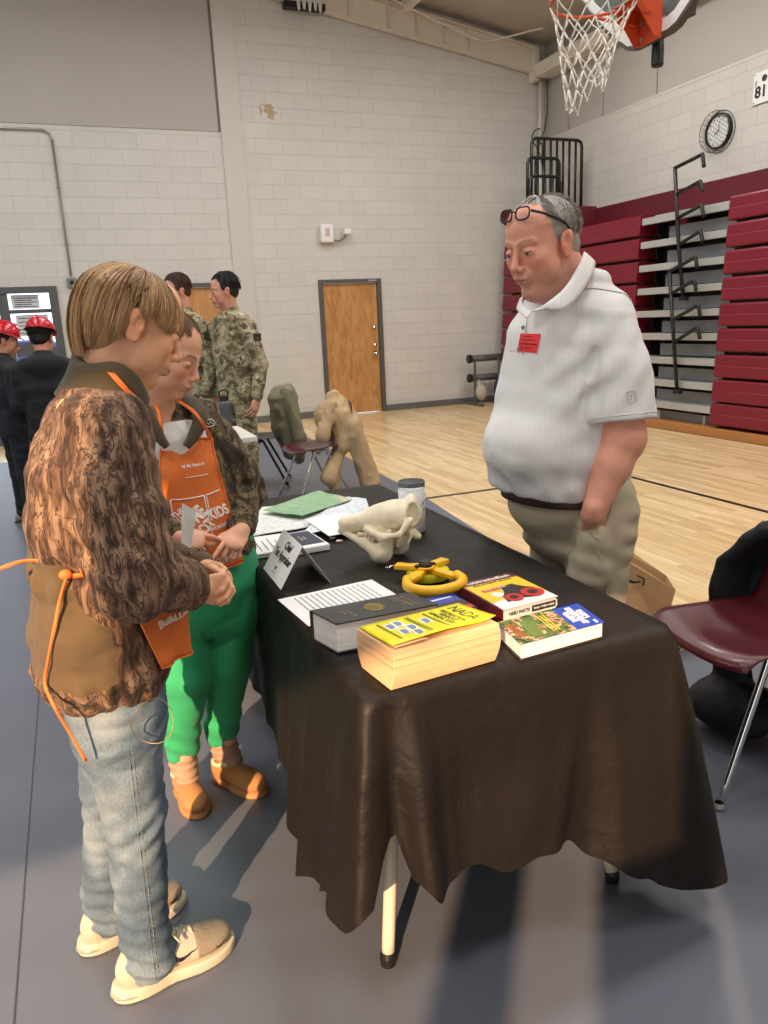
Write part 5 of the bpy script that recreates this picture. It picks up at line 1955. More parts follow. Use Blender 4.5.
# far table with the bottle
e = root('far_table', (.4, 5.3, 0), 'white topped table with a dark navy skirt behind the girl', 'table')
mb = MB(); mb.box((.50, 4.98, .705), (1.08, 5.60, .745)); mb.build('tabletop', m_plastic, e, bevel=.008)
mb = MB()
def skf(i, j):
    s = i / 90 * (.45 + .5); t = j / 8
    if s < .45: p = Vector((.55 + s, 5.05 + .012 * math.sin(s * 40) * t, 0))
    else: p = Vector((1.0 + .012 * math.sin(s * 40) * t, 5.05 + s - .45, 0))
    p.z = .70 - .66 * t
    return p
mb.grid(skf, 91, 9); mb.build('skirt', mat('navy_skirt_cloth', (24, 28, 44), .8), e, smooth=True)
for x in (.6, .95):
    for y in (5.12, 5.5):
        mb = MB(); mb.tube([(x, y, .705), (x, y, .005)], .014, 8); mb.build('leg', m_leg, e)
p = WZ(229, 436, .746); p = Vector((p.x, p.y + .06, .7465))
e = root('water_bottle', p, 'dark grey metal water bottle with black handle lid on the far white table', 'bottle')
mb = MB(); mb.lathe([(.0, 0), (.036, .001), (.038, .01), (.038, .20), (.034, .215), (.027, .222)], p, 32, caps=False); mb.build('bottle_body', mat('slate_powder_coat', (70, 74, 82), .5), e, smooth=True)
mb = MB(); mb.lathe([(.0275, .217), (.028, .226), (.028, .229)], p, 24, caps=False); mb.build('steel_neck', m_chrome, e, smooth=True)
mb = MB(); mb.lathe([(.029, .227), (.03, .25), (.027, .262), (0, .263)], p, 28, caps=False); lid = mb.build('lid', m_black, e, autos=40)
mb = MB(); mb.tube(spline([p + Vector((-.026, 0, .245)), p + Vector((-.028, 0, .285)), p + Vector((-.012, 0, .298)), p + Vector((.012, 0, .298)), p + Vector((.028, 0, .285)), p + Vector((.026, 0, .245))], 5), .006, 8); mb.build('carry_handle', m_black, lid, smooth=True)
text('YETI', 'lettering', m_galv, frame(p + Vector((.0, -.0385, .05)), (1, 0, 0), (0, 0, 1)), .008, e, depth=.0003)
# ------------------------------------------------------------------ people
def lin(c): return np.array(srgb(c)[:3])


def axes(az, pitch=0.0, roll=0.0):
    """rows: forward, left, up.  az in degrees from +x, pitch down in degrees, roll: head tips to its left"""
    a, p, r = math.radians(az), math.radians(pitch), math.radians(roll)
    f = Vector((math.cos(a) * math.cos(p), math.sin(a) * math.cos(p), -math.sin(p)))
    l = Vector((-math.sin(a), math.cos(a), 0))
    u = f.cross(l)
    l, u = l * math.cos(r) - u * math.sin(r), u * math.cos(r) + l * math.sin(r)
    return [tuple(f), tuple(l), tuple(u)]


class Head:
    def __init__(s, c, R, sc, skin, lips=None, brow=(90, 70, 50), fat=0.0, female=0, hairc=None, stubble=None, blush=.5, smile=0, browk=1.0, crown=.086):
        s.crown = crown
        s.c, s.R, s.k = Vector(c), R, sc
        s.Rn = np.array(R, dtype=np.float64)
        s.skin, s.lips, s.brow = skin, lips or tuple(int(x * y) for x, y in zip(skin, (.86, .66, .66))), brow
        s.fat, s.female, s.blush, s.stubble, s.smile, s.browk = fat, female, blush, stubble, smile, browk

    def w(s, x, y, z):
        v = s.Rn.T @ np.array([x, y, z]) * s.k
        return s.c + Vector(v)

    def e(s, c, r): return ell(s.w(*c), tuple(q * s.k for q in r), s.R)

    def co(s, a, b, ra, rb): return cone(s.w(*a), s.w(*b), ra * s.k, rb * s.k)

    def build(s, f):
        F_ = s.fat
        u = f.u
        u(s.e((-.014, 0, .045), (.094, .075, s.crown)), 0)
        u(s.e((.034, 0, .045), (.054, .060, .056)), .03)
        u(s.e((.033, 0, -.022), (.056, .060 + F_ * .6, .070)), .03)
        u(s.e((.026, 0, -.070), (.050 + F_ * .4, .049 + F_, .042 + F_ * .5)), .025)
        u(s.e((.070, 0, -.098 - F_ * .3), (.018 + F_ * .4, .020 + F_ * .4, .015)), .02)
        if F_: u(s.e((.035, 0, -.112), (.045, .045, .026)), .02)
        for y in (1, -1):
            u(s.e((.060, y * .040, -.022), (.024, .020 + F_ * .5, .020 + F_ * .3)), .02)
            u(s.e((.042, y * (.044 + F_ * .5), -.052), (.026, .016 + F_ * .5, .028)), .02)
            u(s.co((.088, y * .012, .024), (.074, y * .046, .026), .008, .007), .012)
        u(s.e((.083, 0, -.056), (.020, .028, .022)), .012)
        for y in (1, -1):
            f.sub(s.e((.103, y * .032, .002), (.018, .019, .0115)), .010)
            f.sub(s.e((.100, y * .008 + y * .008, .000), (.010, .007, .010)), .006)
        nt = .111 if not s.female else .107
        u(s.co((.088, 0, .020), (nt - .003, 0, -.026), .0065, .0095), .010)
        u(s.e((nt, 0, -.030), (.011, .0105, .010)), .008)
        for y in (1, -1):
            u(s.e((.100, y * .0125, -.036), (.0105, .0068, .0075)), .005)
            f.sub(s.e((.106, y * .0065, -.0425), (.004, .0032, .003)), .002)
        for y in (1, -1):   # lids over the eyeball
            u(s.e((.0795, y * .032, .002), (.0145, .0165, .0118)), .004)
            f.sub(s.e((.0955, y * .033, -.0012), (.0080, .0140, .0050)), .0015)
        w_ = .022 + .003 * s.smile
        u(s.e((.0975, 0, -.0600), (.0085, w_, .0050)), .006)
        u(s.e((.0955, 0, -.0700), (.0090, w_ * .85, .0058)), .006)
        f.sub(s.e((.1075, 0, -.0650), (.0085, w_ * 1.05, .0013)), .002)
        for y in (1, -1):
            f.sub(s.e((.090, y * (w_ + .003), -.0645 + .003 * s.smile), (.006, .003, .002)), .004)
        for y in (1, -1):   # ears
            u(s.e((-.006, y * .077, -.006), (.0185, .0085, .0310)), .006)
            u(s.e((-.012, y * .084, .010), (.0150, .0065, .018)), .004)
            f.sub(s.e((-.001, y * .0905, -.001), (.0095, .0085, .0190)), .004)
            u(s.e((.006, y * .080, -.010), (.004, .005, .006)), .003)
            u(s.e((.000, y * .079, -.031), (.0085, .006, .0085)), .004)

    def local(s, V): return ((V - np.array(s.c)) / s.k) @ s.Rn.T

    def tint(s, V, other=None):
        q = s.local(V)
        x, y, z = q[:, 0], q[:, 1], q[:, 2]
        ay = np.abs(y)
        c = np.tile(lin(s.skin), (len(V), 1))
        def mixc(m, col):
            m = np.clip(m, 0, 1)[:, None]
            c[:] = c * (1 - m) + np.array(col) * m
        near = (np.linalg.norm(q, axis=1) < .17)
        blush = lin(tuple(min(255, int(a * b)) for a, b in zip(s.skin, (1.0, .80, .78))))
        g = np.exp(-(((ay - .043) / .02) ** 2 + ((z + .03) / .022) ** 2)) * (x > .03)
        mixc(g * s.blush * near, blush)
        g = np.exp(-((y / .014) ** 2 + ((z + .034) / .012) ** 2)) * (x > .095)
        mixc(g * s.blush * .9 * near, blush)
        g = (ay > .070) * (x > -.035) * (x < .02) * (z > -.045) * (z < .035)
        mixc(g * s.blush * .8 * near, blush)
        wl = .0225
        lips = 1 - ((y / wl) ** 2 + ((z + .065) / (.0095 - .003 * (ay / wl) ** 2 + 1e-6)) ** 2)
        mixc(np.clip(lips * 5, 0, 1) * (x > .080) * near, lin(s.lips))
        bz = .0255 + .004 * np.sin(np.clip((ay - .012) / .038, 0, 1) * PI * .75)
        b = (1 - ((z - bz) / (.0042 * s.browk)) ** 2) * (ay > .012) * (ay < .050) * (x > .05)
        mixc(np.clip(b * 3, 0, 1) * .8 * near, lin(s.brow))
        # lash line
        l_ = (np.abs(z - .0032) < .0014) * (np.abs(ay - .033) < .0135) * (x > .083)
        mixc(l_ * .8 * near, lin((40, 28, 22)))
        if s.stubble:
            g = (z < -.04) * (x > -.03) * np.clip((-.04 - z) / .02, 0, 1)
            mixc(g * .35 * near, lin(s.stubble))
        return c

    def eyes(s, parent, iris=(84, 96, 104), down=10):
        for y in (1, -1):
            c = s.w(.0790, y * .032, .0008)
            g = Vector(s.Rn.T @ np.array([math.cos(math.radians(down)), 0, -math.sin(math.radians(down))])).normalized()
            up = Vector(s.R[2])
            Mq = frame(c, g, up)
            vs, fs, n, m_ = [], [], 20, 16
            r = .0122 * s.k
            cols = []
            for i in range(m_ + 1):
                a = PI * i / m_
                for j in range(n):
                    b = 2 * PI * j / n
                    vs.append(Mq @ Vector((r * math.cos(a), r * math.sin(a) * math.cos(b), r * math.sin(a) * math.sin(b))))
                    cols.append((.004, .004, .004) if a < .2 else (tuple(lin(iris)) if a < .52 else (.62, .58, .54)))
            F4 = np.array([(i * n + j, i * n + (j + 1) % n, (i + 1) * n + (j + 1) % n, (i + 1) * n + j) for i in range(m_) for j in range(n)])
            cc = np.array(cols)
            np_obj('eye', [(np.array([tuple(v) for v in vs]), F4)], m_eye, parent, tint=lambda V: cc)


m_eye = vcol_mat('eye', rough=.12, spec=.6, bump=0)
m_skin = vcol_mat('skin', rough=.48, spec=.35, bump=.12, sss=.06)


def strand_mesh(paths, r0, r1):
    """paths (n, m, 3) -> tapered three-sided strands"""
    n, m, _ = paths.shape
    t = np.gradient(paths, axis=1)
    t /= np.linalg.norm(t, axis=2, keepdims=True) + 1e-9
    ref = np.array([.3, .5, .81])
    a = np.cross(t, ref); a /= np.linalg.norm(a, axis=2, keepdims=True) + 1e-9
    b = np.cross(t, a)
    rr = np.linspace(0, 1, m)
    rad = (np.asarray(r0).reshape(-1, 1) * (1 - rr ** 2) + r1)[:, :, None]
    V = []
    for k in range(3):
        an = 2 * PI * k / 3
        V.append(paths + (a * math.cos(an) + b * math.sin(an)) * rad)
    V = np.stack(V, 2).reshape(-1, 3)
    i = np.arange(n)[:, None, None] * m * 3 + np.arange(m - 1)[None, :, None] * 3
    k = np.arange(3)[None, None, :]
    F4 = np.stack([i + k, i + (k + 1) % 3, i + 3 + (k + 1) % 3, i + 3 + k], -1).reshape(-1, 4)
    return V, F4


m_hair = vcol_mat('hair', rough=.42, spec=.4, bump=0)


def make_hair(hd, parent, cols, n, endf, start=(6, 80), C=(-.012, 0, .040), A=(.106, .088, .100), length=None, r0=.0011, jit=.005, whorl=(-.3, 0), seed=1, capf=None, res=.004, droop=.0, swirl=.25, clump=14, lift=0, tuck=.55, capdark=.8, endj=.04):
    """endf(theta deg, 0 = forehead) -> polar angle (deg from the crown) where the hair ends"""
    rg = np.random.default_rng(seed)
    th = rg.uniform(-PI, PI, n)
    ph0 = np.radians(rg.uniform(start[0] ** 1.0, start[1], n))
    pe = np.radians(np.array([endf(math.degrees(abs(t))) for t in th]))
    pe = pe + rg.normal(0, endj, n)
    if length: pe = np.minimum(pe, ph0 + np.radians(length) * rg.uniform(.7, 1.2, n))
    ok = pe > ph0 + .05
    th, ph0, pe = th[ok], ph0[ok], pe[ok]
    n = len(th)
    m_ = 12 if not length else 5
    t = np.linspace(0, 1, m_)[None, :]
    ph = ph0[:, None] + (pe - ph0)[:, None] * t
    cl = rg.normal(0, 1, (clump * clump,))
    ci = (np.floor((th + PI) / (2 * PI) * clump * 3)).astype(int) % len(cl)
    tt = th[:, None] + swirl * t * cl[ci][:, None] * .35 + rg.normal(0, .05, n)[:, None] * t
    rad = 1 + (rg.uniform(-jit, jit, n)[:, None] + .006 * cl[ci][:, None] * t) / .1 + lift * t * np.sin(t * PI)
    rad = rad + .05 * np.sin(t * PI) * rg.uniform(0, 1, n)[:, None] * (0 if length else 1)
    sp = np.sin(ph)
    # below the widest part the hair hangs, drawing in only a little
    hang = np.where(ph > PI / 2, 1 - (1 - sp) * tuck, sp)
    X = C[0] + A[0] * np.cos(tt) * hang * rad
    Y = C[1] + A[1] * np.sin(tt) * hang * rad
    Z = C[2] + A[2] * np.cos(ph) * rad - (droop(np.degrees(np.abs(th)))[:, None] if callable(droop) else droop) * t ** 2
    # tilt the crown back
    P = np.stack([X, Y, Z], -1)
    W = (P.reshape(-1, 3) * hd.k) @ hd.Rn + np.array(hd.c)
    V, F4 = strand_mesh(W.reshape(n, m_, 3), r0 * hd.k * rg.uniform(.7, 1.3, n), .00025)
    pieces = [(V, F4)]
    c1, c2 = lin(cols[0]), lin(cols[1])
    mixs = np.clip(rg.beta(1.2, 1.2, n)[:, None] * .8 + t * .35 - .1, 0, 1)[:, :, None]
    tc = np.repeat((c1 * (1 - mixs) + c2 * mixs).reshape(-1, 3), 3, 0)
    if capf is not None:
        lo = np.array(hd.c) - .17 * hd.k; hi = np.array(hd.c) + .18 * hd.k
        cV, cF = sdf_mesh(capf, lo, hi, res)
        pieces.append((relax(cV, cF, 1), cF))
        tc = np.concatenate([tc, np.tile((c1 * .55 + c2 * .45) * capdark, (len(cV), 1))])
    return np_obj('hair', pieces, m_hair, parent, tint=lambda V: tc)


def add_hand(f, W, d, n, side=1, s=1.0, curl=(25, 30, 20), spread=3.0, thumb=(35, 15), tcurl=20, k=.004, fingers=None):
    """W wrist, d towards the fingers, n back-of-hand normal, side +1: thumb lies along n x d"""
    d = Vector(d).normalized(); n = Vector(n); n = (n - d * n.dot(d)).normalized()
    t = n.cross(d) * side
    W = Vector(W)
    R = [tuple(d), tuple(t), tuple(n)]
    f.u(ell(W + d * .045 * s, (.055 * s, .040 * s, .0155 * s), R), .010)
    f.u(ell(W + d * .075 * s + t * .008 * s, (.024 * s, .034 * s, .0125 * s), R), .008)
    f.u(cone(W - d * .03 * s, W + d * .02 * s, .026 * s, .024 * s), .014)
    L = [(.046, .028, .022), (.050, .031, .023), (.047, .029, .022), (.037, .022, .020)]
    rr = [.0092, .0094, .0088, .0078]
    for i in range(4):
        o = .031 - .0205 * i
        b = W + d * (.083 - (.004 if i in (0, 2) else 0) - (.012 if i == 3 else 0)) * s + t * o * s
        cu = curl if fingers is None else fingers[i]
        an = 0
        p = b
        dd = d
        sp = math.radians(spread * (1.5 - i))
        for j in range(3):
            an += math.radians(cu[j])
            dd = (d * math.cos(an) - n * math.sin(an)); dd = (dd + t * math.sin(sp)).normalized()
            q = p + dd * L[i][j] * s
            ra = (rr[i] - .0009 * j) * s
            f.u(cone(p, q, ra, ra - .0008 * s), k if j else .006)
            p = q
    ta, tb = math.radians(thumb[0]), math.radians(thumb[1])
    b = W + d * .022 * s + t * .024 * s - n * .004 * s
    dd = (d * math.cos(ta) + t * math.sin(ta)); dd = (dd * math.cos(tb) - n * math.sin(tb)).normalized()
    p = b + dd * .040 * s
    f.u(cone(b, p, .0145 * s, .0112 * s), .012)
    ax = (d * math.cos(math.radians(thumb[0] - tcurl)) + t * math.sin(math.radians(thumb[0] - tcurl)) - n * math.sin(tb) * .8).normalized()
    q = p + ax * .030 * s
    f.u(cone(p, q, .0105 * s, .0098 * s), .004)
    ax = (ax + d * .25 - t * .15).normalized()
    f.u(cone(q, q + ax * .024 * s, .0096 * s, .0076 * s), .003)


def wrinkles(amp, s1=(9, 9, 16), s2=(26, 26, 40)):
    def g(P):
        a = vnoise(P, s1, 3.3); b = vnoise(P, s2, 9.1)
        return amp * (1 - 2 * np.abs(a)) * .8 + amp * .35 * b
    return g


m_toe = mat('grey_brown_knit', (138, 126, 108), .8, var=.5, scale=260, bump=.8, bscale=420)


def shoe(parent, heel, toe, kind, mats, label_sfx=''):
    """low shoe: built along heel -> toe on the floor"""
    heel, toe = Vector(heel), Vector(toe)
    L = (toe - heel).length
    d = (toe - heel).normalized(); l = Vector((-d.y, d.x, 0)); up = Vector((0, 0, 1))
    R = [tuple(d), tuple(l), (0, 0, 1)]
    k = L / .29
    def P(x, y, z): return heel + d * x * k + l * y * k + up * (z * k + .006)
    def E(c, r): return ell(P(*c), tuple(q * k for q in r), R)
    lo = Vector([min(heel[i], toe[i]) - .09 for i in range(3)]); hi = Vector([max(heel[i], toe[i]) + .09 for i in range(3)])
    lo.z = -.01; hi.z = .19
    f = SDF()
    if kind == 'sneaker':
        f.u(E((.055, 0, .062), (.048, .034, .048))).u(E((.075, 0, .088), (.045, .035, .036)), .02)
        f.u(E((.15, 0, .055), (.085, .040, .036)), .03).u(E((.215, 0, .044), (.066, .044, .027)), .02)
        f.u(cone(P(.10, 0, .095), P(.19, 0, .066), .027 * k, .018 * k), .02)
        f.cut(plane(P(0, 0, .020), (0, 0, -1)))
        f.disp(lambda Q: .0006 * vnoise(Q, (300, 300, 300)))
        up_ = sdf_obj('upper', f, lo, hi, .003, mats[0], parent)
        g = SDF(); g.ops = list(f.ops); g.disp(lambda Q: np.full(len(Q), -.0011, dtype=F32)); g.cut(plane(P(.185, 0, 0), -d)).cut(plane(P(0, 0, .034), (0, 0, -1)))
        sdf_obj('toe_mesh', g, lo, hi, .003, m_toe, up_)
        g = SDF().u(E((.058, 0, .015), (.064, .042, .08))).u(E((.15, 0, .012), (.10, .040, .08)), .03).u(E((.21, 0, .012), (.080, .050, .08)), .03)
        g.cut(plane(P(0, 0, .036), (d.x * .045, d.y * .045, 1))).cut(plane(P(0, 0, .0), (0, 0, -1)))
        g.disp(lambda Q: .0012 * np.sin(Q[:, 2] * 900) * (np.array((Q - A3(heel)) @ A3(d)) < .11))
        so = sdf_obj('sole', g, lo, hi, .0035, mats[1], parent)
        g = SDF().u(E((.052, 0, .017), (.0625, .0415, .016))); g.cut(plane(P(.105, 0, 0), d))
        sdf_obj('air_cushion', g, lo, hi, .003, mats[2], so)
        mb = MB()
        for i in range(5):
            x = .125 + .016 * i
            mb.tube([push_fn(f)(q_, .001) for q_ in spline([P(x, -.030, .12), P(x + .004, 0, .13), P(x, .030, .12)], 5)], .0028 * k, 6)
        mb.tube(spline([P(.12, 0, .122), P(.105, -.02, .15), P(.118, -.03, .158), P(.125, -.012, .13)], 6), .0024 * k, 6)
        mb.tube(spline([P(.12, 0, .122), P(.135, -.025, .12), P(.15, -.04, .10)], 6), .0024 * k, 6)
        mb.build('lace', mats[0], parent, smooth=True)
        for sd in (-1, 1):
            mb = MB()
            pf = push_fn(f)
            pts = [pf(q_, .0008) for q_ in spline([P(.128, sd * .048, .074), P(.138, sd * .049, .060), P(.152, sd * .049, .058), P(.186, sd * .047, .070)], 8)]
            n = len(pts)
            mb.tube(pts, [(.0005 + .0058 * math.sin(PI * min(1, (i / (n - 1)) * .9 + .05)) ** 1.2 * (1 - .6 * i / n)) * k for i in range(n)], 8, flat=.9)
            mb.build('swoosh_mark', mats[3], parent, smooth=True)
        mb = MB()
        pts = [pf(q_, .0006) for q_ in spline([P(.228, -.044, .048), P(.236, -.044, .043), P(.258, -.040, .050)], 5)]
        mb.tube(pts, [.0022 * k * math.sin(PI * (i + 1) / (len(pts) + 1)) for i in range(len(pts))], 6)
        mb.build('toe_mark', mats[3], parent, smooth=True)
    else:
        f.u(E((.058, 0, .055), (.055, .040, .05))).u(E((.15, 0, .05), (.09, .045, .042)), .04).u(E((.215, 0, .042), (.072, .052, .036)), .03)
        f.u(cone(P(.07, 0, .07), P(.075, 0, .098), .042 * k, .04 * k), .02)
        f.cut(plane(P(0, 0, .012), (0, 0, -1))).cut(plane(P(0.07, 0, .10), (-.12, 0, 1)))
        sdf_obj('upper', f, lo, hi, .0035, mats[0], parent)
        g = SDF().u(E((.062, 0, .004), (.066, .048, .022))).u(E((.15, 0, .004), (.10, .046, .022)), .03).u(E((.21, 0, .004), (.084, .058, .022)), .03)
        g.cut(plane(P(0, 0, .024), (0, 0, 1))).cut(plane(P(0, 0, -.003), (0, 0, -1)))
        sdf_obj('sole', g, lo, hi, .004, mats[1], parent)
        if len(mats) > 2:
            mb = MB()
            mb.tube([P(.072 + .043 * math.cos(a), .043 * math.sin(a), .094 + .005 * math.cos(a)) for a in np.linspace(0, 2 * PI, 30, endpoint=False)], .0085 * k, 8, closed=True)
            cf = mb.build('knitted_collar', mats[2], parent, smooth=True)
            mb = MB()
            for i in range(26):
                a = 2 * PI * i / 26
                a2 = a + .16
                mb.tube([P(.072 + .0525 * math.cos(a), .0525 * math.sin(a), .088), P(.072 + .0525 * math.cos(a2), .0525 * math.sin(a2), .099)], .0022 * k, 5)
            mb.build('braid', mats[3], cf, smooth=True)


m_camo_boy = camo_mat('bark_camo', [(.32, (46, 34, 28)), (.42, (84, 62, 50)), (.50, (110, 84, 66)), (.58, (140, 110, 88)), (.70, (160, 130, 106))], scale=15, stretch=(2.2, 2.2, .42), distort=1.1, bark=True)
m_camo_girl = camo_mat('timber_camo', [(.30, (30, 26, 20)), (.44, (66, 56, 42)), (.50, (98, 84, 62)), (.60, (128, 110, 84)), (.70, (60, 52, 38))], scale=16, stretch=(1, 1, .5), distort=1.6, bark=True)
m_fleece = mat('brown_fleece', (94, 76, 52), .95, var=.12, scale=40, bump=.5, bscale=300, sheen=.1)
m_fleece2 = mat('olive_fleece', (78, 68, 50), .95, var=.1, scale=40, bump=.5, bscale=300, sheen=.1)
m_apron = mat('orange_apron_cloth', (222, 116, 50), .75, var=.05, scale=6, bump=.25, bscale=500)
m_strap = mat('orange_webbing', (238, 122, 56), .7)
m_aw = mat('white_apron_print', (244, 240, 234), .7)


def denim_mat():
    m, nt, b = new_mat('faded_denim')
    N, L = nt.nodes, nt.links
    tc = N.new('ShaderNodeTexCoord')
    mp = N.new('ShaderNodeMapping'); mp.inputs['Scale'].default_value = (1, 1, .3); L.new(tc.outputs['Object'], mp.inputs[0])
    nz = N.new('ShaderNodeTexNoise'); nz.inputs['Scale'].default_value = 420; nz.inputs['Detail'].default_value = 2; L.new(mp.outputs[0], nz.inputs['Vector'])
    n2 = N.new('ShaderNodeTexNoise'); n2.inputs['Scale'].default_value = 7; n2.inputs['Detail'].default_value = 5; L.new(tc.outputs['Object'], n2.inputs['Vector'])
    ad = N.new('ShaderNodeMath'); ad.operation = 'MULTIPLY_ADD'; ad.inputs[1].default_value = .30; L.new(nz.outputs[0], ad.inputs[0]); L.new(n2.outputs[0], ad.inputs[2])
    rp = ramp(nt, [(.42, srgb(58, 74, 92)), (.64, srgb(92, 110, 126)), (.85, srgb(136, 148, 156))]); L.new(ad.outputs[0], rp.inputs[0]); L.new(rp.outputs[0], b.inputs['Base Color'])
    b.inputs['Roughness'].default_value = .85
    bp = N.new('ShaderNodeBump'); bp.inputs['Strength'].default_value = .3; bp.inputs['Distance'].default_value = .001; L.new(nz.outputs[0], bp.inputs['Height']); L.new(bp.outputs[0], b.inputs['Normal'])
    return m


m_denim = denim_mat()


def bounds(pts, pad):
    a = np.array([tuple(p) for p in pts])
    return Vector(a.min(0) - pad), Vector(a.max(0) + pad)


def surf_ribbon(fsdf, pts, half, name, m, parent, off=.003, th=.002, up=None):
    """a flat strap laid on an implicit surface: points are pushed to the surface"""
    def push(p, o=off):
        q = np.array([tuple(p)], dtype=F32)
        for _ in range(6):
            dd = float(fsdf(q)[0])
            g = np.array([float(fsdf(q + np.array([v], dtype=F32))[0]) - dd for v in ((.002, 0, 0), (0, .002, 0), (0, 0, .002))])
            g /= np.linalg.norm(g) + 1e-9
            q = q - ((dd - o) * g).astype(F32)
        return Vector(q[0]), Vector(g)
    P, G = zip(*[push(p) for p in pts])
    mb = MB()
    vs = []
    n = len(P)
    for i in range(n):
        t = (P[min(i + 1, n - 1)] - P[max(i - 1, 0)]).normalized()
        s_ = t.cross(G[i]).normalized()
        vs += [push(P[i] - s_ * half)[0], P[i] + G[i] * .0005, push(P[i] + s_ * half)[0]]
    fs = []
    for i in range(n - 1):
        for k in range(2): fs.append((i * 3 + k, i * 3 + k + 1, i * 3 + 4 + k, i * 3 + 3 + k))
    mb.add(vs, fs)
    return mb.build(name, m, parent, smooth=True, solid=th)


def push_fn(fsdf):
    def push(p, o=.004, it=6):
        q = np.array([tuple(p)], dtype=F32)
        for _ in range(it):
            dd = float(fsdf(q)[0])
            g = np.array([float(fsdf(q + np.array([v], dtype=F32))[0]) - dd for v in ((.002, 0, 0), (0, .002, 0), (0, 0, .002))])
            g /= np.linalg.norm(g) + 1e-9
            q = q - ((dd - o) * g).astype(F32)
        return Vector(q[0])
    return push


def on_surf(fsdf, origin, ax, ay, name, m, parent, s, h, w=None, off=.004, **k):
    """lettering projected along the third axis on to an implicit surface"""
    ax, ay = Vector(ax).normalized(), Vector(ay)
    ay = (ay - ax * ay.dot(ax)).normalized()
    nz = ax.cross(ay)
    ts = np.linspace(-.12, .12, 97)
    def fl(x, y, z):
        p = Vector(origin) + ax * x + ay * y
        line = np.array([tuple(p + nz * t) for t in ts], dtype=F32)
        v = fsdf(line)
        i = np.where(v < 0)[0]
        t = ts[i[-1]] if len(i) else -.02
        if len(i) and i[-1] + 1 < len(ts):
            a, b = v[i[-1]], v[i[-1] + 1]; t = ts[i[-1]] + (ts[1] - ts[0]) * (-a / (b - a + 1e-9))
        return p + nz * (t + off + z)
    return text(s, name, m, None, h, parent, w=w, flow=fl, **k)
def split_obj(V, Fc, zones, names, mats, parents, it=1):
    """one mesh cut into neighbouring cloth pieces: zones(face centres) -> index; names/mats/parents per index"""
    V = relax(V, Fc, it)
    cen = V[Fc].mean(1)
    z = zones(cen)
    out = []
    for i, nme in enumerate(names):
        Fi = Fc[z == i]
        if not len(Fi): out.append(None); continue
        used, inv = np.unique(Fi, return_inverse=True)
        par = parents[i] if not isinstance(parents[i], int) else out[parents[i]]
        o = np_obj(nme, [(V[used], inv.reshape(Fi.shape))], mats[i], par)
        out.append(o)
    return out


# ------------------------------------------------------------------ the boy
BY = 1.62
boy = root('person', (0.0, 1.62, 0), 'boy nearest the camera with blond mop hair, bark camouflage jacket, orange apron and jeans', 'person')
R = axes(7, 25, 0)
ear = WY(134.5, 325, 1.535)
kk = .94
hb = Head((0, 0, 0), R, kk, (232, 176, 138), lips=(196, 120, 100), brow=(150, 110, 70), blush=.5, crown=.064)
hb.c = ear - (hb.w(-.008, -.080, -.006) - hb.c)
SH_R, SH_L = WY(106, 432, 1.47), WY(112, 425, 1.80)
NB = WY(100, 400, 1.625)
WR_R = WY(196, 590, 1.56); EL_R = WY(128, 578, 1.42)
WR_L = WY(203, 569, 1.68); EL_L = WY(140, 560, 1.86)
HC = WY(114, 690, 1.62)       # hips
f = SDF()
hb.build(f)
f.u(cone(hb.w(-.022, 0, -.045), NB + Vector((.012, 0, -.02)), .052, .062), .03)
f.u(cone(hb.w(.02, 0, -.075), NB + Vector((.03, 0, .0)), .03, .05), .03)
lo, hi = hb.c - Vector((.17, .15, .19)), hb.c + Vector((.17, .15, .17))
V1, F1 = sdf_mesh(f, lo, hi, .0027)
# hands
f = SDF()
dR = (WY(226, 590, 1.63) - WR_R); nR = Vector((.25, -.85, .35))
f.u(cone(EL_R + (WR_R - EL_R) * .7, WR_R, .034, .026), 0)
add_hand(f, WR_R + dR.normalized() * .005, Vector((.85, .45, -.12)), Vector((.35, -.85, -.25)), side=-1, s=.80, curl=(40, 48, 30), thumb=(30, -5), tcurl=12)
dL = Vector((.75, -.62, -.25))
f.u(cone(EL_L + (WR_L - EL_L) * .7, WR_L, .034, .026), .01)
add_hand(f, WR_L, Vector((.62, -.72, -.18)), Vector((.74, .34, .56)), side=-1, s=.80, curl=(35, 52, 34), thumb=(32, 10), tcurl=20)
m_ = (WR_R + WR_L) / 2
V2, F2 = sdf_mesh(f, Vector((m_.x - .09, 1.40, m_.z - .10)), Vector((m_.x + .16, 1.90, m_.z + .10)), .0022)
# trunk and legs under the clothes
g = SDF()
g.u(loft([(NB - Vector((0, 0, .04)), .10, .06), (WY(94, 470, BY), .15, .08), (WY(92, 560, BY), .13, .075), (HC, .15, .09)], (1, 0, 0)), 0)
AK_R, AK_L = Vector((-.015, 1.555, .10)), Vector((-.09, 1.735, .10))
KN_R, KN_L = Vector((.0, 1.545, .43)), Vector((-.04, 1.70, .42))
for hp, kn, ak in ((HC + Vector((0, -.07, 0)), KN_R, AK_R), (HC + Vector((-.01, .08, 0)), KN_L, AK_L)):
    g.u(cone(hp, kn, .07, .048), .02).u(cone(kn, ak, .045, .034), .02)
for s_, e_, w_ in ((SH_R, EL_R, WR_R), (SH_L, EL_L, WR_L)):
    g.u(cone(s_, e_, .045, .037), .02).u(cone(e_, w_, .036, .026), .02)
V3, F3 = sdf_mesh(g, (-.25, 1.35, .05), (.32, 1.95, 1.36), .010)
# keep one closed figure: pieces meet inside the collar and the cuffs
np_obj('body', [(V1, F1), (V2, F2), (V3, F3)], m_skin, boy, tint=lambda V: hb.tint(V))
hb.eyes(boy, (92, 110, 120), down=35)


def boy_end(t):
    # forehead fringe, over the ear, nape
    return np.interp(t, [0, 35, 60, 72, 90, 104, 125, 180], [106, 106, 104, 98, 96, 138, 158, 168])


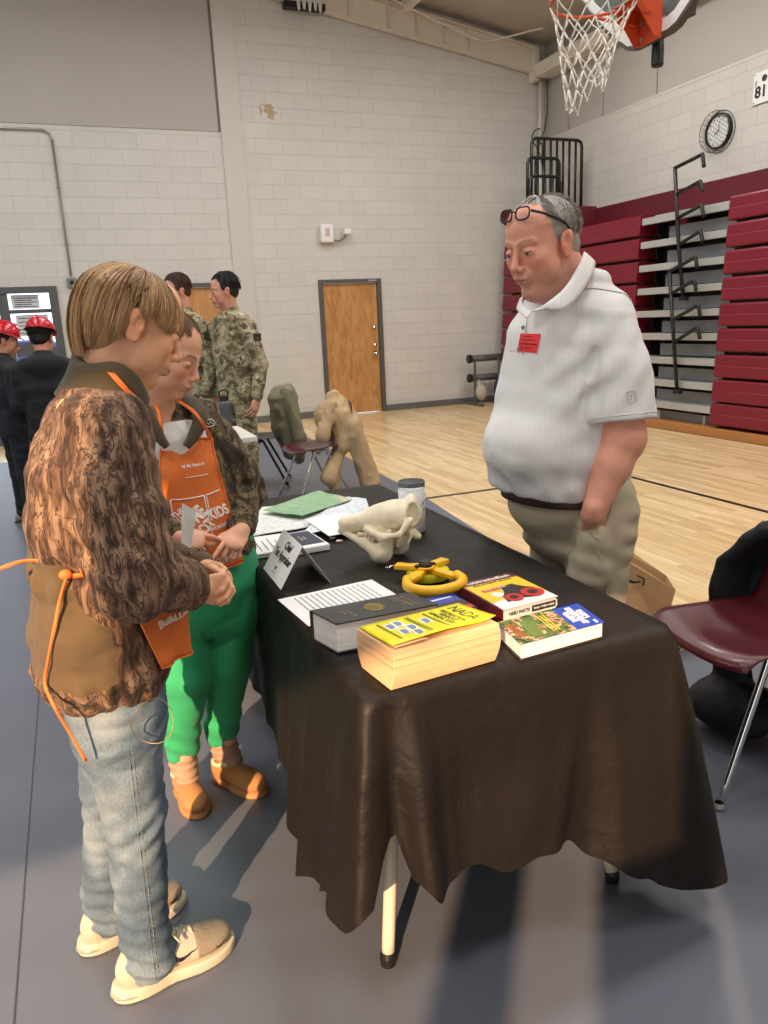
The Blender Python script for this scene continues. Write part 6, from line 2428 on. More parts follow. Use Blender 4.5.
cap = SDF()
cap.u(hb.e((-.016, 0, .040), (.094, .079, .066)), 0).u(hb.e((-.042, 0, -.030), (.054, .060, .062)), .03)
cap.sub(hb.e((.085, 0, -.035), (.075, .12, .062)), .01)
for y in (1, -1): cap.sub(hb.e((.022, y * .085, -.026), (.048, .05, .052)), .008)
cap.cut(plane(hb.w(0, 0, -.088), hb.w(0, 0, -1) - hb.c), .01)
make_hair(hb, boy, ((122, 92, 64), (226, 182, 132)), 8000, boy_end, start=(3, 84), C=(-.014, 0, .031), A=(.100, .085, .079), r0=.0012, jit=.006, capf=cap, seed=4, res=.004, swirl=.35, clump=12, tuck=.46, capdark=.8, droop=lambda a: np.clip((a - 95) / 60, 0, 1) * .045)

# jacket ---------------------------------------------------------------
jt = SDF()
jt.u(loft([(WY(101, 402, BY), .115, .075), (WY(99, 424, BY), .175, .098), (WY(93, 465, BY), .205, .118), (WY(88, 520, BY), .200, .122), (WY(88, 568, BY), .182, .108)], (1, 0, 0)), 0)
jt.u(loft([(WY(88, 568, BY), .182, .108), (WY(96, 615, BY), .200, .128), (WY(103, 652, BY), .195, .140), (WY(105, 666, BY), .178, .130)], (1, 0, 0)), .02)
# near sleeve, bulky and creased at the elbow
jt.u(cone(SH_R + Vector((0, .02, -.01)), SH_R.lerp(EL_R, .55), .088, .088), .022)
jt.u(cone(SH_R.lerp(EL_R, .5), EL_R + Vector((.01, 0, .0)), .086, .082), .010)
jt.u(cone(EL_R + Vector((.02, 0, .012)), EL_R.lerp(WR_R, .78), .078, .052), .010)
jt.u(cone(EL_R.lerp(WR_R, .70), EL_R.lerp(WR_R, .90), .054, .044), .01)
jt.u(cone(SH_L + Vector((0, -.02, -.01)), EL_L, .085, .072), .03)
jt.u(cone(EL_L, EL_L.lerp(WR_L, .82), .068, .048), .02).u(cone(EL_L.lerp(WR_L, .74), EL_L.lerp(WR_L, .92), .050, .042), .01)
fold_a = EL_R.lerp(SH_R, .25)


def boy_fold(P):
    d = .0065 * (1 - 2 * np.abs(vnoise(P, (10, 10, 15), 2.0))) + .0028 * vnoise(P, (34, 34, 44), 5.0)
    # gathers at the elbow run across the sleeve
    q = P - A3(fold_a)
    w = np.exp(-(q ** 2).sum(1) / .012)
    d = d + w * .008 * np.sin((q[:, 0] * .7 + q[:, 2]) * 95)
    # gathers at the waist tie
    zt = P[:, 2] - (WY(70, 571, BY).z - .12 * (P[:, 0]))
    a = np.arctan2(P[:, 1] - BY, P[:, 0] + .02)
    d = d + .005 * np.sin(a * 17) * np.exp(-(zt / .05) ** 2)
    d = d + .005 * np.sin(a * 26 + 1) * np.exp(-((P[:, 2] - WY(100, 664, BY).z) / .03) ** 2)
    return d


ys_ = np.linspace(1.25, 1.62, 149)
crs = []
for x, y in ((64, 505), (74, 534), (88, 568), (106, 598), (128, 612)):
    v = jt(np.array([tuple(WY(x, y, t)) for t in ys_], dtype=F32)); i = np.where(v < 0)[0]
    crs.append(WY(x, y, ys_[i[0]] if len(i) else 1.45))
for a_, b_ in zip(crs[:-1], crs[1:]): jt.sub(cone(a_, b_, .006, .007), .014)
jt.disp(boy_fold)
# tie line squeezes the jacket
tieP, tieN = WY(70, 571, 1.47), Vector((.06, 0, 1)).normalized()
JT = jt
V, Fc = sdf_mesh(jt, (-.30, 1.30, .58), (.36, 2.02, 1.36), .0042)
zb = WY(100, 662, BY).z
cufz = None


def boy_zone(c):
    z = np.zeros(len(c), dtype=int)
    below = (c - A3(tieP)) @ A3(tieN) < -.002
    px = c[:, 0]
    band = c[:, 2] < zb + .028 + .010 * np.sin(c[:, 0] * 30)
    sleeve = np.minimum(cone(SH_R, EL_R, .095, .09)(c.astype(F32)), cone(EL_R, WR_R, .086, .05)(c.astype(F32))) < .012
    front_strip = (px > .005 + .10 * 0) & (px < .085)
    z[below & ~band & ~front_strip & ~sleeve] = 1
    # back yoke dip just above the tie
    up = ((c - A3(tieP)) @ A3(tieN) < .018) & (px < -.03) & ~sleeve
    z[up & ~band] = 1
    return z


jk = split_obj(V, Fc, boy_zone, ['camo_jacket', 'fleece_panel'], [m_camo_boy, m_fleece], [boy, 0], it=2)
# collar: thick turned fleece band open at the front
cb, cfv = WY(98, 392, BY), (NB - hb.w(-.02, 0, -.05))
def collar(name, center, ax, rx, ry, h, tk, m, parent, gap=.5, tilt=None, seg=60, flare=.02):
    """standing or turned collar round an axis; gap radians left open towards +x of the frame"""
    mb = MB()
    def fn(i, j):
        a = gap + (2 * PI - 2 * gap) * i / seg
        t = j / 6
        r = 1 + flare * 10 * (1 - t) ** 2 * .3
        zz = h * t - h * .25 * (1 - math.cos(a)) * 0 + .010 * math.sin(a * 3) * t
        zz -= h * .55 * (max(0, math.cos(a)) ** 3)
        return ax @ Vector((rx * r * math.cos(a), ry * r * math.sin(a), zz))
    mb.grid(fn, seg + 1, 7)
    o = mb.build(name, m, parent, smooth=True, solid=tk)
    return o
u_ = (hb.w(-.025, 0, -.05) - NB).normalized()
cx_ = Vector((1, .05, -.45))
Mc = frame(NB + Vector((.010, 0, -.012)), cx_ - u_ * cx_.dot(u_), u_.cross(cx_))
collar('fleece_collar', None, Mc, .070, .070, .092, .018, m_fleece2, jk[0], gap=.30, flare=.09)
# cuffs
for a, b in ((EL_R, WR_R), (EL_L, WR_L)):
    c0 = a.lerp(b, .90); dd = (b - a).normalized()
    Mq = frame(c0, dd.orthogonal(), dd.cross(dd.orthogonal()))
    Mq = Matrix.Translation(c0) @ dd.to_track_quat('Z', 'Y').to_matrix().to_4x4()
    mb = MB(); mb.lathe([(.044, -.02), (.047, -.008), (.045, .006), (.041, .012), (.034, .010), (.033, -.02)], (0, 0, 0), 36, caps=False)
    mb.v = [tuple(Mq @ (Vector(v) * (1 + .03 * math.sin(i * 1.9)))) for i, v in enumerate(mb.v)]
    mb.build('cuff', m_camo_boy, jk[0], smooth=True)
# apron: bib seen below the near sleeve, straps at neck and waist
pj = push_fn(JT)
q = lambda x, y, Y: WY(x, y, Y)
A0, A1, A2, A3_, A4 = q(124, 588, 1.475), q(158, 667, 1.50), q(187, 648, 1.60), q(188, 588, 1.60), q(150, 580, 1.5)
def bib(i, j):
    s, t = i / 14, j / 14
    left = q(124 + 35 * t, 588 + 79 * t, 1.470 + .03 * t); right = q(189.5, 585 + 60 * t, 1.64)
    p = left.lerp(right, s)
    bulge = math.sin(s * PI) * (.028) + .012 * math.sin(s * 9 + 1) * t
    p = p + Vector((.5, -.8, 0)).normalized() * bulge
    # keep the cloth just outside the jacket it hangs over
    v = float(JT(np.array([tuple(p)], dtype=F32))[0])
    d_ = (p - CO).normalized()
    k = 0
    while v < .007 and k < 30 and p.y > 1.43:
        p = p - d_ * .003; v = float(JT(np.array([tuple(p)], dtype=F32))[0]); k += 1
    return p
_bt = [[bib(i, j) for j in range(15)] for i in range(15)]


def bib(i, j):
    i = min(max(i, 0), 13.999); j = min(max(j, 0), 13.999)
    a, b = int(i), int(j)
    return _bt[a][b].lerp(_bt[a + 1][b], i - a).lerp(_bt[a][b + 1].lerp(_bt[a + 1][b + 1], i - a), j - b)


mb = MB(); mb.grid(bib, 15, 15); bibo = mb.build('apron_bib', m_apron, boy, smooth=True, solid=.0015)
mb = MB(); mb.tube([bib(0, j) for j in range(15)] + [bib(i, 14) for i in range(1, 15)], .0022, 6); mb.build('apron_hem', m_strap, bibo, smooth=True)
def bibf(x, y, z):
    s = .22 + x / .125; t = .52 - y / .17
    p = bib(s * 14, t * 14); a = bib(s * 14 + .3, t * 14); b_ = bib(s * 14, t * 14 + .3)
    n = (b_ - p).cross(a - p).normalized()
    if n.y > 0: n = -n
    return p + n * (.0022 + z)
def bib_f(x, y, z):
    i = max(0, min(14, (.20 + x * 7.6) * 14)); j = max(0, min(14, (.50 - y * 5.4 - x * 1.9) * 14))
    p = bib(i, j); i_, j_ = min(max(i, .3), 13.6), min(max(j, .3), 13.6); a = bib(i_ + .3, j_) - bib(i_ - .3, j_); b_ = bib(i_, j_ + .3) - bib(i_, j_ - .3)
    n = b_.cross(a).normalized()
    if n.y > 0: n = -n
    return p + n * (.0024 + z)
text('Build.Lear', 'apron_lettering', m_aw, None, .017, bibo, align='LEFT', bold=.0010, depth=.0003, w=.092, flow=bib_f)
w_pts = [q(100, 571.5, 1.42), q(88, 572.5, 1.43), q(78, 572.5, 1.455), q(68, 572, 1.49)]
surf_ribbon(JT, spline(w_pts, 5), .005, 'apron_tie', m_strap, boy, off=.004)
kn_ = pj(q(68, 572, 1.46), .007)
f_ = SDF().u(ell(kn_, (.012, .009, .010)))
sdf_obj('tie_knot', f_, kn_ - Vector((.02,) * 3), kn_ + Vector((.02,) * 3), .002, m_strap, boy)
def ribbon(name, pts, wd, m, parent, up):
    pts = spline(pts, 8); up = Vector(up)
    mb = MB(); n = len(pts); vs = []
    for i in range(n):
        t = (pts[min(i + 1, n - 1)] - pts[max(i - 1, 0)]).normalized()
        s_ = t.cross(up).normalized()
        tw = math.sin(i * .35) * .35
        s_ = s_ * math.cos(tw) + up * math.sin(tw)
        vs += [pts[i] - s_ * wd / 2, pts[i] + s_ * wd / 2]
    mb.add(vs, [(2 * i, 2 * i + 1, 2 * i + 3, 2 * i + 2) for i in range(n - 1)])
    return mb.build(name, m, parent, smooth=True, solid=.0012)
ribbon('apron_tie', [kn_, q(58, 566, 1.49), q(44, 561.5, 1.49), q(25, 561, 1.50), q(4, 567, 1.50), q(-25, 578, 1.52)], .007, m_strap, boy, (0, -1, 0))
def on_jacket(x, y, o=.009):
    """first point of the jacket met on the sight line through a place in the photo"""
    ys_ = np.linspace(1.30, 1.62, 161)
    v = JT(np.array([tuple(WY(x, y, t)) for t in ys_], dtype=F32))
    i = np.where(v < o)[0]
    return WY(x, y, ys_[i[0]] if len(i) else 1.46)
ribbon('apron_tie', [on_jacket(*p) for p in ((68, 573), (60, 600), (54, 630), (48, 662), (45, 684))] + [q(54, 706, 1.42), q(68, 730, 1.43), q(86, 761, 1.44)], .006, m_strap, boy, (0, -1, 0))
# neck strap over the collar
ribbon('apron_strap', [q(106, 368, 1.545), q(113, 375, 1.53), q(122, 385, 1.525), q(131, 394, 1.535), q(140, 402, 1.56)], .010, m_strap, boy, (-.1, -.9, .5))
# jacket badge
p_ = WY(51.5, 398, 1.50)
pj_ = pj(p_, .003)
mb = MB(); mb.tube([pj(pj_ + Vector((.012 * math.cos(a), 0, .008 * math.sin(a))), .003) for a in np.linspace(0, 2 * PI, 24, endpoint=False)], .0014, 5, closed=True)
mb.tube([pj(pj_ + Vector((x, 0, z)), .003) for x, z in ((-.006, .003), (0, .004), (.003, 0), (-.003, -.002), (.004, -.004))], .0012, 5)
mb.build('jacket_badge', mat('tan_embroidery', (206, 186, 140), .7), jk[0], smooth=True)

# jeans ---------------------------------------------------------------
jn = SDF()
HR, HL = HC + Vector((.0, -.075, .03)), HC + Vector((-.02, .085, .03))
jn.u(loft([(HC + Vector((0, 0, .06)), .155, .105), (HC + Vector((0, 0, -.06)), .16, .105)], (1, 0, 0)), 0)
for hp, kn, ak, sx in ((HR, KN_R, AK_R, 1), (HL, KN_L, AK_L, -1)):
    jn.u(cone(hp - Vector((0, 0, .02)), kn + Vector((0, 0, .02)), .092, .064), .025)
    jn.u(cone(kn + Vector((0, 0, .03)), ak + Vector((0, 0, .05)), .063, .056), .02)
    jn.u(cone(ak + Vector((.0, 0, .06)), ak + Vector((.005, 0, -.02)), .057, .060), .01)
    jn.cut(plane(ak + Vector((0, 0, -.055)), (-.1, 0, -1))) if False else None


def jean_fold(P):
    d = .0038 * (1 - 2 * np.abs(vnoise(P, (11, 11, 26), 7.0))) + .0012 * vnoise(P, (50, 50, 60))
    lowz = np.clip((.30 - P[:, 2]) / .2, 0, 1)
    d = d + lowz * .0035 * np.sin(P[:, 2] * 150 + P[:, 0] * 45 + 2 * vnoise(P, (12, 12, 12)))
    kz = np.exp(-((P[:, 2] - .43) / .07) ** 2)
    d = d + kz * .0025 * np.sin(P[:, 2] * 120 - P[:, 0] * 80)
    return d


jn.disp(jean_fold)
jn.cut(plane((0, 0, .042), (0, 0, -1)))
jo = sdf_obj('jeans', jn, (-.22, 1.38, .03), (.18, 1.90, .84), .0042, m_denim, boy)
pjn = push_fn(jn)
m_st = mat('denim_stitch', (150, 140, 120), .8)
mb = MB(); SEAM = []
for z in np.linspace(.66, .06, 50):
    ys_ = np.linspace(1.38, 1.60, 111)
    v = jn(np.array([(.012 - .02 * (1 - z), y, z) for y in ys_], dtype=F32)); i = np.where(v < 0)[0]
    SEAM.append(Vector((.012 - .02 * (1 - z), ys_[i[0]] - .0005 if len(i) else 1.5, z)))
mb.tube(SEAM, .0018, 5)
mb.build('side_seam', m_denim, jo, smooth=True)
mb = MB()
for k in range(49):
    a, b_ = SEAM[k] + Vector((.007, -.0005, 0)), SEAM[k + 1] + Vector((.007, -.0005, 0))
    mb.tube([a, a.lerp(b_, .55)], .0008, 4)
mb.build('stitching', m_st, jo)
# thin wire ring hanging by the pocket
c0 = WY(152, 722, 1.43)
mb = MB(); mb.tube([c0 + Vector((.040 * math.cos(a), .01 * math.sin(a * 2), .047 * math.sin(a))) for a in np.linspace(0, 2 * PI, 40, endpoint=False)], .0011, 5, closed=True)
mb.build('wire_ring', mat('bronze_wire', (150, 130, 100), .4, metal=.5), jo, smooth=True)

m_sn = mat('cream_mesh_upper', (186, 178, 158), .7, var=.1, scale=90, bump=.5, bscale=420)
m_sl = mat('cream_rubber_sole', (196, 188, 168), .5)
m_ac = mat('smoky_clear_cushion', (150, 150, 140), .15, spec=.7)
for hl, to in ((Vector((-.095, 1.543, 0)), Vector((.185, 1.603, 0))), (Vector((-.165, 1.715, 0)), Vector((.095, 1.80, 0)))):
    sh = sub_empty('sneaker', boy)
    shoe(sh, hl, to, 'sneaker', (m_sn, m_sl, m_ac, m_ink))
# ------------------------------------------------------------------ the girl
GY = 2.22
girl = root('person', (.24, GY, 0), 'girl in dark camouflage jacket, lettered orange apron, green sweatpants and tan slippers', 'person')
Rg = axes(-32, 24, 4)
hg = Head((0, 0, 0), Rg, .93, (226, 172, 142), lips=(196, 110, 104), brow=(120, 88, 62), female=1, blush=.6, crown=.082)
nose = WY(197, 379, 2.15)
hg.c = nose - (hg.w(.112, 0, -.03) - hg.c)
NG = WY(158, 425, 2.26)
gs = lambda x, y, Y: WY(x, y, Y)
S1, S2 = gs(128, 432, 2.30), gs(222, 440, 2.30)         # her right, her left shoulder
E1, E2 = gs(132, 512, 2.16), gs(246, 494, 2.28)
W1_, W2_ = gs(176, 538, 2.06), gs(241, 531, 2.10)
HG = gs(208, 575, 2.24)
f = SDF(); hg.build(f)
f.u(cone(hg.w(-.022, 0, -.045), NG, .046, .052), .03).u(cone(NG, NG - Vector((0, 0, .07)), .055, .09), .03)
V1, F1 = sdf_mesh(f, hg.c - Vector((.15, .15, .26)), hg.c + Vector((.16, .16, .17)), .003)
f = SDF()
f.u(cone(E1.lerp(W1_, .6), W1_, .030, .023), 0)
add_hand(f, W1_, gs(222, 546, 2.04) - W1_, Vector((.1, -.75, .65)), side=1, s=.76, curl=(20, 30, 20), thumb=(22, 5), fingers=[(10, 15, 10), (45, 50, 30), (55, 60, 40), (60, 60, 40)])
f.u(cone(E2.lerp(W2_, .6), W2_, .030, .023), .004)
add_hand(f, W2_, gs(226, 556, 2.02) - W2_, Vector((-.1, -.85, .5)), side=-1, s=.76, thumb=(42, 10), fingers=[(5, 12, 8), (35, 50, 30), (50, 60, 40), (60, 60, 40)])
V2, F2 = sdf_mesh(f, (W1_.x - .06, 1.90, W2_.z - .13), (W2_.x + .06, 2.28, W2_.z + .09), .0025)
g = SDF()
g.u(loft([(NG - Vector((0, 0, .10)), .07, .045), (gs(180, 480, GY + .05), .09, .055), (gs(198, 530, GY + .03), .09, .055), (HG, .11, .07)], (-.2, -.98, 0)), 0)
A1_, A2_ = Vector((.165, 2.27, .10)), Vector((.300, 2.30, .10))
K1_, K2_ = Vector((.20, 2.20, .44)), Vector((.335, 2.24, .44))
Hp1, Hp2 = HG + Vector((-.075, 0, -.02)), HG + Vector((.075, .0, -.02))
for a, b, c in ((Hp1, K1_, A1_), (Hp2, K2_, A2_)):
    g.u(cone(a, b, .07, .047), .02).u(cone(b, c, .046, .032), .02)
for a, b, c in ((S1, E1, W1_), (S2, E2, W2_)):
    g.u(cone(a, b, .042, .035), .02).u(cone(b, c, .034, .026), .02)
V3, F3 = sdf_mesh(g, (-.1, 1.95, .05), (.55, 2.5, 1.3), .011)
np_obj('body', [(V1, F1), (V2, F2), (V3, F3)], m_skin, girl, tint=lambda V: hg.tint(V))
hg.eyes(girl, (90, 84, 70), down=30)
cap = SDF().u(hg.e((-.020, 0, .042), (.098, .082, .088)), 0).u(hg.e((-.06, 0, -.01), (.05, .06, .06)), .03)
cap.sub(hg.e((.088, 0, -.018), (.062, .10, .082)), .01)
for y in (1, -1): cap.sub(hg.e((.02, y * .085, -.045), (.045, .045, .05)), .008)
make_hair(hg, girl, ((84, 62, 44), (158, 124, 88)), 3600, lambda t: np.interp(t, [0, 40, 70, 90, 120, 180], [64, 68, 86, 110, 125, 130]), start=(4, 70), C=(-.018, 0, .038), A=(.104, .087, .095), r0=.0011, jit=.003, capf=cap, seed=8, swirl=.1, tuck=.8, endj=.012)
f = SDF().u(hg.e((-.125, 0, .02), (.035, .030, .034))).u(hg.co((-.13, 0, .0), (-.135, 0, -.13), .022, .012), .03)
f.disp(lambda P: .002 * np.sin(P[:, 0] * 500 + P[:, 2] * 200))
sdf_obj('ponytail', f, hg.c - Vector((.22,) * 3), hg.c + Vector((.2,) * 3), .005, mat('ponytail_hair', (124, 94, 66), .45, var=.3, scale=80), girl)

jg = SDF()
fw = Vector((.22, -.97, 0))
jg.u(loft([(gs(160, 424, 2.27), .09, .075), (gs(174, 438, 2.28), .165, .098), (gs(184, 470, 2.26), .178, .112), (gs(195, 515, 2.25), .165, .108), (gs(204, 556, 2.24), .165, .108)], fw), 0)
jg.u(cone(S1, E1, .072, .062), .03).u(cone(E1, E1.lerp(W1_, .84), .058, .042), .02)
jg.u(cone(S2 + Vector((-.015, 0, -.015)), S2.lerp(E2, .6), .068, .066), .03).u(cone(S2.lerp(E2, .6), E2, .066, .062), .02).u(cone(E2, E2.lerp(W2_, .85), .058, .040), .02)
jg.u(cone(E2.lerp(W2_, .72), E2.lerp(W2_, .84), .045, .042), .01)
ga = E2.lerp(S2, .15)
def gfold(P):
    q = P - A3(ga)
    w = np.exp(-(q ** 2).sum(1) / .010)
    return .0055 * (1 - 2 * np.abs(vnoise(P, (12, 12, 15), 4.0))) + .0025 * vnoise(P, (38, 38, 44), 1.0) + w * .006 * np.sin((q[:, 2] + q[:, 0] * .4) * 110)
jg.disp(gfold)
# open V at the neck
jg.sub(ell(gs(166, 418, 2.16), (.032, .05, .055)), .01)
JG = jg
jko = sdf_obj('camo_jacket', jg, (-.18, 1.95, .74), (.60, 2.48, 1.36), .0048, m_camo_girl, girl, it=2)
# white tee in the opening
f = SDF().u(loft([(gs(160, 418, 2.25), .055, .05), (gs(172, 440, 2.24), .10, .085), (gs(180, 462, 2.24), .11, .09)], fw))
f.cut(plane(NG + Vector((0, 0, -.012)), (-.15, .3, 1)), .01)
f.disp(lambda P: .002 * vnoise(P, (30, 30, 30)))
sdf_obj('tee_shirt', f, (-.05, 2.0, 1.02), (.40, 2.42, 1.30), .005, mat('white_cotton', (226, 224, 220), .85, bump=.2, bscale=300), girl)
# fleece collar lapels
pg_ = push_fn(JG)
def lapel(pts, w0, name):
    P = spline(pts, 6); mb = MB(); n = len(P); vs = []
    for i in range(n):
        t = (P[min(i + 1, n - 1)] - P[max(i - 1, 0)]).normalized()
        s_ = t.cross(Vector((0, -1, .35))).normalized()
        wd = w0 * (1 - .75 * (i / (n - 1)) ** 3)
        for k in (-1, -.3, .4, 1):
            vs.append(P[i] + s_ * wd * k + Vector((0, -1, .2)) * (.010 * (1 - k * k)))
    mb.add(vs, [(i * 4 + k, i * 4 + k + 1, i * 4 + 5 + k, i * 4 + 4 + k) for i in range(n - 1) for k in range(3)])
    return mb.build(name, m_fleece2, jko, smooth=True, solid=.012)
lapel([gs(176, 397, 2.30), gs(193, 404, 2.22), gs(199, 413, 2.165), gs(199, 424, 2.145), gs(193, 437, 2.13), gs(186, 447, 2.125)], .019, 'fleece_lapel')
lapel([gs(142, 400, 2.28), gs(146, 412, 2.18), gs(152, 424, 2.145), gs(160, 438, 2.135), gs(167, 447, 2.13)], .014, 'fleece_lapel')
mb = MB()
c_ = gs(209.5, 423, 2.15)
mb.tube([c_ + Vector((.014 * math.cos(a), -.002, .010 * math.sin(a))) for a in np.linspace(0, 2 * PI, 24, endpoint=False)], .002, 5, closed=True)
mb.tube([c_ + Vector((x, -.002, z)) for x, z in ((-.008, .004), (-.002, -.004), (.002, .004), (.008, -.003))], .0018, 5)
bd = mb.build('jacket_badge', mat('pale_embroidery', (200, 196, 186), .7), jko, smooth=True)
# cuffs
for a, b in ((E1, W1_), (E2, W2_)):
    c0 = a.lerp(b, .86); dd = (b - a).normalized()
    Mq = Matrix.Translation(c0) @ dd.to_track_quat('Z', 'Y').to_matrix().to_4x4()
    mb = MB(); mb.lathe([(.038, -.02), (.044, -.008), (.042, .006), (.038, .012), (.031, .010), (.03, -.02)], (0, 0, 0), 32, caps=False)
    mb.v = [tuple(Mq @ (Vector(v) * (1 + .03 * math.sin(i * 1.9)))) for i, v in enumerate(mb.v)]
    mb.build('cuff', m_camo_girl, jko, smooth=True)

# apron: a sheet laid against the front of the jacket
trunk = SDF().u(loft([(gs(160, 424, 2.27), .09, .075), (gs(174, 438, 2.28), .165, .100), (gs(184, 470, 2.26), .178, .116), (gs(195, 515, 2.25), .168, .114), (gs(204, 556, 2.24), .17, .116), (gs(208, 600, 2.24), .17, .12)], fw), 0)
def bibg(s, t):
    """s across 0..1, t down 0..1"""
    xl = np.interp(t, [0, .12, .3, 1], [162.5, 160, 160, 172]); xr = np.interp(t, [0, .12, .3, 1], [211.5, 214, 220, 243])
    yt = 440 - 2 * s + (128 + 8 * math.sin(s * PI) - 4 * s) * t
    x = xl + (xr - xl) * s
    p = WY(x, yt, 2.10)
    ys_ = np.linspace(1.98, 2.32, 69)
    v = trunk(np.array([tuple(WY(x, yt, y)) for y in ys_], dtype=F32))
    i = np.where(v < .006)[0]
    Y = ys_[i[0]] if len(i) else 2.19
    Y = min(Y, 2.20)
    return WY(x, yt, Y - .006 - .004 * math.sin(s * 9 + t * 5))
NG1, NG2 = 26, 34
tab = [[bibg(i / (NG1 - 1), j / (NG2 - 1)) for j in range(NG2)] for i in range(NG1)]
for _ in range(5):
    t2 = [[p.copy() for p in r] for r in tab]
    for i in range(1, NG1 - 1):
        for j in range(1, NG2 - 1):
            t2[i][j] = (tab[i - 1][j] + tab[i + 1][j] + tab[i][j - 1] + tab[i][j + 1]) / 4
    tab = t2
mb = MB(); mb.grid(lambda i, j: tab[i][j], NG1, NG2)
apg = mb.build('apron_bib', m_apron, girl, smooth=True, solid=.0016)
def bp(s, t, o=.002):
    s = min(max(s, 0), .999) * (NG1 - 1); t = min(max(t, 0), .999) * (NG2 - 1)
    i, j = int(s), int(t); a, b = s - i, t - j
    p = tab[i][j].lerp(tab[i + 1][j], a).lerp(tab[i][j + 1].lerp(tab[i + 1][j + 1], a), b)
    n = (tab[i + 1][j] - tab[i][j]).cross(tab[i][j + 1] - tab[i][j]).normalized()
    if n.y > 0: n = -n
    return p + n * o
mb = MB(); mb.tube([bp(s, 0) for s in np.linspace(0, .999, 14)], .0028, 6)
mb2 = [bp(.999, t) for t in np.linspace(0, .999, 24)] + [bp(s, .999) for s in np.linspace(.999, 0, 16)]
mb.tube(mb2, .0024, 6); mb.tube([bp(0, t) for t in np.linspace(0, .999, 20)], .0024, 6)
mb.build('apron_hem', m_strap, apg, smooth=True)
WB, HB = .165, .44
def ltr(s0, t0, ang=0.0, o=.0024):
    ca, sa = math.cos(math.radians(ang)), math.sin(math.radians(ang))
    def fl(x, y, z): return bp(s0 + (x * ca - y * sa) / .150, t0 - (x * sa + y * ca) / .385, o + z)
    return fl
text('Hi, My Name Is', 'apron_lettering', m_aw, None, .0085, apg, w=.060, flow=ltr(.58, .20, 6), depth=.0002, bold=.0003)
mb = MB(); mb.tube([bp(s, .285 - .03 * (s - .5), .0026) for s in np.linspace(.42, .80, 8)], .0010, 5); mb.build('name_line', m_aw, apg)
# square panel with diagonal lettering
mb = MB()
fr = [(.12, .46), (.665, .43), (.665, .78), (.12, .82)]
for a, b in zip(fr, fr[1:] + fr[:1]):
    mb.tube([bp(a[0] + (b[0] - a[0]) * k / 8, a[1] + (b[1] - a[1]) * k / 8, .0026) for k in range(9)], .0017, 5)
mb.tube([bp(.70 + (.0) * k, .60 - .17 * k / 8, .0026) for k in range(9)] + [bp(.70 + .22 * k / 6, .43 - .02 * k / 6, .0026) for k in range(7)], .0017, 5)
mb.build('panel_outline', m_aw, apg, smooth=True)
text('THE', 'apron_lettering', m_aw, None, .018, apg, w=.036, flow=ltr(.22, .565, 42), depth=.0003, bold=.0008)
text('HOME', 'apron_lettering', m_aw, None, .034, apg, w=.088, flow=ltr(.40, .605, 42), depth=.0003, bold=.0024)
text('DEPOT', 'apron_lettering', m_aw, None, .026, apg, w=.086, flow=ltr(.50, .70, 42), depth=.0003, bold=.0016)
text('KIDS', 'apron_lettering', m_aw, None, .030, apg, w=.046, flow=ltr(.83, .575, 10), depth=.0003, bold=.0014)
text('WORKSHOPS', 'apron_lettering', m_aw, None, .010, apg, w=.046, flow=ltr(.83, .68, 10), depth=.0003, bold=.0004)
text('Build. Learn. Create', 'apron_lettering', m_aw, None, .020, apg, w=.140, flow=ltr(.50, .945, 8), depth=.0003, bold=.0010)
ribbon('apron_strap', [bp(.01, 0), gs(161, 425, 2.135), gs(158, 410, 2.17), gs(150, 398, 2.22)], .009, m_strap, girl, (0, -1, .1))
ribbon('apron_strap', [bp(.99, 0), gs(203, 424, 2.11), gs(194, 412, 2.11), gs(183, 404, 2.14), gs(176, 400, 2.18)], .009, m_strap, girl, (0, -1, .1))
# white card tucked beside her
mb = MB(); A, B_, C_, D_ = gs(182, 503, 2.0), gs(196, 511, 2.0), gs(191, 552, 2.0), gs(181, 556, 1.99)
mb.add([A, B_, C_, D_], [(0, 1, 2, 3)]); o = mb.build('paper_slip', m_paper, None, solid=.0008); tag(o, 'white paper slip held upright between the boy and the girl', 'paper')

# green sweatpants
pn = SDF()
pn.u(loft([(HG + Vector((0, 0, .10)), .15, .105), (HG + Vector((0, 0, -.03)), .162, .115), (HG + Vector((0, 0, -.12)), .155, .105)], fw), 0)
for a, b, c, r in ((Hp1, K1_, A1_, .084), (Hp2, K2_, A2_, .082)):
    pn.u(cone(a + Vector((0, 0, -.05)), b, r, .072), .03).u(cone(b, c + Vector((0, 0, .09)), .070, .056), .02)
    pn.u(cone(c + Vector((0, 0, .09)), c + Vector((0, 0, .065)), .056, .048), .012)
    pn.cut(plane(c + Vector((0, 0, .075)), (0, 0, -1)), .004) if False else None
pn.disp(lambda P: .0055 * (1 - 2 * np.abs(vnoise(P, (9, 9, 14), 6.0))) + .003 * np.sin(P[:, 2] * 90 + P[:, 0] * 40) * np.clip((.36 - P[:, 2]) / .12, 0, 1))
sdf_obj('sweatpants', pn, (-.02, 1.98, .09), (.56, 2.5, .90), .0055, mat('kelly_green_fleece', (44, 158, 104), .85, bump=.2, bscale=300, sheen=.08), girl, it=2)
m_sock = mat('taupe_rib_sock', (168, 134, 112), .9, bump=.4, bscale=200)
m_suede = mat('chestnut_suede', (176, 122, 72), .9, var=.1, bump=.3, bscale=300, sheen=.1)
m_gum = mat('tan_rubber_sole', (164, 118, 72), .6)
m_braid = mat('cream_braid', (226, 206, 160), .8)
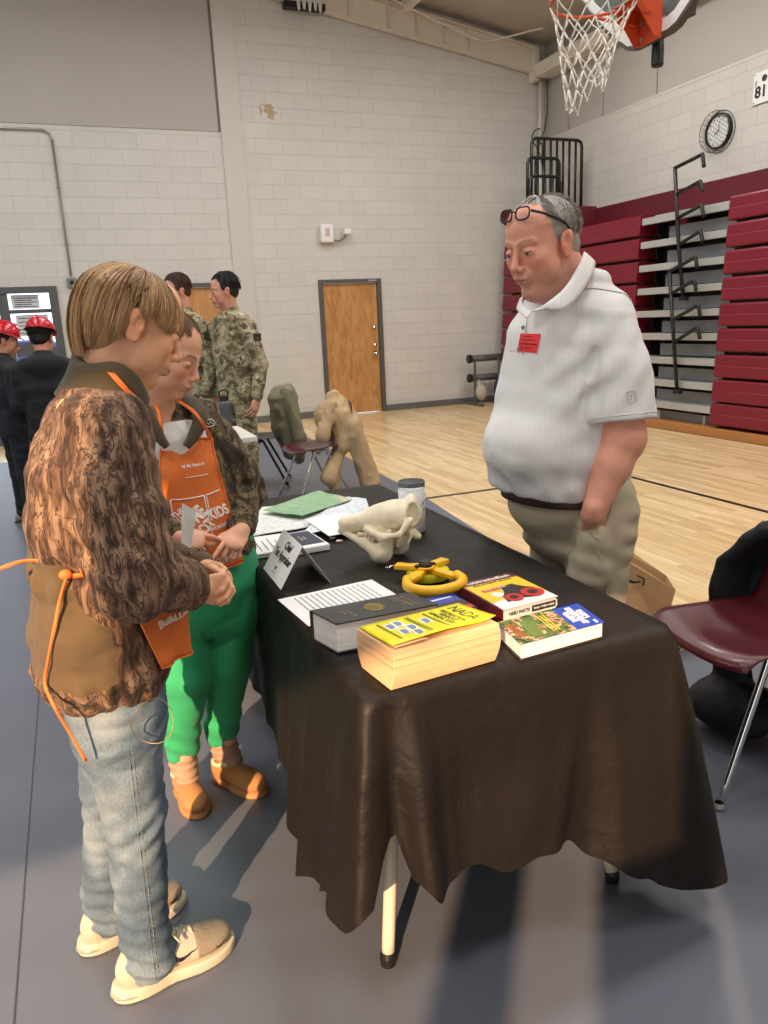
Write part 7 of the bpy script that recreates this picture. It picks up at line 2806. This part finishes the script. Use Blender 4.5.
for nm, ak, hl, to in (('sock', A1_, Vector((.155, 2.335, 0)), Vector((.185, 2.115, 0))), ('sock', A2_, Vector((.262, 2.335, 0)), Vector((.392, 2.145, 0)))):
    f = SDF().u(cone(ak + Vector((0, 0, .12)), ak + Vector((0, 0, .02)), .037, .039)).u(cone(ak + Vector((0, 0, .02)), ak + (to - hl).normalized() * .03 + Vector((0, 0, -.02)), .040, .036), .02)
    f.disp(lambda P: .0022 * np.sin(P[:, 2] * 300) + .0015 * vnoise(P, (40, 40, 40)))
    sdf_obj(nm, f, ak - Vector((.08, .08, .07)), ak + Vector((.08, .08, .18)), .004, m_sock, girl)
    sh = sub_empty('slipper', girl)
    shoe(sh, hl, to, 'slipper', (m_suede, m_gum, m_braid, m_braid))
# ------------------------------------------------------------------ the man
man = root('person', (1.52, 2.12, 0), 'large grey haired man in white polo shirt and khaki trousers behind the table', 'person')
Rm = axes(193, 16, 0)
hm = Head((0, 0, 0), Rm, 1.13, (222, 158, 134), lips=(190, 112, 100), brow=(150, 122, 100), fat=.012, blush=.45, stubble=(180, 140, 122), browk=.8, crown=.066)
MY = 2.02
earm = WY(568.5, 243, 1.93)
hm.c = earm - (hm.w(-.008, .082, -.006) - hm.c)
ms = lambda x, y, Y: WY(x, y, Y)
NM = ms(578, 292, 2.03)
f = SDF(); hm.build(f)
f.u(cone(hm.w(-.030, 0, -.045), NM + Vector((0, 0, -.03)), .072, .078), .03)
f.u(cone(hm.w(.02, 0, -.095), NM + Vector((-.03, .02, -.03)), .045, .045), .03)
for y in (1, -1): f.sub(cone(hm.w(.088, y * .030, -.034), hm.w(.082, y * .040, -.062), .0022, .0022), .006)   # folds beside the nose
f.sub(cone(hm.w(.098, .012, .040), hm.w(.098, -.012, .040), .0016, .0016), .005)
V1, F1 = sdf_mesh(f, hm.c - Vector((.2, .17, .30)), hm.c + Vector((.2, .17, .18)), .0032)
SM, EM, WM = ms(612, 325, 1.93), ms(622, 438, 1.87), ms(593, 514, 1.86)
f = SDF()
f.u(cone(SM, EM, .068, .068), 0).u(cone(EM, EM.lerp(WM, .35), .062, .060), .02).u(cone(EM.lerp(WM, .35), WM, .058, .036), .02)
f.u(ell(EM + Vector((.006, -.002, .0)), (.056, .056, .06)), .03)
add_hand(f, WM, ms(592, 556, 1.97) - WM, Vector((-.2, -.97, 0)), side=1, s=1.0, thumb=(20, 5), curl=(15, 20, 15))
f.disp(lambda P: .0012 * vnoise(P, (40, 40, 40)))
V2, F2 = sdf_mesh(f, (1.25, 1.66, .66), (1.90, 2.10, 1.50), .005)
SM2, EM2, WM2 = ms(535, 335, 2.33), Vector((1.62, 2.44, 1.10)), Vector((1.66, 2.42, .84))
HM = Vector((1.535, 2.10, .86))
g = SDF()
g.u(loft([(NM + Vector((0, 0, -.12)), .09, .06), (ms(572, 400, 2.10), .12, .09), (HM, .15, .11)], (-1, 0, 0)), 0)
for sy in (-1, 1):
    g.u(cone(HM + Vector((0, sy * .10, -.05)), Vector((1.53, 2.10 + sy * .12, .46)), .10, .07), .03).u(cone(Vector((1.53, 2.10 + sy * .12, .46)), Vector((1.56, 2.10 + sy * .13, .08)), .065, .045), .02)
g.u(cone(SM2, EM2, .056, .05), .02).u(cone(EM2, WM2, .048, .034), .02)
add_hand(g, WM2, Vector((-.1, -.05, -1)), Vector((0, 1, 0)), side=-1, s=1.0)
V3, F3 = sdf_mesh(g, (1.2, 1.8, .03), (1.85, 2.6, 1.6), .011)
np_obj('body', [(V1, F1), (V2, F2), (V3, F3)], m_skin, man, tint=lambda V: hm.tint(V))
hm.eyes(man, (96, 120, 138), down=14)
cap = SDF().u(hm.e((-.018, 0, .044), (.097, .080, .073)), 0).u(hm.e((-.055, 0, -.015), (.05, .066, .055)), .02)
cap.sub(hm.e((.093, 0, .010), (.060, .12, .085)), .01)
for y in (1, -1):
    cap.sub(hm.e((.014, y * .085, -.050), (.050, .04, .055)), .006)
    cap.sub(hm.e((.066, y * .075, .030), (.026, .04, .045)), .008)
cap.cut(plane(hm.w(-.05, 0, -.055), hm.w(.5, 0, -1) - hm.c), .01)
make_hair(hm, man, ((92, 82, 74), (192, 186, 180)), 5200, lambda t: np.interp(t, [0, 30, 50, 70, 85, 95, 115, 180], [60, 60, 64, 80, 90, 94, 120, 122]), start=(2, 116), C=(-.018, 0, .040), A=(.0985, .0815, .0755), length=13, r0=.0007, jit=.002, capf=cap, seed=5, swirl=.3, tuck=.8, capdark=1.1)
# glasses pushed up on the head
gl = root('eyeglasses', hm.w(.07, 0, .10), 'black framed eyeglasses pushed up on the forehead of the grey haired man', 'eyeglasses')
mb = MB()
Mg = frame(hm.w(.074, 0, .094), Vector(hm.R[1]), hm.w(-.45, 0, 1) - hm.c)
k_ = 1.13
m_lens = mat('clear_lens', (235, 238, 240), .05, trans=1.0)
m_lens.node_tree.nodes['Principled BSDF'].inputs['IOR'].default_value = 1.05
for y in (1, -1):
    pts = [Mg @ Vector((y * .0285 * k_ + .0215 * k_ * math.copysign(abs(math.cos(a)) ** .6, math.cos(a)), .0150 * k_ * math.copysign(abs(math.sin(a)) ** .7, math.sin(a)), .006 - abs(y * .034 + .02 * math.cos(a)) * .12)) for a in np.linspace(0, 2 * PI, 28, endpoint=False)]
    mb = MB(); mb.tube(pts, .0026, 6, closed=True); rimo = mb.build('rim', m_black, gl, smooth=True)
    c = sum((Vector(p) for p in pts), Vector()) / len(pts)
    mb = MB(); mb.add([c] + pts, [(0, 1 + i, 1 + (i + 1) % len(pts)) for i in range(len(pts))]); mb.build('lens', m_lens, rimo)
    P0_ = Mg @ Vector((y * .051 * k_, .006, -.004))
    mb = MB(); mb.tube(spline([P0_, hm.w(.045, y * .079, .078), hm.w(.0, y * .083, .050), hm.w(-.016, y * .0845, .030), hm.w(-.026, y * .083, .008)], 6), .0024, 6, flat=1.6); mb.build('temple', m_black, gl, smooth=True)
mb = MB(); mb.tube([Mg @ Vector((x, .004 + .003 * math.cos(x * 200), .006)) for x in (-.008, 0, .008)], .0024, 6); mb.build('bridge', m_black, gl, smooth=True)


def firsthit(F_, x, y, y0, y1, o=.004):
    ys_ = np.linspace(y0, y1, 161)
    v = F_(np.array([tuple(WY(x, y, t)) for t in ys_], dtype=F32))
    i = np.where(v < o)[0]
    return WY(x, y, ys_[i[0]] if len(i) else y1)


def polo_mat():
    m, nt, b = new_mat('white_ribbed_polo')
    N, L = nt.nodes, nt.links
    tc = N.new('ShaderNodeTexCoord')
    ch = N.new('ShaderNodeTexWave'); ch.bands_direction = 'X'; ch.inputs['Scale'].default_value = 60; ch.inputs['Distortion'].default_value = .6; ch.inputs['Detail'].default_value = 1
    mp = N.new('ShaderNodeMapping'); mp.inputs['Rotation'].default_value = (0, 0, .6); L.new(tc.outputs['Object'], mp.inputs[0]); L.new(mp.outputs[0], ch.inputs['Vector'])
    rp = ramp(nt, [(.3, srgb(212, 210, 210)), (.7, srgb(228, 227, 227))]); L.new(ch.outputs[0], rp.inputs[0]); L.new(rp.outputs[0], b.inputs['Base Color'])
    b.inputs['Roughness'].default_value = .8; b.inputs['Specular IOR Level'].default_value = .3
    bp = N.new('ShaderNodeBump'); bp.inputs['Strength'].default_value = .25; bp.inputs['Distance'].default_value = .001; L.new(ch.outputs[0], bp.inputs['Height']); L.new(bp.outputs[0], b.inputs['Normal'])
    return m


m_polo = polo_mat()
fm = Vector((-.97, -.22, 0))
sh_ = SDF()
sh_.u(loft([(ms(582, 280, 2.04), .095, .075), (ms(578, 304, 2.05), .185, .120), (ms(573, 340, 2.08), .220, .178), (ms(566, 400, 2.10), .228, .210), (ms(560, 445, 2.11), .230, .226), (ms(558, 475, 2.12), .222, .215), (ms(559, 491, 2.12), .205, .190)], fm), 0)
sh_.u(ell(ms(528, 446, 2.08), (.130, .17, .12)), .06)
dcu = (EM - SM).normalized()
slv = SDF().u(cone(SM + Vector((-.01, .02, -.005)), SM.lerp(EM, .45), .092, .102)).u(cone(SM.lerp(EM, .4), SM.lerp(EM, 1.0), .102, .108), .012)
slv.cut(plane(SM.lerp(EM, .86), dcu + Vector((.0, .0, .0))), .003)
sh_.u(slv, .016)
sh_.u(cone(SM2 + Vector((0, -.02, 0)), SM2.lerp(EM2, .7), .085, .088), .05)
pleat = A3(ms(600, 420, 1.95))


def polo_fold(P):
    d = .0040 * (1 - 2 * np.abs(vnoise(P, (6, 6, 10), 8.0))) + .0018 * vnoise(P, (22, 22, 26), 3.0)
    q = P - A3(ms(596, 385, 1.93))
    w = np.exp(-(q ** 2).sum(1) / .018)
    d = d + w * .008 * np.sin((q[:, 2] * .8 - q[:, 0] * .9) * 70)
    lo_ = np.exp(-((P[:, 2] - .93) / .04) ** 2)
    a = np.arctan2(P[:, 1] - 2.1, P[:, 0] - 1.53)
    d = d + lo_ * .006 * np.sin(a * 18 + 2 * vnoise(P, (8, 8, 8)))
    return d


crs = [firsthit(sh_, x, y, 1.70, 2.3, 0.0) for x, y in ((594, 352), (588, 376), (584, 398), (586, 424))]
for a_, b_ in zip(crs[:-1], crs[1:]): sh_.sub(cone(a_, b_, .005, .006), .016)
sh_.cut(plane((1.45, 2.1, .872), (-.10, 0, -1)), .006)
sh_.disp(polo_fold)
V, Fc = sdf_mesh(sh_, (1.12, 1.72, .80), (1.92, 2.55, 1.64), .0055)
MJ = sh_
V = relax(V, Fc, 2)
po = np_obj('polo_shirt', [(V, Fc)], m_polo, man)
# sleeve hem band and collar
pjm = push_fn(MJ)
c0 = SM.lerp(EM, .80)
o1 = dcu.orthogonal().normalized(); o2 = dcu.cross(o1)
for fr_ in (.80,):
    c0 = SM.lerp(EM, fr_)
    mb = MB(); mb.tube([pjm(c0 + (o1 * math.cos(a) + o2 * math.sin(a)) * .11, .0012) for a in np.linspace(0, 2 * PI, 40, endpoint=False)], .0022 if fr_ > .85 else .0012, 5, closed=True)
    mb.build('sleeve_seam', m_polo, po, smooth=True)
m_seam = mat('grey_seam_thread', (165, 165, 168), .8)
mb = MB()
for pts in ([(582, 288), (592, 292), (604, 300), (612, 309)],):
    mb.tube([pjm(WY(x, y, 1.95), .002) for x, y in spline([Vector((a, b, 0)) for a, b in pts], 5) and [(v.x, v.y) for v in spline([Vector((a, b, 0)) for a, b in pts], 5)]], .0016, 5)
mb.build('shoulder_seam', m_seam, po, smooth=True)


hit = lambda x, y, o=.004: firsthit(MJ, x, y, 1.75, 2.35, o)
mb = MB()
for x_, x2 in ((527, 523),):
    mb.tube([hit(x_ + (x2 - x_) * t, 320 + 36 * t, .003) for t in np.linspace(0, 1, 10)], .0010, 5)
mb.build('placket_edge', m_seam, po, smooth=True)
for x, y in ((523, 327.5), (519, 349)):
    p = hit(x, y, .003); mb = MB(); mb.lathe([(0, 0), (.006, 0), (.006, .002), (0, .003)], (0, 0, 0), 14, Matrix.Translation(p) @ Vector((-.8, -.6, 0)).to_track_quat('Z', 'Y').to_matrix().to_4x4(), caps=False); mb.build('button', mat('grey_button', (120, 116, 110), .3), po)
mb = MB()
for a, b in (((514, 350.5), (520, 351)), ((509, 351), (513, 350.2))):
    mb.tube([hit(*a), hit(*b)], .0008, 4)
mb.build('chest_mark', m_seam, po)
# sleeve emblem: a small outlined key shape
mb = MB()
for pts in ([(627, 392), (635, 391), (636, 402), (628, 403), (627, 392)], [(631.5, 395), (631.5, 401)], [(630, 395.5), (633, 394.5)]):
    mb.tube([hit(*p) for p in pts], .0009, 4)
mb.build('sleeve_emblem', m_seam, po)
# red sticker
mb = MB(); Q = [hit(520.5, 333.5, .005), hit(541, 333.8, .005), hit(536.5, 353.3, .005), hit(517, 351.5, .005)]
qm = hit(529, 343, .006)
mb.add(Q + [qm], [(0, 1, 4), (1, 2, 4), (2, 3, 4), (3, 0, 4)]); st = mb.build('red_sticker', mat('fluorescent_red_label', (226, 42, 52), .45), po, solid=.0006)
mb = MB()
for t, w_ in ((.16, .5), (.34, .7), (.72, .6), (.84, .35)):
    a = Q[0].lerp(Q[3], t); b = Q[1].lerp(Q[2], t)
    n = (Q[1] - Q[0]).cross(Q[3] - Q[0]).normalized(); n = n if n.y < 0 else -n
    mb.tube([a.lerp(b, .15) + n * .0025, a.lerp(b, .15 + w_) + n * .0025], .0007, 4)
a = Q[0].lerp(Q[3], .54); b = Q[1].lerp(Q[2], .54)
mb.tube([a.lerp(b, .08) + n * .0030, a.lerp(b, .92) + n * .0030], .0016, 5)
mb.build('sticker_print', mat('dark_red_print', (110, 10, 20), .5), st)
# collar: two leaves
def leaf(top, bot, name, m):
    T, B_ = spline(top, 6), spline(bot, 6)
    n = min(len(T), len(B_))
    mb = MB(); mb.grid(lambda i, j: T[i].lerp(B_[i], j / 4) + Vector((-.3, -.9, .3)) * .003 * math.sin(j / 4 * PI), n, 5)
    return mb.build(name, m, po, smooth=True, solid=.004)
leaf([ms(584, 252, 2.03), ms(580, 262, 1.955), ms(566, 286, 1.905), ms(548, 302, 1.885), ms(531, 312, 1.90)],
     [ms(595, 262, 2.03), ms(593, 273, 1.95), ms(581, 293, 1.905), ms(566, 308, 1.875), ms(548, 309, 1.880)], 'collar_leaf', m_polo)
leaf([ms(531, 312, 1.905), ms(524, 306, 1.95), ms(522, 301, 2.0), ms(525, 296, 2.08)],
     [ms(527, 319, 1.90), ms(521, 314, 1.93), ms(517, 309, 1.98), ms(520, 299, 2.08)], 'collar_leaf', m_polo)

# belt, trousers
m_khaki = mat('khaki_twill', (178, 166, 142), .85, var=.06, scale=10, bump=.3, bscale=350)
tr = SDF()
tr.u(loft([(ms(561, 489, 2.10), .198, .172), (HM + Vector((0, 0, -.06)), .205, .17), (HM + Vector((0, 0, -.15)), .20, .155)], fm), 0)
for sy in (-1, 1):
    h0 = HM + Vector((0, sy * .10, -.12)); k0 = Vector((1.53, 2.10 + sy * .12, .46)); a0 = Vector((1.56, 2.10 + sy * .13, .06))
    tr.u(cone(h0, k0, .118, .088), .02).u(cone(k0, a0, .086, .072), .02)
tr.u(cone(ms(593, 536, 1.895), ms(588, 572, 1.92), .050, .070), .025)
tr.disp(lambda P: .0035 * (1 - 2 * np.abs(vnoise(P, (7, 7, 14), 1.5))) + .002 * vnoise(P, (30, 30, 30)) + .004 * np.sin((P[:, 2] + P[:, 0] * .5) * 80) * np.exp(-((P[:, 2] - .70) / .06) ** 2))
tro = sdf_obj('trousers', tr, (1.22, 1.74, .02), (1.86, 2.45, .97), .0065, m_khaki, man, it=2)
thit = lambda x, y, o=.004: firsthit(tr, x, y, 1.70, 2.3, o)
mb = MB(); mb.tube([thit(x, y, .002) for x, y in ((579, 505), (581, 516), (586, 528), (592, 535.5), (598, 540))], .003, 6)
mb.tube([thit(x, y, .002) for x, y in ((598, 540), (606, 528), (611, 512), (612, 500))], .0022, 6)
mb.build('pocket_edge', m_khaki, tro, smooth=True)
mb = MB(); mb.tube([thit(x, y, .001) for x, y in ((596, 545), (600, 560), (605, 580), (606, 600))], .002, 5); mb.build('side_seam', m_khaki, tro, smooth=True)
bl = SDF().u(loft([(ms(561, 485, 2.10), .204, .178), (ms(561, 494, 2.10), .204, .178)], fm, 2.3))
bl.cut(plane(ms(561, 485, 2.10) + Vector((0, 0, .004)), (0, 0, 1))).cut(plane(ms(561, 496, 2.10), (0, 0, -1)))
sdf_obj('belt', bl, (1.25, 1.80, .78), (1.82, 2.42, .98), .005, mat('dark_brown_leather', (52, 26, 20), .4), man)
m_sh = mat('brown_leather_shoe', (70, 48, 34), .45)
for sy in (-1, 1):
    sh = sub_empty('shoe', man); shoe(sh, Vector((1.64, 2.10 + sy * .13, 0)), Vector((1.35, 2.08 + sy * .15, 0)), 'plain', (m_sh, m_black))
# ------------------------------------------------------------------ people further back
m_ocp = camo_mat('uniform_camo', [(0, (98, 84, 64)), (.42, (132, 128, 98)), (.50, (170, 162, 134)), (.56, (142, 122, 94)), (.62, (198, 190, 164))], scale=9, stretch=(1, 1, 1.3), distort=.6)
m_bootb = mat('coyote_boot', (104, 74, 50), .8, bump=.3)


def far_person(label, x, y, az, hgt, skin, hair, head_pitch, head_az, arms, top_m, leg_m, top_name, leg_name, kid=False, hat=None, seed=1, smile=0, legs_dx=(0, 0), foot_m=None, bulk=1.0, hood=False, undercut=False, res=.011):
    P = root('person', (x, y, 0), label, 'person')
    k = hgt / 1.80
    a = math.radians(az)
    F_ = Vector((math.cos(a), math.sin(a), 0)); L_ = Vector((-math.sin(a), math.cos(a), 0)); O = Vector((x, y, 0))
    def w(f, l, u): return O + F_ * (f * k) + L_ * (l * k) + Vector((0, 0, u * k))
    Rh = axes(head_az, head_pitch, 0)
    hk = 1.0 * (k if not kid else k * 1.08)
    H = Head(w(.035, 0, 1.665) if not kid else w(.04, 0, 1.65), Rh, hk * 1.02, skin, blush=.5, brow=hair[0], smile=smile)
    f = SDF(); H.build(f); f.u(cone(H.w(-.022, 0, -.045), w(0, 0, 1.47), .053 * k, .06 * k), .03)
    V1, F1 = sdf_mesh(f, H.c - Vector((.17, .17, .24)), H.c + Vector((.17, .17, .17)), .0055)
    g = SDF(); g.u(loft([(w(0, 0, 1.42), .09 * k, .05 * k), (w(0, 0, 1.25), .11 * k, .06 * k), (w(0, 0, .98), .11 * k, .07 * k)], F_), 0)
    pieces = [(V1, F1)]
    jt_ = SDF()
    jt_.u(loft([(w(0, 0, 1.53), .075 * k, .065 * k), (w(0, 0, 1.45), .185 * k * bulk, .105 * k), (w(0, 0, 1.25), .195 * k * bulk, .13 * k * bulk), (w(0, 0, 1.02), .175 * k * bulk, .12 * k * bulk), (w(0, 0, .86), .19 * k * bulk, .125 * k * bulk)], F_), 0)
    for i, (el, wr) in enumerate(arms):
        s_ = 1 if i == 0 else -1
        S_ = w(0, s_ * .20, 1.40); E_ = w(*el); W_ = w(*wr)
        jt_.u(cone(S_, E_, .072 * k * bulk, .060 * k * bulk), .03).u(cone(E_, E_.lerp(W_, .93), .058 * k * bulk, .044 * k * bulk), .02)
        g.u(cone(S_, E_, .045 * k, .04 * k), .02).u(cone(E_, W_, .036 * k, .028 * k), .02)
        h_ = SDF(); h_.u(cone(E_.lerp(W_, .8), W_, .03 * k, .026 * k), 0)
        add_hand(h_, W_, (W_ - E_) + F_ * .08, L_ * s_, side=s_, s=.95 * k, curl=(22, 28, 18), thumb=(28, 15))
        pieces.append(sdf_mesh(h_, W_ - Vector((.14,) * 3), W_ + Vector((.14,) * 3), .0042))
    tr_ = SDF()
    tr_.u(loft([(w(0, 0, .98), .155 * k, .11 * k), (w(0, 0, .86), .17 * k, .115 * k)], F_), 0)
    for s_ in (1, -1):
        dx = legs_dx[0 if s_ > 0 else 1]
        hp, kn, ak = w(0, s_ * .09, .86), w(.01 + dx * .5, s_ * .105, .48), w(dx, s_ * .11, .10)
        tr_.u(cone(hp, kn, .092 * k, .076 * k), .03).u(cone(kn, ak, .074 * k, .062 * k), .02)
        g.u(cone(hp, kn, .07 * k, .05 * k), .02).u(cone(kn, ak, .045 * k, .035 * k), .02)
    pieces.append(sdf_mesh(g, O + Vector((-.5 * k, -.5 * k, .05)), O + Vector((.5 * k, .5 * k, 1.56 * k)), .016))
    np_obj('body', pieces, m_skin, P, tint=lambda V: H.tint(V))
    H.eyes(P, (70, 60, 50), down=head_pitch)
    fold = lambda Q: .006 * (1 - 2 * np.abs(vnoise(Q, (10, 10, 13), seed))) + .003 * vnoise(Q, (30, 30, 36), seed)
    jt_.disp(fold); tr_.disp(lambda Q: fold(Q) + .004 * np.sin(Q[:, 2] * 70) * np.clip((.35 - Q[:, 2]) / .2, 0, 1))
    bl_, bh_ = O + Vector((-.5 * k, -.5 * k, 0)), O + Vector((.5 * k, .5 * k, 1.58 * k))
    if hood:
        jt_.u(ell(w(-.085, 0, 1.445), (.075 * k, .125 * k, .075 * k), [tuple(F_), tuple(L_), (0, 0, 1)]), .07)
    J = sdf_obj(top_name, jt_, Vector((bl_.x, bl_.y, .78 * k)), bh_, res * .75, top_m, P, it=1)
    T_ = sdf_obj(leg_name, tr_, Vector((bl_.x, bl_.y, .04)), Vector((bh_.x, bh_.y, 1.02 * k)), res, leg_m, P, it=1)
    for s_ in (1, -1):
        dx = legs_dx[0 if s_ > 0 else 1]
        sh = sub_empty('boot' if not kid else 'shoe', P)
        hl, to = w(-.09 + dx, s_ * .11, 0), w(.19 + dx, s_ * .135, 0)
        hl.z = to.z = 0
        shoe(sh, hl, to, 'plain', (foot_m or m_bootb, m_black))
        if not kid:
            f = SDF().u(cone(w(dx, s_ * .11, .22), w(dx, s_ * .11, .08), .062 * k, .055 * k)); f.disp(lambda Q: .002 * np.sin(Q[:, 2] * 260))
            sdf_obj('boot_shaft', f, w(dx, s_ * .11, 0) - Vector((.12, .12, 0)), w(dx, s_ * .11, .32) + Vector((.12, .12, 0)), .007, foot_m or m_bootb, sh)
    cap = SDF().u(H.e((-.016, 0, .045), (.100, .081, .092)), 0).u(H.e((-.055, 0, -.012), (.048, .062, .05)), .02)
    cap.sub(H.e((.092, 0, -.008), (.062, .12, .075)), .01)
    for yy in (1, -1): cap.sub(H.e((.014, yy * .085, -.045), (.046, .04, .055)), .006)
    if undercut: cap.sub(H.e((-.03, 0, -.055), (.12, .12, .05)), .006)
    endf = lambda t: np.interp(t, [0, 45, 70, 90, 115, 180], [62, 66, 88, 92, 112, 116])
    make_hair(H, P, hair, 1500, endf, start=(2, 108), C=(-.016, 0, .043), A=(.104, .085, .098), length=26, r0=.0013, jit=.004, capf=cap, seed=seed, res=.006, swirl=.3, tuck=.8, capdark=1.0)
    return P, H, w, (J, jt_)


hang = ((.02, .27, 1.12), (.06, .27, .86))
# two soldiers seen from behind, facing left
s2, H2, w2, J2 = far_person('black haired soldier in camouflage uniform, right one of the pair by the far table', 1.225, 6.25, 202, 1.86, (214, 156, 132), ((20, 18, 18), (44, 40, 38)), 6, 178, (((-.05, .265, 1.12), (.0, .26, .86)), ((-.03, -.29, 1.12), (.03, -.28, .86))), m_ocp, m_ocp, 'uniform_jacket', 'uniform_trousers', seed=21, bulk=1.05)
s1, H1, w1, J1 = far_person('brown haired smiling soldier in camouflage uniform, left one of the pair', .93, 6.72, 200, 1.89, (222, 160, 138), ((50, 34, 26), (92, 64, 46)), 12, 192, (((-.05, .265, 1.12), (.03, .26, .86)), ((-.03, -.29, 1.12), (.03, -.28, .86))), m_ocp, m_ocp, 'uniform_jacket', 'uniform_trousers', seed=25, smile=1, bulk=1.05)
m_patch = mat('dark_shoulder_patch', (52, 46, 38), .8)
m_patch2 = mat('brown_shoulder_patch', (96, 66, 44), .8)
for W_, (J_, sd_) in ((w2, J2), (w1, J1)):
    c = push_fn(sd_)(W_(-.03, .30, 1.31), -.001)
    n_ = (W_(0, 1, 0) - W_(0, 0, 0)).normalized(); f_ = (W_(1, 0, 0) - W_(0, 0, 0)).normalized()
    Mx = frame(c, f_, (0, 0, 1)) if frame(c, f_, (0, 0, 1)).to_3x3() @ Vector((0, 0, 1)) @ n_ > 0 else frame(c, -f_, (0, 0, 1))
    mb = MB(); mb.prism([(-.035, .04), (-.035, -.01), (0, -.045), (.035, -.01), (.035, .04)], .006, Mx); pt = mb.build('shoulder_patch', m_patch, J_, bevel=.002)
    mb = MB(); mb.prism([(-.018, .02), (0, -.025), (.018, .02), (0, .006)], .008, Mx); mb.build('patch_emblem', m_patch2, pt)
# two children in red hard hats
m_dkc = mat('black_hoodie_cloth', (20, 21, 25), .85, bump=.3, bscale=100)
m_navy = mat('dark_navy_cloth', (22, 26, 36), .85)
m_hat = mat('red_hard_hat_plastic', (186, 16, 40), .18, coat=.3)
m_gsn = mat('grey_mesh_sneaker', (150, 150, 150), .6, var=.3, scale=60)
c2, HC2, wc2, JC2 = far_person('child with back turned, red hard hat and black hooded sweatshirt', -.175, 6.05, 80, 1.56, (206, 148, 120), ((16, 14, 14), (36, 30, 28)), 14, 70, (((.0, .24, 1.12), (.20, .10, 1.04)), ((.0, -.24, 1.12), (.20, -.10, 1.04))), m_dkc, m_dkc, 'hooded_sweatshirt', 'trousers', kid=True, seed=31, foot_m=m_gsn, bulk=1.08, hood=True)
c1_, HC1, wc1, JC1 = far_person('child in profile at the left edge, red hard hat, dark clothes and orange apron straps', -.475, 6.55, 20, 1.55, (206, 148, 120), ((16, 14, 14), (36, 30, 28)), 18, 5, (((.0, .24, 1.12), (.20, .10, 1.04)), ((.0, -.24, 1.12), (.20, -.10, 1.04))), m_navy, m_navy, 'sweatshirt', 'trousers', kid=True, seed=33, foot_m=m_gsn)
for H, lb in ((HC2, 'red plastic hard hat on the child whose back is turned'), (HC1, 'red plastic hard hat on the child in profile at the left edge')):
    e = root('hard_hat', H.w(0, 0, .1), lb, 'hard hat', 'red hard hats')
    f = SDF().u(H.e((-.012, 0, .062), (.120, .102, .098)))
    f.cut(plane(H.w(0, 0, .060), H.w(0, 0, -1) - H.c)).sub(H.e((-.012, 0, .055), (.112, .094, .094)), .0)
    for yy in (-.02, .02): f.u(H.co((.09, yy, .115), (-.10, yy, .130), .010, .010), .012)
    f.u(H.co((.06, 0, .152), (-.08, 0, .155), .010, .010), .012)
    lo, hi = H.c - Vector((.2,) * 3), H.c + Vector((.2, .2, .22))
    sdf_obj('shell', f, lo, hi, .006, m_hat, e, it=2)
    mb = MB()
    ring = []
    for a in np.linspace(0, 2 * PI, 48, endpoint=False):
        r_ = 1.0 + .10 + .22 * max(0, math.cos(a)) ** 2
        ring.append([H.w(-.012 + .118 * q_ * math.cos(a), .100 * q_ * math.sin(a), .064 - .012 * (q_ - 1) * 5) for q_ in (.98, r_)])
    mb.grid(lambda i, j: ring[i][j], 48, 2, closeu=True); mb.build('brim', m_hat, e, smooth=True, solid=.004)
pj1 = push_fn(lambda P: loft([(wc1(0, 0, 1.43), .185 * .86, .105 * .86), (wc1(0, 0, 1.25), .195 * .86, .13 * .86), (wc1(0, 0, 1.02), .175 * .86, .12 * .86)], (math.cos(.35), math.sin(.35), 0))(P))
ribbon('apron_strap', [pj1(wc1(.05, -.10, 1.44), .012), pj1(wc1(.04, -.16, 1.36), .012), pj1(wc1(.06, -.17, 1.25), .012), pj1(wc1(.05, -.19, 1.12), .012)], .018, m_strap, c1_, (.3, -.9, 0))
# ------------------------------------------------------------------ light
w = bpy.data.worlds.new('world'); SC.world = w; w.use_nodes = True
bg = w.node_tree.nodes['Background']
bg.inputs[0].default_value = (0.80, 0.90, 1.0, 1); bg.inputs[1].default_value = 3.0


def area(name, loc, size, power, col=(1, .97, .93), rot=(0, 0, 0), sy=None):
    l = bpy.data.lights.new(name, 'AREA'); l.shape = 'RECTANGLE'; l.size = size; l.size_y = sy or size; l.energy = power; l.color = col
    o = bpy.data.objects.new(name, l); COL.objects.link(o); o.location = loc; o.rotation_euler = rot
    return o
for x in (-5.5, -1.5, 2.2, 5.4):
    for y in (-0.8, 2.4, 5.6, 8.3):
        area('high_bay_lamp', (x, y, ceil_z(x) - .45), 1.2, 68, sy=.5)
s = bpy.data.lights.new('sun', 'SUN'); s.energy = 9; s.color = (1.0, .65, .37); s.angle = math.radians(0.55)
so = bpy.data.objects.new('sun', s); COL.objects.link(so)
d = Vector((.6, .8, -.466))
so.rotation_euler = d.to_track_quat('-Z', 'Y').to_euler()
so.location = (-6, -8, 6)
SC.view_settings.view_transform = 'Standard'
SC.view_settings.look = 'None'
SC.view_settings.gamma = 1
SC.view_settings.use_curve_mapping = False
SC.view_settings.exposure = 0.0
